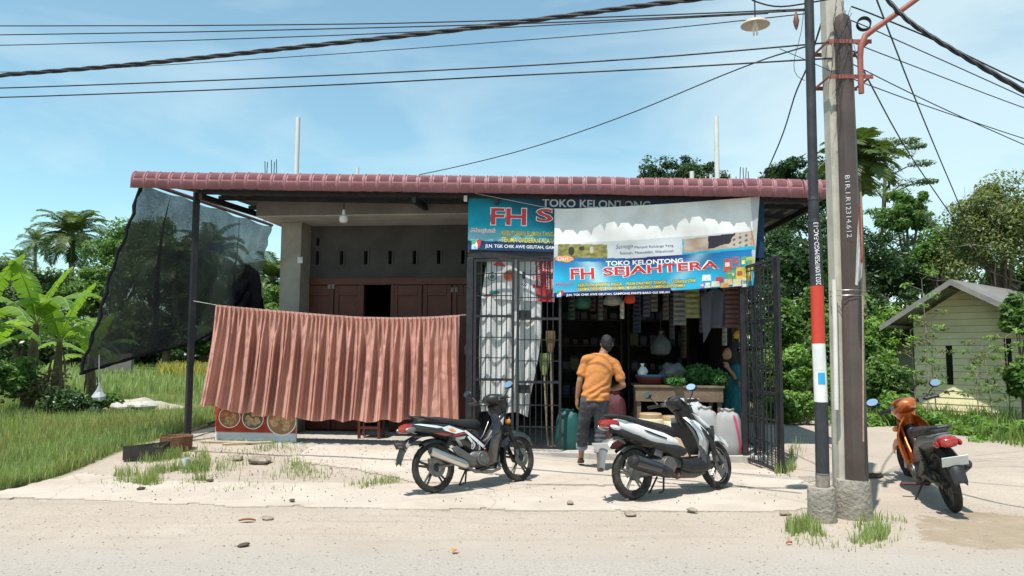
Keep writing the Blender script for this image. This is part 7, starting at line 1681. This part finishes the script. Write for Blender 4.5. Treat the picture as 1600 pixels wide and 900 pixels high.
for k,(x,lab) in enumerate(((-30,'at the left picture edge'),(25,'behind the tallest banana plant'),(80,'behind the middle banana plant'),(135,'just left of the net corner'),(185,'behind the lower net corner'),(235,'behind the lower net hem'),(285,'left of the roof post'),(330,'right of the roof post'),(385,'behind the gathered net'),(435,'in the gap by the porch column'))):
    px_tree('hedge_shrub','low dark hedge shrub across the field, '+lab,'shrub',x,556,36,17+3*(k%3),66+3*(k%2),26,110,.34,('mango','mid','far')[k%3],trunk=False,group='hedge across the field',shell=.1,rk=.5)
# --- banana clump
def banana(label,base,h,nl,seed,ll=1.9):
    r=random.Random(seed); b=Vector(base); t=thing('banana_plant',label,'banana plant',b,'banana plants at the left edge'); top=b+Vector((r.uniform(-.15,.15),0,h)); mb=MB()
    mb.tube([b+Vector((0,0,-.05)),b.lerp(top,.5),top],[.15,.12,.07],12)
    for k in range(9):
        a=k*2.4; q=b+Vector((.14*math.cos(a),.14*math.sin(a),h*(.2+.08*k)%h*.8)); mb.tube([q+Vector((0,0,.25)),q+Vector((.05*math.cos(a),.05*math.sin(a),0)),q+Vector((.07*math.cos(a),.07*math.sin(a),-.35))],[.03,.05,.02],5,flat=.4)
    mb.build('trunk',mat('banana_stem',(0.13,0.10,0.06),.85,0,.45,5,.4,25),t)
    for k in range(nl):
        az=k*2.399+r.uniform(-.3,.3); e=1.35-1.15*k/nl; L_=ll*r.uniform(.8,1.1); wd=.27*r.uniform(.85,1.15); p=np.array(top); pts=[]
        for i in range(15):
            pts.append(p.copy()); p=p+np.array([math.cos(az)*math.cos(e),math.sin(az)*math.cos(e),math.sin(e)])*L_/14; e-=(.035+.012*i)*(1.15 if k>2 else .45)
        side=np.array([-math.sin(az),math.cos(az),0]); V=[];F=[];T=[]; base_t=.25+.5*r.random()
        if k==nl-1 and seed%2==0: base_t=1.0
        for s in (-1,1):
            gap=0
            for i in range(2,14):
                for h_ in range(2):
                    f0=(i+h_*.5)/14; f1=(i+h_*.5+.5)/14
                    def row(f): x=f*14; j=min(int(x),13); return pts[j]+(pts[j+1]-pts[j])*(x-j) if j<14 else pts[14]
                    if f1>1: continue
                    w0=wd*math.sin(math.pi*min(.98,(f0-.12)/.9))**.55; w1=wd*math.sin(math.pi*min(.98,max(.01,(f1-.12)/.9)))**.55
                    dr=.22+.30*r.random(); a,b_=row(f0),row(f1); tear=.006+(.03 if r.random()<.25 else 0)
                    o0=a+side*s*w0-np.array([0,0,w0*dr]); o1=b_+side*s*w1-np.array([0,0,w1*dr]); o1=o1+(o0-o1)*tear*6*.3
                    n=len(V); V+=[a,b_,o1,o0]; F.append((n,n+1,n+2,n+3)); q=min(1,max(0,base_t+r.uniform(-.12,.12))); T+=[q,q,q-.05,q-.05]
        np_mesh('leaf',np.array(V),np.array(F),G['banana'],t,tint=np.clip(np.array(T),0,1))
        mb=MB(); mb.tube([tuple(q) for q in pts],[.022*(1-.06*i) for i in range(15)],6); mb.build('leaf_rib',mat('banana_rib',(0.24,0.30,0.08),.6),t)
g0=gnd(40,642); banana('tallest banana plant with broad arching leaves at the left edge',(g0.x,g0.y,0),2.15,10,2,2.1)
g0=gnd(85,636); banana('middle banana plant with a yellowing leaf left of the net',(g0.x,g0.y,0),1.7,9,5,1.8)
g0=gnd(112,628); banana('banana plant nearest the net corner with low leaves',(g0.x,g0.y+1,0),1.25,8,7,1.6)
g0=gnd(-15,645); banana('banana plant cut off by the left picture edge',(g0.x,g0.y-.5,0),2.0,9,11,1.9)
for a in ((20,600,45,45,18.2,'dark bushy shrub at the foot of the tallest banana plant','mid'),(-5,585,30,40,16.5,'shrub at the left edge before the bananas','mid'),(115,628,50,16,17.8,'low dark weeds below the banana stems','mango'),(165,628,30,12,18.5,'low weeds right of the banana stems','mid'),(60,612,40,30,18.6,'withered brown leaves hanging round the banana stems','dryl')):
    px_tree('shrub',a[5],'shrub',a[0],a[1],a[2],a[3],a[4],16,70,.12,a[6],trunk=False,group='shrubs around the banana plants',shell=.2,rk=.42)
# --- right side
for a in ((1032,290,34,48,34,'leftmost round tree top rising behind the shop roof','mango',30),(1085,280,36,44,33,'second round tree top behind the roof, near the white pipe','mango',30),(1128,300,26,38,36,'small tree top behind the roof, right of the white pipe','mango',24),(1212,330,40,78,30,'dark tree behind the right end of the roof','mango',40),(1268,330,46,86,28,'dark tree behind the slim black pole','mango',44),(1255,440,60,70,24,'dark glossy tree between the gate and the slim pole','mango',46),(1370,430,78,80,25,'large dark mango tree behind the utility pole','mango',60),(1440,440,60,60,27,'dark tree just left above the house roof','mango',46),(1330,500,60,80,23,'shady tree behind the poles','mango',40),(1215,520,50,80,22,'low shady tree seen through the gate bars','mango',44),(1290,560,50,60,20,'low dark tree between gate and poles','mango',40),(1180,470,60,90,31,'dark tree behind the back of the shop, right side','mango',40),(1420,520,40,60,23,'dark tree left of the house eave','mango',36),(1212,410,48,60,27,'dark tree filling the gap under the right roof end','mango',44),(1470,405,46,60,24,'mid green tree rising just left of the twiggy right-edge tree','mid',40),(1585,450,50,40,22,'low green tree behind the right slope of the house roof','mid',34),(1415,345,40,50,27,'mid green tree under the feathery layers','mid',34),(1225,285,36,36,30,'round tree top just above the right end of the roof','mango',30),(1300,410,50,70,26,'dark tree directly behind the concrete pole','mango',44)):
    px_tree('leafy_tree',a[5],'tree',a[0],a[1],a[2],a[3],a[4],a[7],115,.15,a[6],tr=.2,group='trees behind the shop and house')
palm('areca_palm','areca palm with a bunched crown beside the utility pole',at(1340,258,19.5),19.5,1.25,26,nleaf=22,ll=.5,wd=.085,tr=.085,droop=1.5,elmin=-.2,elmax=1.45,lean=.05)
sr[0]+=1; fe=at(1400,330,30); t=thing('feathery_tree','tall airy tree with flat feathery layers right of the utility pole','tree',(fe.x-.4,30,0)); r=np.random.default_rng(9); parts_=[]; mb=MB(); bs=Vector((fe.x-.4,30,0)); tp=at(1385,215,30); mb.tube([bs,at(1378,400,30),at(1382,300,30),tp],[.16,.12,.08,.03],8)
for k,(x,y,w_) in enumerate(((1385,222,28),(1418,220,22),(1400,240,36),(1432,228,18),(1440,255,22),(1375,262,30),(1420,285,36),(1450,283,18),(1390,300,36),(1425,315,30),(1405,345,36),(1370,330,26),(1440,335,20),(1390,372,36),(1425,380,26),(1415,405,30),(1360,290,22))):
    c=at(x,y,30+r.uniform(-1,1)); s=30/F_PX; parts_.append(leafball(330,c,(w_*s,w_*s*.8,4.5*s),.14,.35,1,1.4,500+k)); q=at(1382,y+24,30); mb.tube([q,q.lerp(c,.6)+Vector((0,0,.1)),c],[.035,.025,.01],5)
v,f,ti=merge(parts_); np_mesh('crown',v,f,G['feather'],t,tint=ti); mb.build('trunk',bark,t)
# twiggy tree at the right edge
t=px_tree('leafy_tree','olive tree with bare twigs at the right picture edge','tree',1566,375,82,100,20,90,150,.11,'olive',tr=.16,rk=.30,limbs=14)
rt_=random.Random(6); mb=MB(); c0=at(1580,430,20)
for k in range(46):
    a=rt_.uniform(.15,3.0); ln=rt_.uniform(1.1,2.7); p=c0+Vector((rt_.uniform(-.8,.8),rt_.uniform(-.6,.6),rt_.uniform(-.4,.8))); d=Vector((math.cos(a),rt_.uniform(-.4,.4),math.sin(a)*.9)).normalized(); pts=[p]
    for j in range(6): d=(d+Vector((rt_.uniform(-.3,.3),rt_.uniform(-.3,.3),rt_.uniform(-.25,.25)))).normalized(); pts.append(pts[-1]+d*ln/6)
    mb.tube(pts,[.022,.018,.014,.011,.008,.006,.004],4)
    for j in (2,3,4): e=(d+Vector((rt_.uniform(-.9,.9),rt_.uniform(-.5,.5),rt_.uniform(-.6,.9)))).normalized(); mb.tube([pts[j],pts[j]+e*.22,pts[j]+e*.45+Vector((0,0,.06))],[.008,.006,.003],4)
mb.build('bare_twig',twig,t,ang=80)
# bushes along the path and round the house
for k,a in enumerate(((1245,590,26,55,15.5,'light green bush nearest the open gate','light',.12),(1285,560,30,62,17,'light green bush between the gate and the slim pole','mid',.12),(1262,640,30,22,14.6,'low weeds at the path edge behind the gate','light',.10),(1310,610,26,45,16,'bush framed between the two poles','light',.11),(1362,560,26,55,17.5,'tall pale bush right behind the utility pole','light',.12),(1395,520,30,45,19,'feathery pale bush left of the house eave','light',.10),(1385,610,32,55,16,'leafy bush left of the orange motorbike mirrors','mid',.13),(1410,650,30,28,14.6,'low bush behind the orange headset','light',.10),(1355,660,22,22,14.5,'low weeds at the foot of the utility pole hedge','light',.09),(1470,675,34,22,13.6,'low plants in front of the house wall, behind the seat','light',.10),(1515,682,36,26,13.2,'low bright plants under the first house window','light',.10),(1560,690,36,28,12.8,'low bright plants under the second house window','light',.11),(1610,690,40,40,12.6,'weedy plants at the right picture edge','light',.11),(1540,705,40,15,12.2,'ground-hugging creeper on the path border','light',.09),(1592,500,26,34,15.5,'dark leaves hanging in at the right edge before the house','mid',.13),(1598,600,22,46,14.6,'bush covering the right end of the house wall','mid',.12),(1228,520,24,60,19,'dim bush seen through the open gate bars','mid',.12),(1480,480,34,26,22,'pale bush behind the house ridge','mid',.12),(1195,600,34,60,17.5,'dense bush right behind the open gate leaf','mid',.12),(1225,640,30,30,15.2,'low bush on the path edge beside the gate','light',.10),(1300,470,44,56,21,'dense bush between the two poles, above the path','mid',.13),(1335,540,40,60,19.5,'tall bush hidden partly by the utility pole','mid',.13))):
    px_tree('shrub',a[5],'shrub',a[0],a[1],a[2],a[3],a[4],30,105,a[7],a[6],trunk=True,tr=.035,group='bushes along the path',shell=.15,rk=.40,flat=.9,limbs=6,asp=.5)
# spindly saplings against the house wall
for k,(x0,y0,h,lab) in enumerate(((1450,660,4.6,'spindly sapling left of the first house window'),(1465,655,3.4,'short spindly sapling before the house wall'),(1532,660,2.3,'leafy sapling between the two house windows'),(1552,668,2.6,'taller sapling between the two house windows'),(1580,668,2.8,'sapling in front of the second house window'),(1433,650,3.0,'thin sapling at the left corner of the house'))):
    Y=14.6+.25*(k%3); b=at(x0,y0,Y); b.z=gz(b.x,b.y); tpy=b.z+h*.62; r=random.Random(k+40); t=thing('sapling',lab,'sapling',b,'saplings by the yellow house'); mb=MB(); tp=Vector((b.x+r.uniform(-.15,.15),Y,tpy)); mb.tube([b,b.lerp(tp,.5)+Vector((r.uniform(-.08,.08),0,0)),tp],[.014,.011,.005],5); L_=[]
    for j in range(11):
        f=.25+.075*j; q=b.lerp(tp,min(1,f)); a=j*2.4; e=q+Vector((math.cos(a)*.28,math.sin(a)*.2,.12)); mb.tube([q,e],[.006,.003],4); L_.append(leafball(26,e,(.15,.12,.06),.085,.42,1,1.0,800+k*20+j))
    v,f,ti=merge(L_); np_mesh('crown',v,f,G['light' if k%2==0 else 'olive'],t,tint=ti); mb.build('stem',twig,t)
# weeds carpet along the right verge
pv=[]
rr=np.random.default_rng(77)
while len(pv)<5200:
    x=rr.uniform(4.0,13.5); y=rr.uniform(10.4,17)
    edge=11.1+.9*fbm(x*.5,3) if x>7.6 else 15.0-(x-4)*.25
    if y>edge and rr.random()<.25+1.6*max(0,fbm(x*1.3,y*1.3,5)+.25): pv.append((x,y,gz(x,y)))
blades('verge_weeds',np.array(pv),.08,.38,.022,leafmat('weed_blade',(0.05,0.10,0.02),(0.22,0.30,0.08),.4,.55),.6)
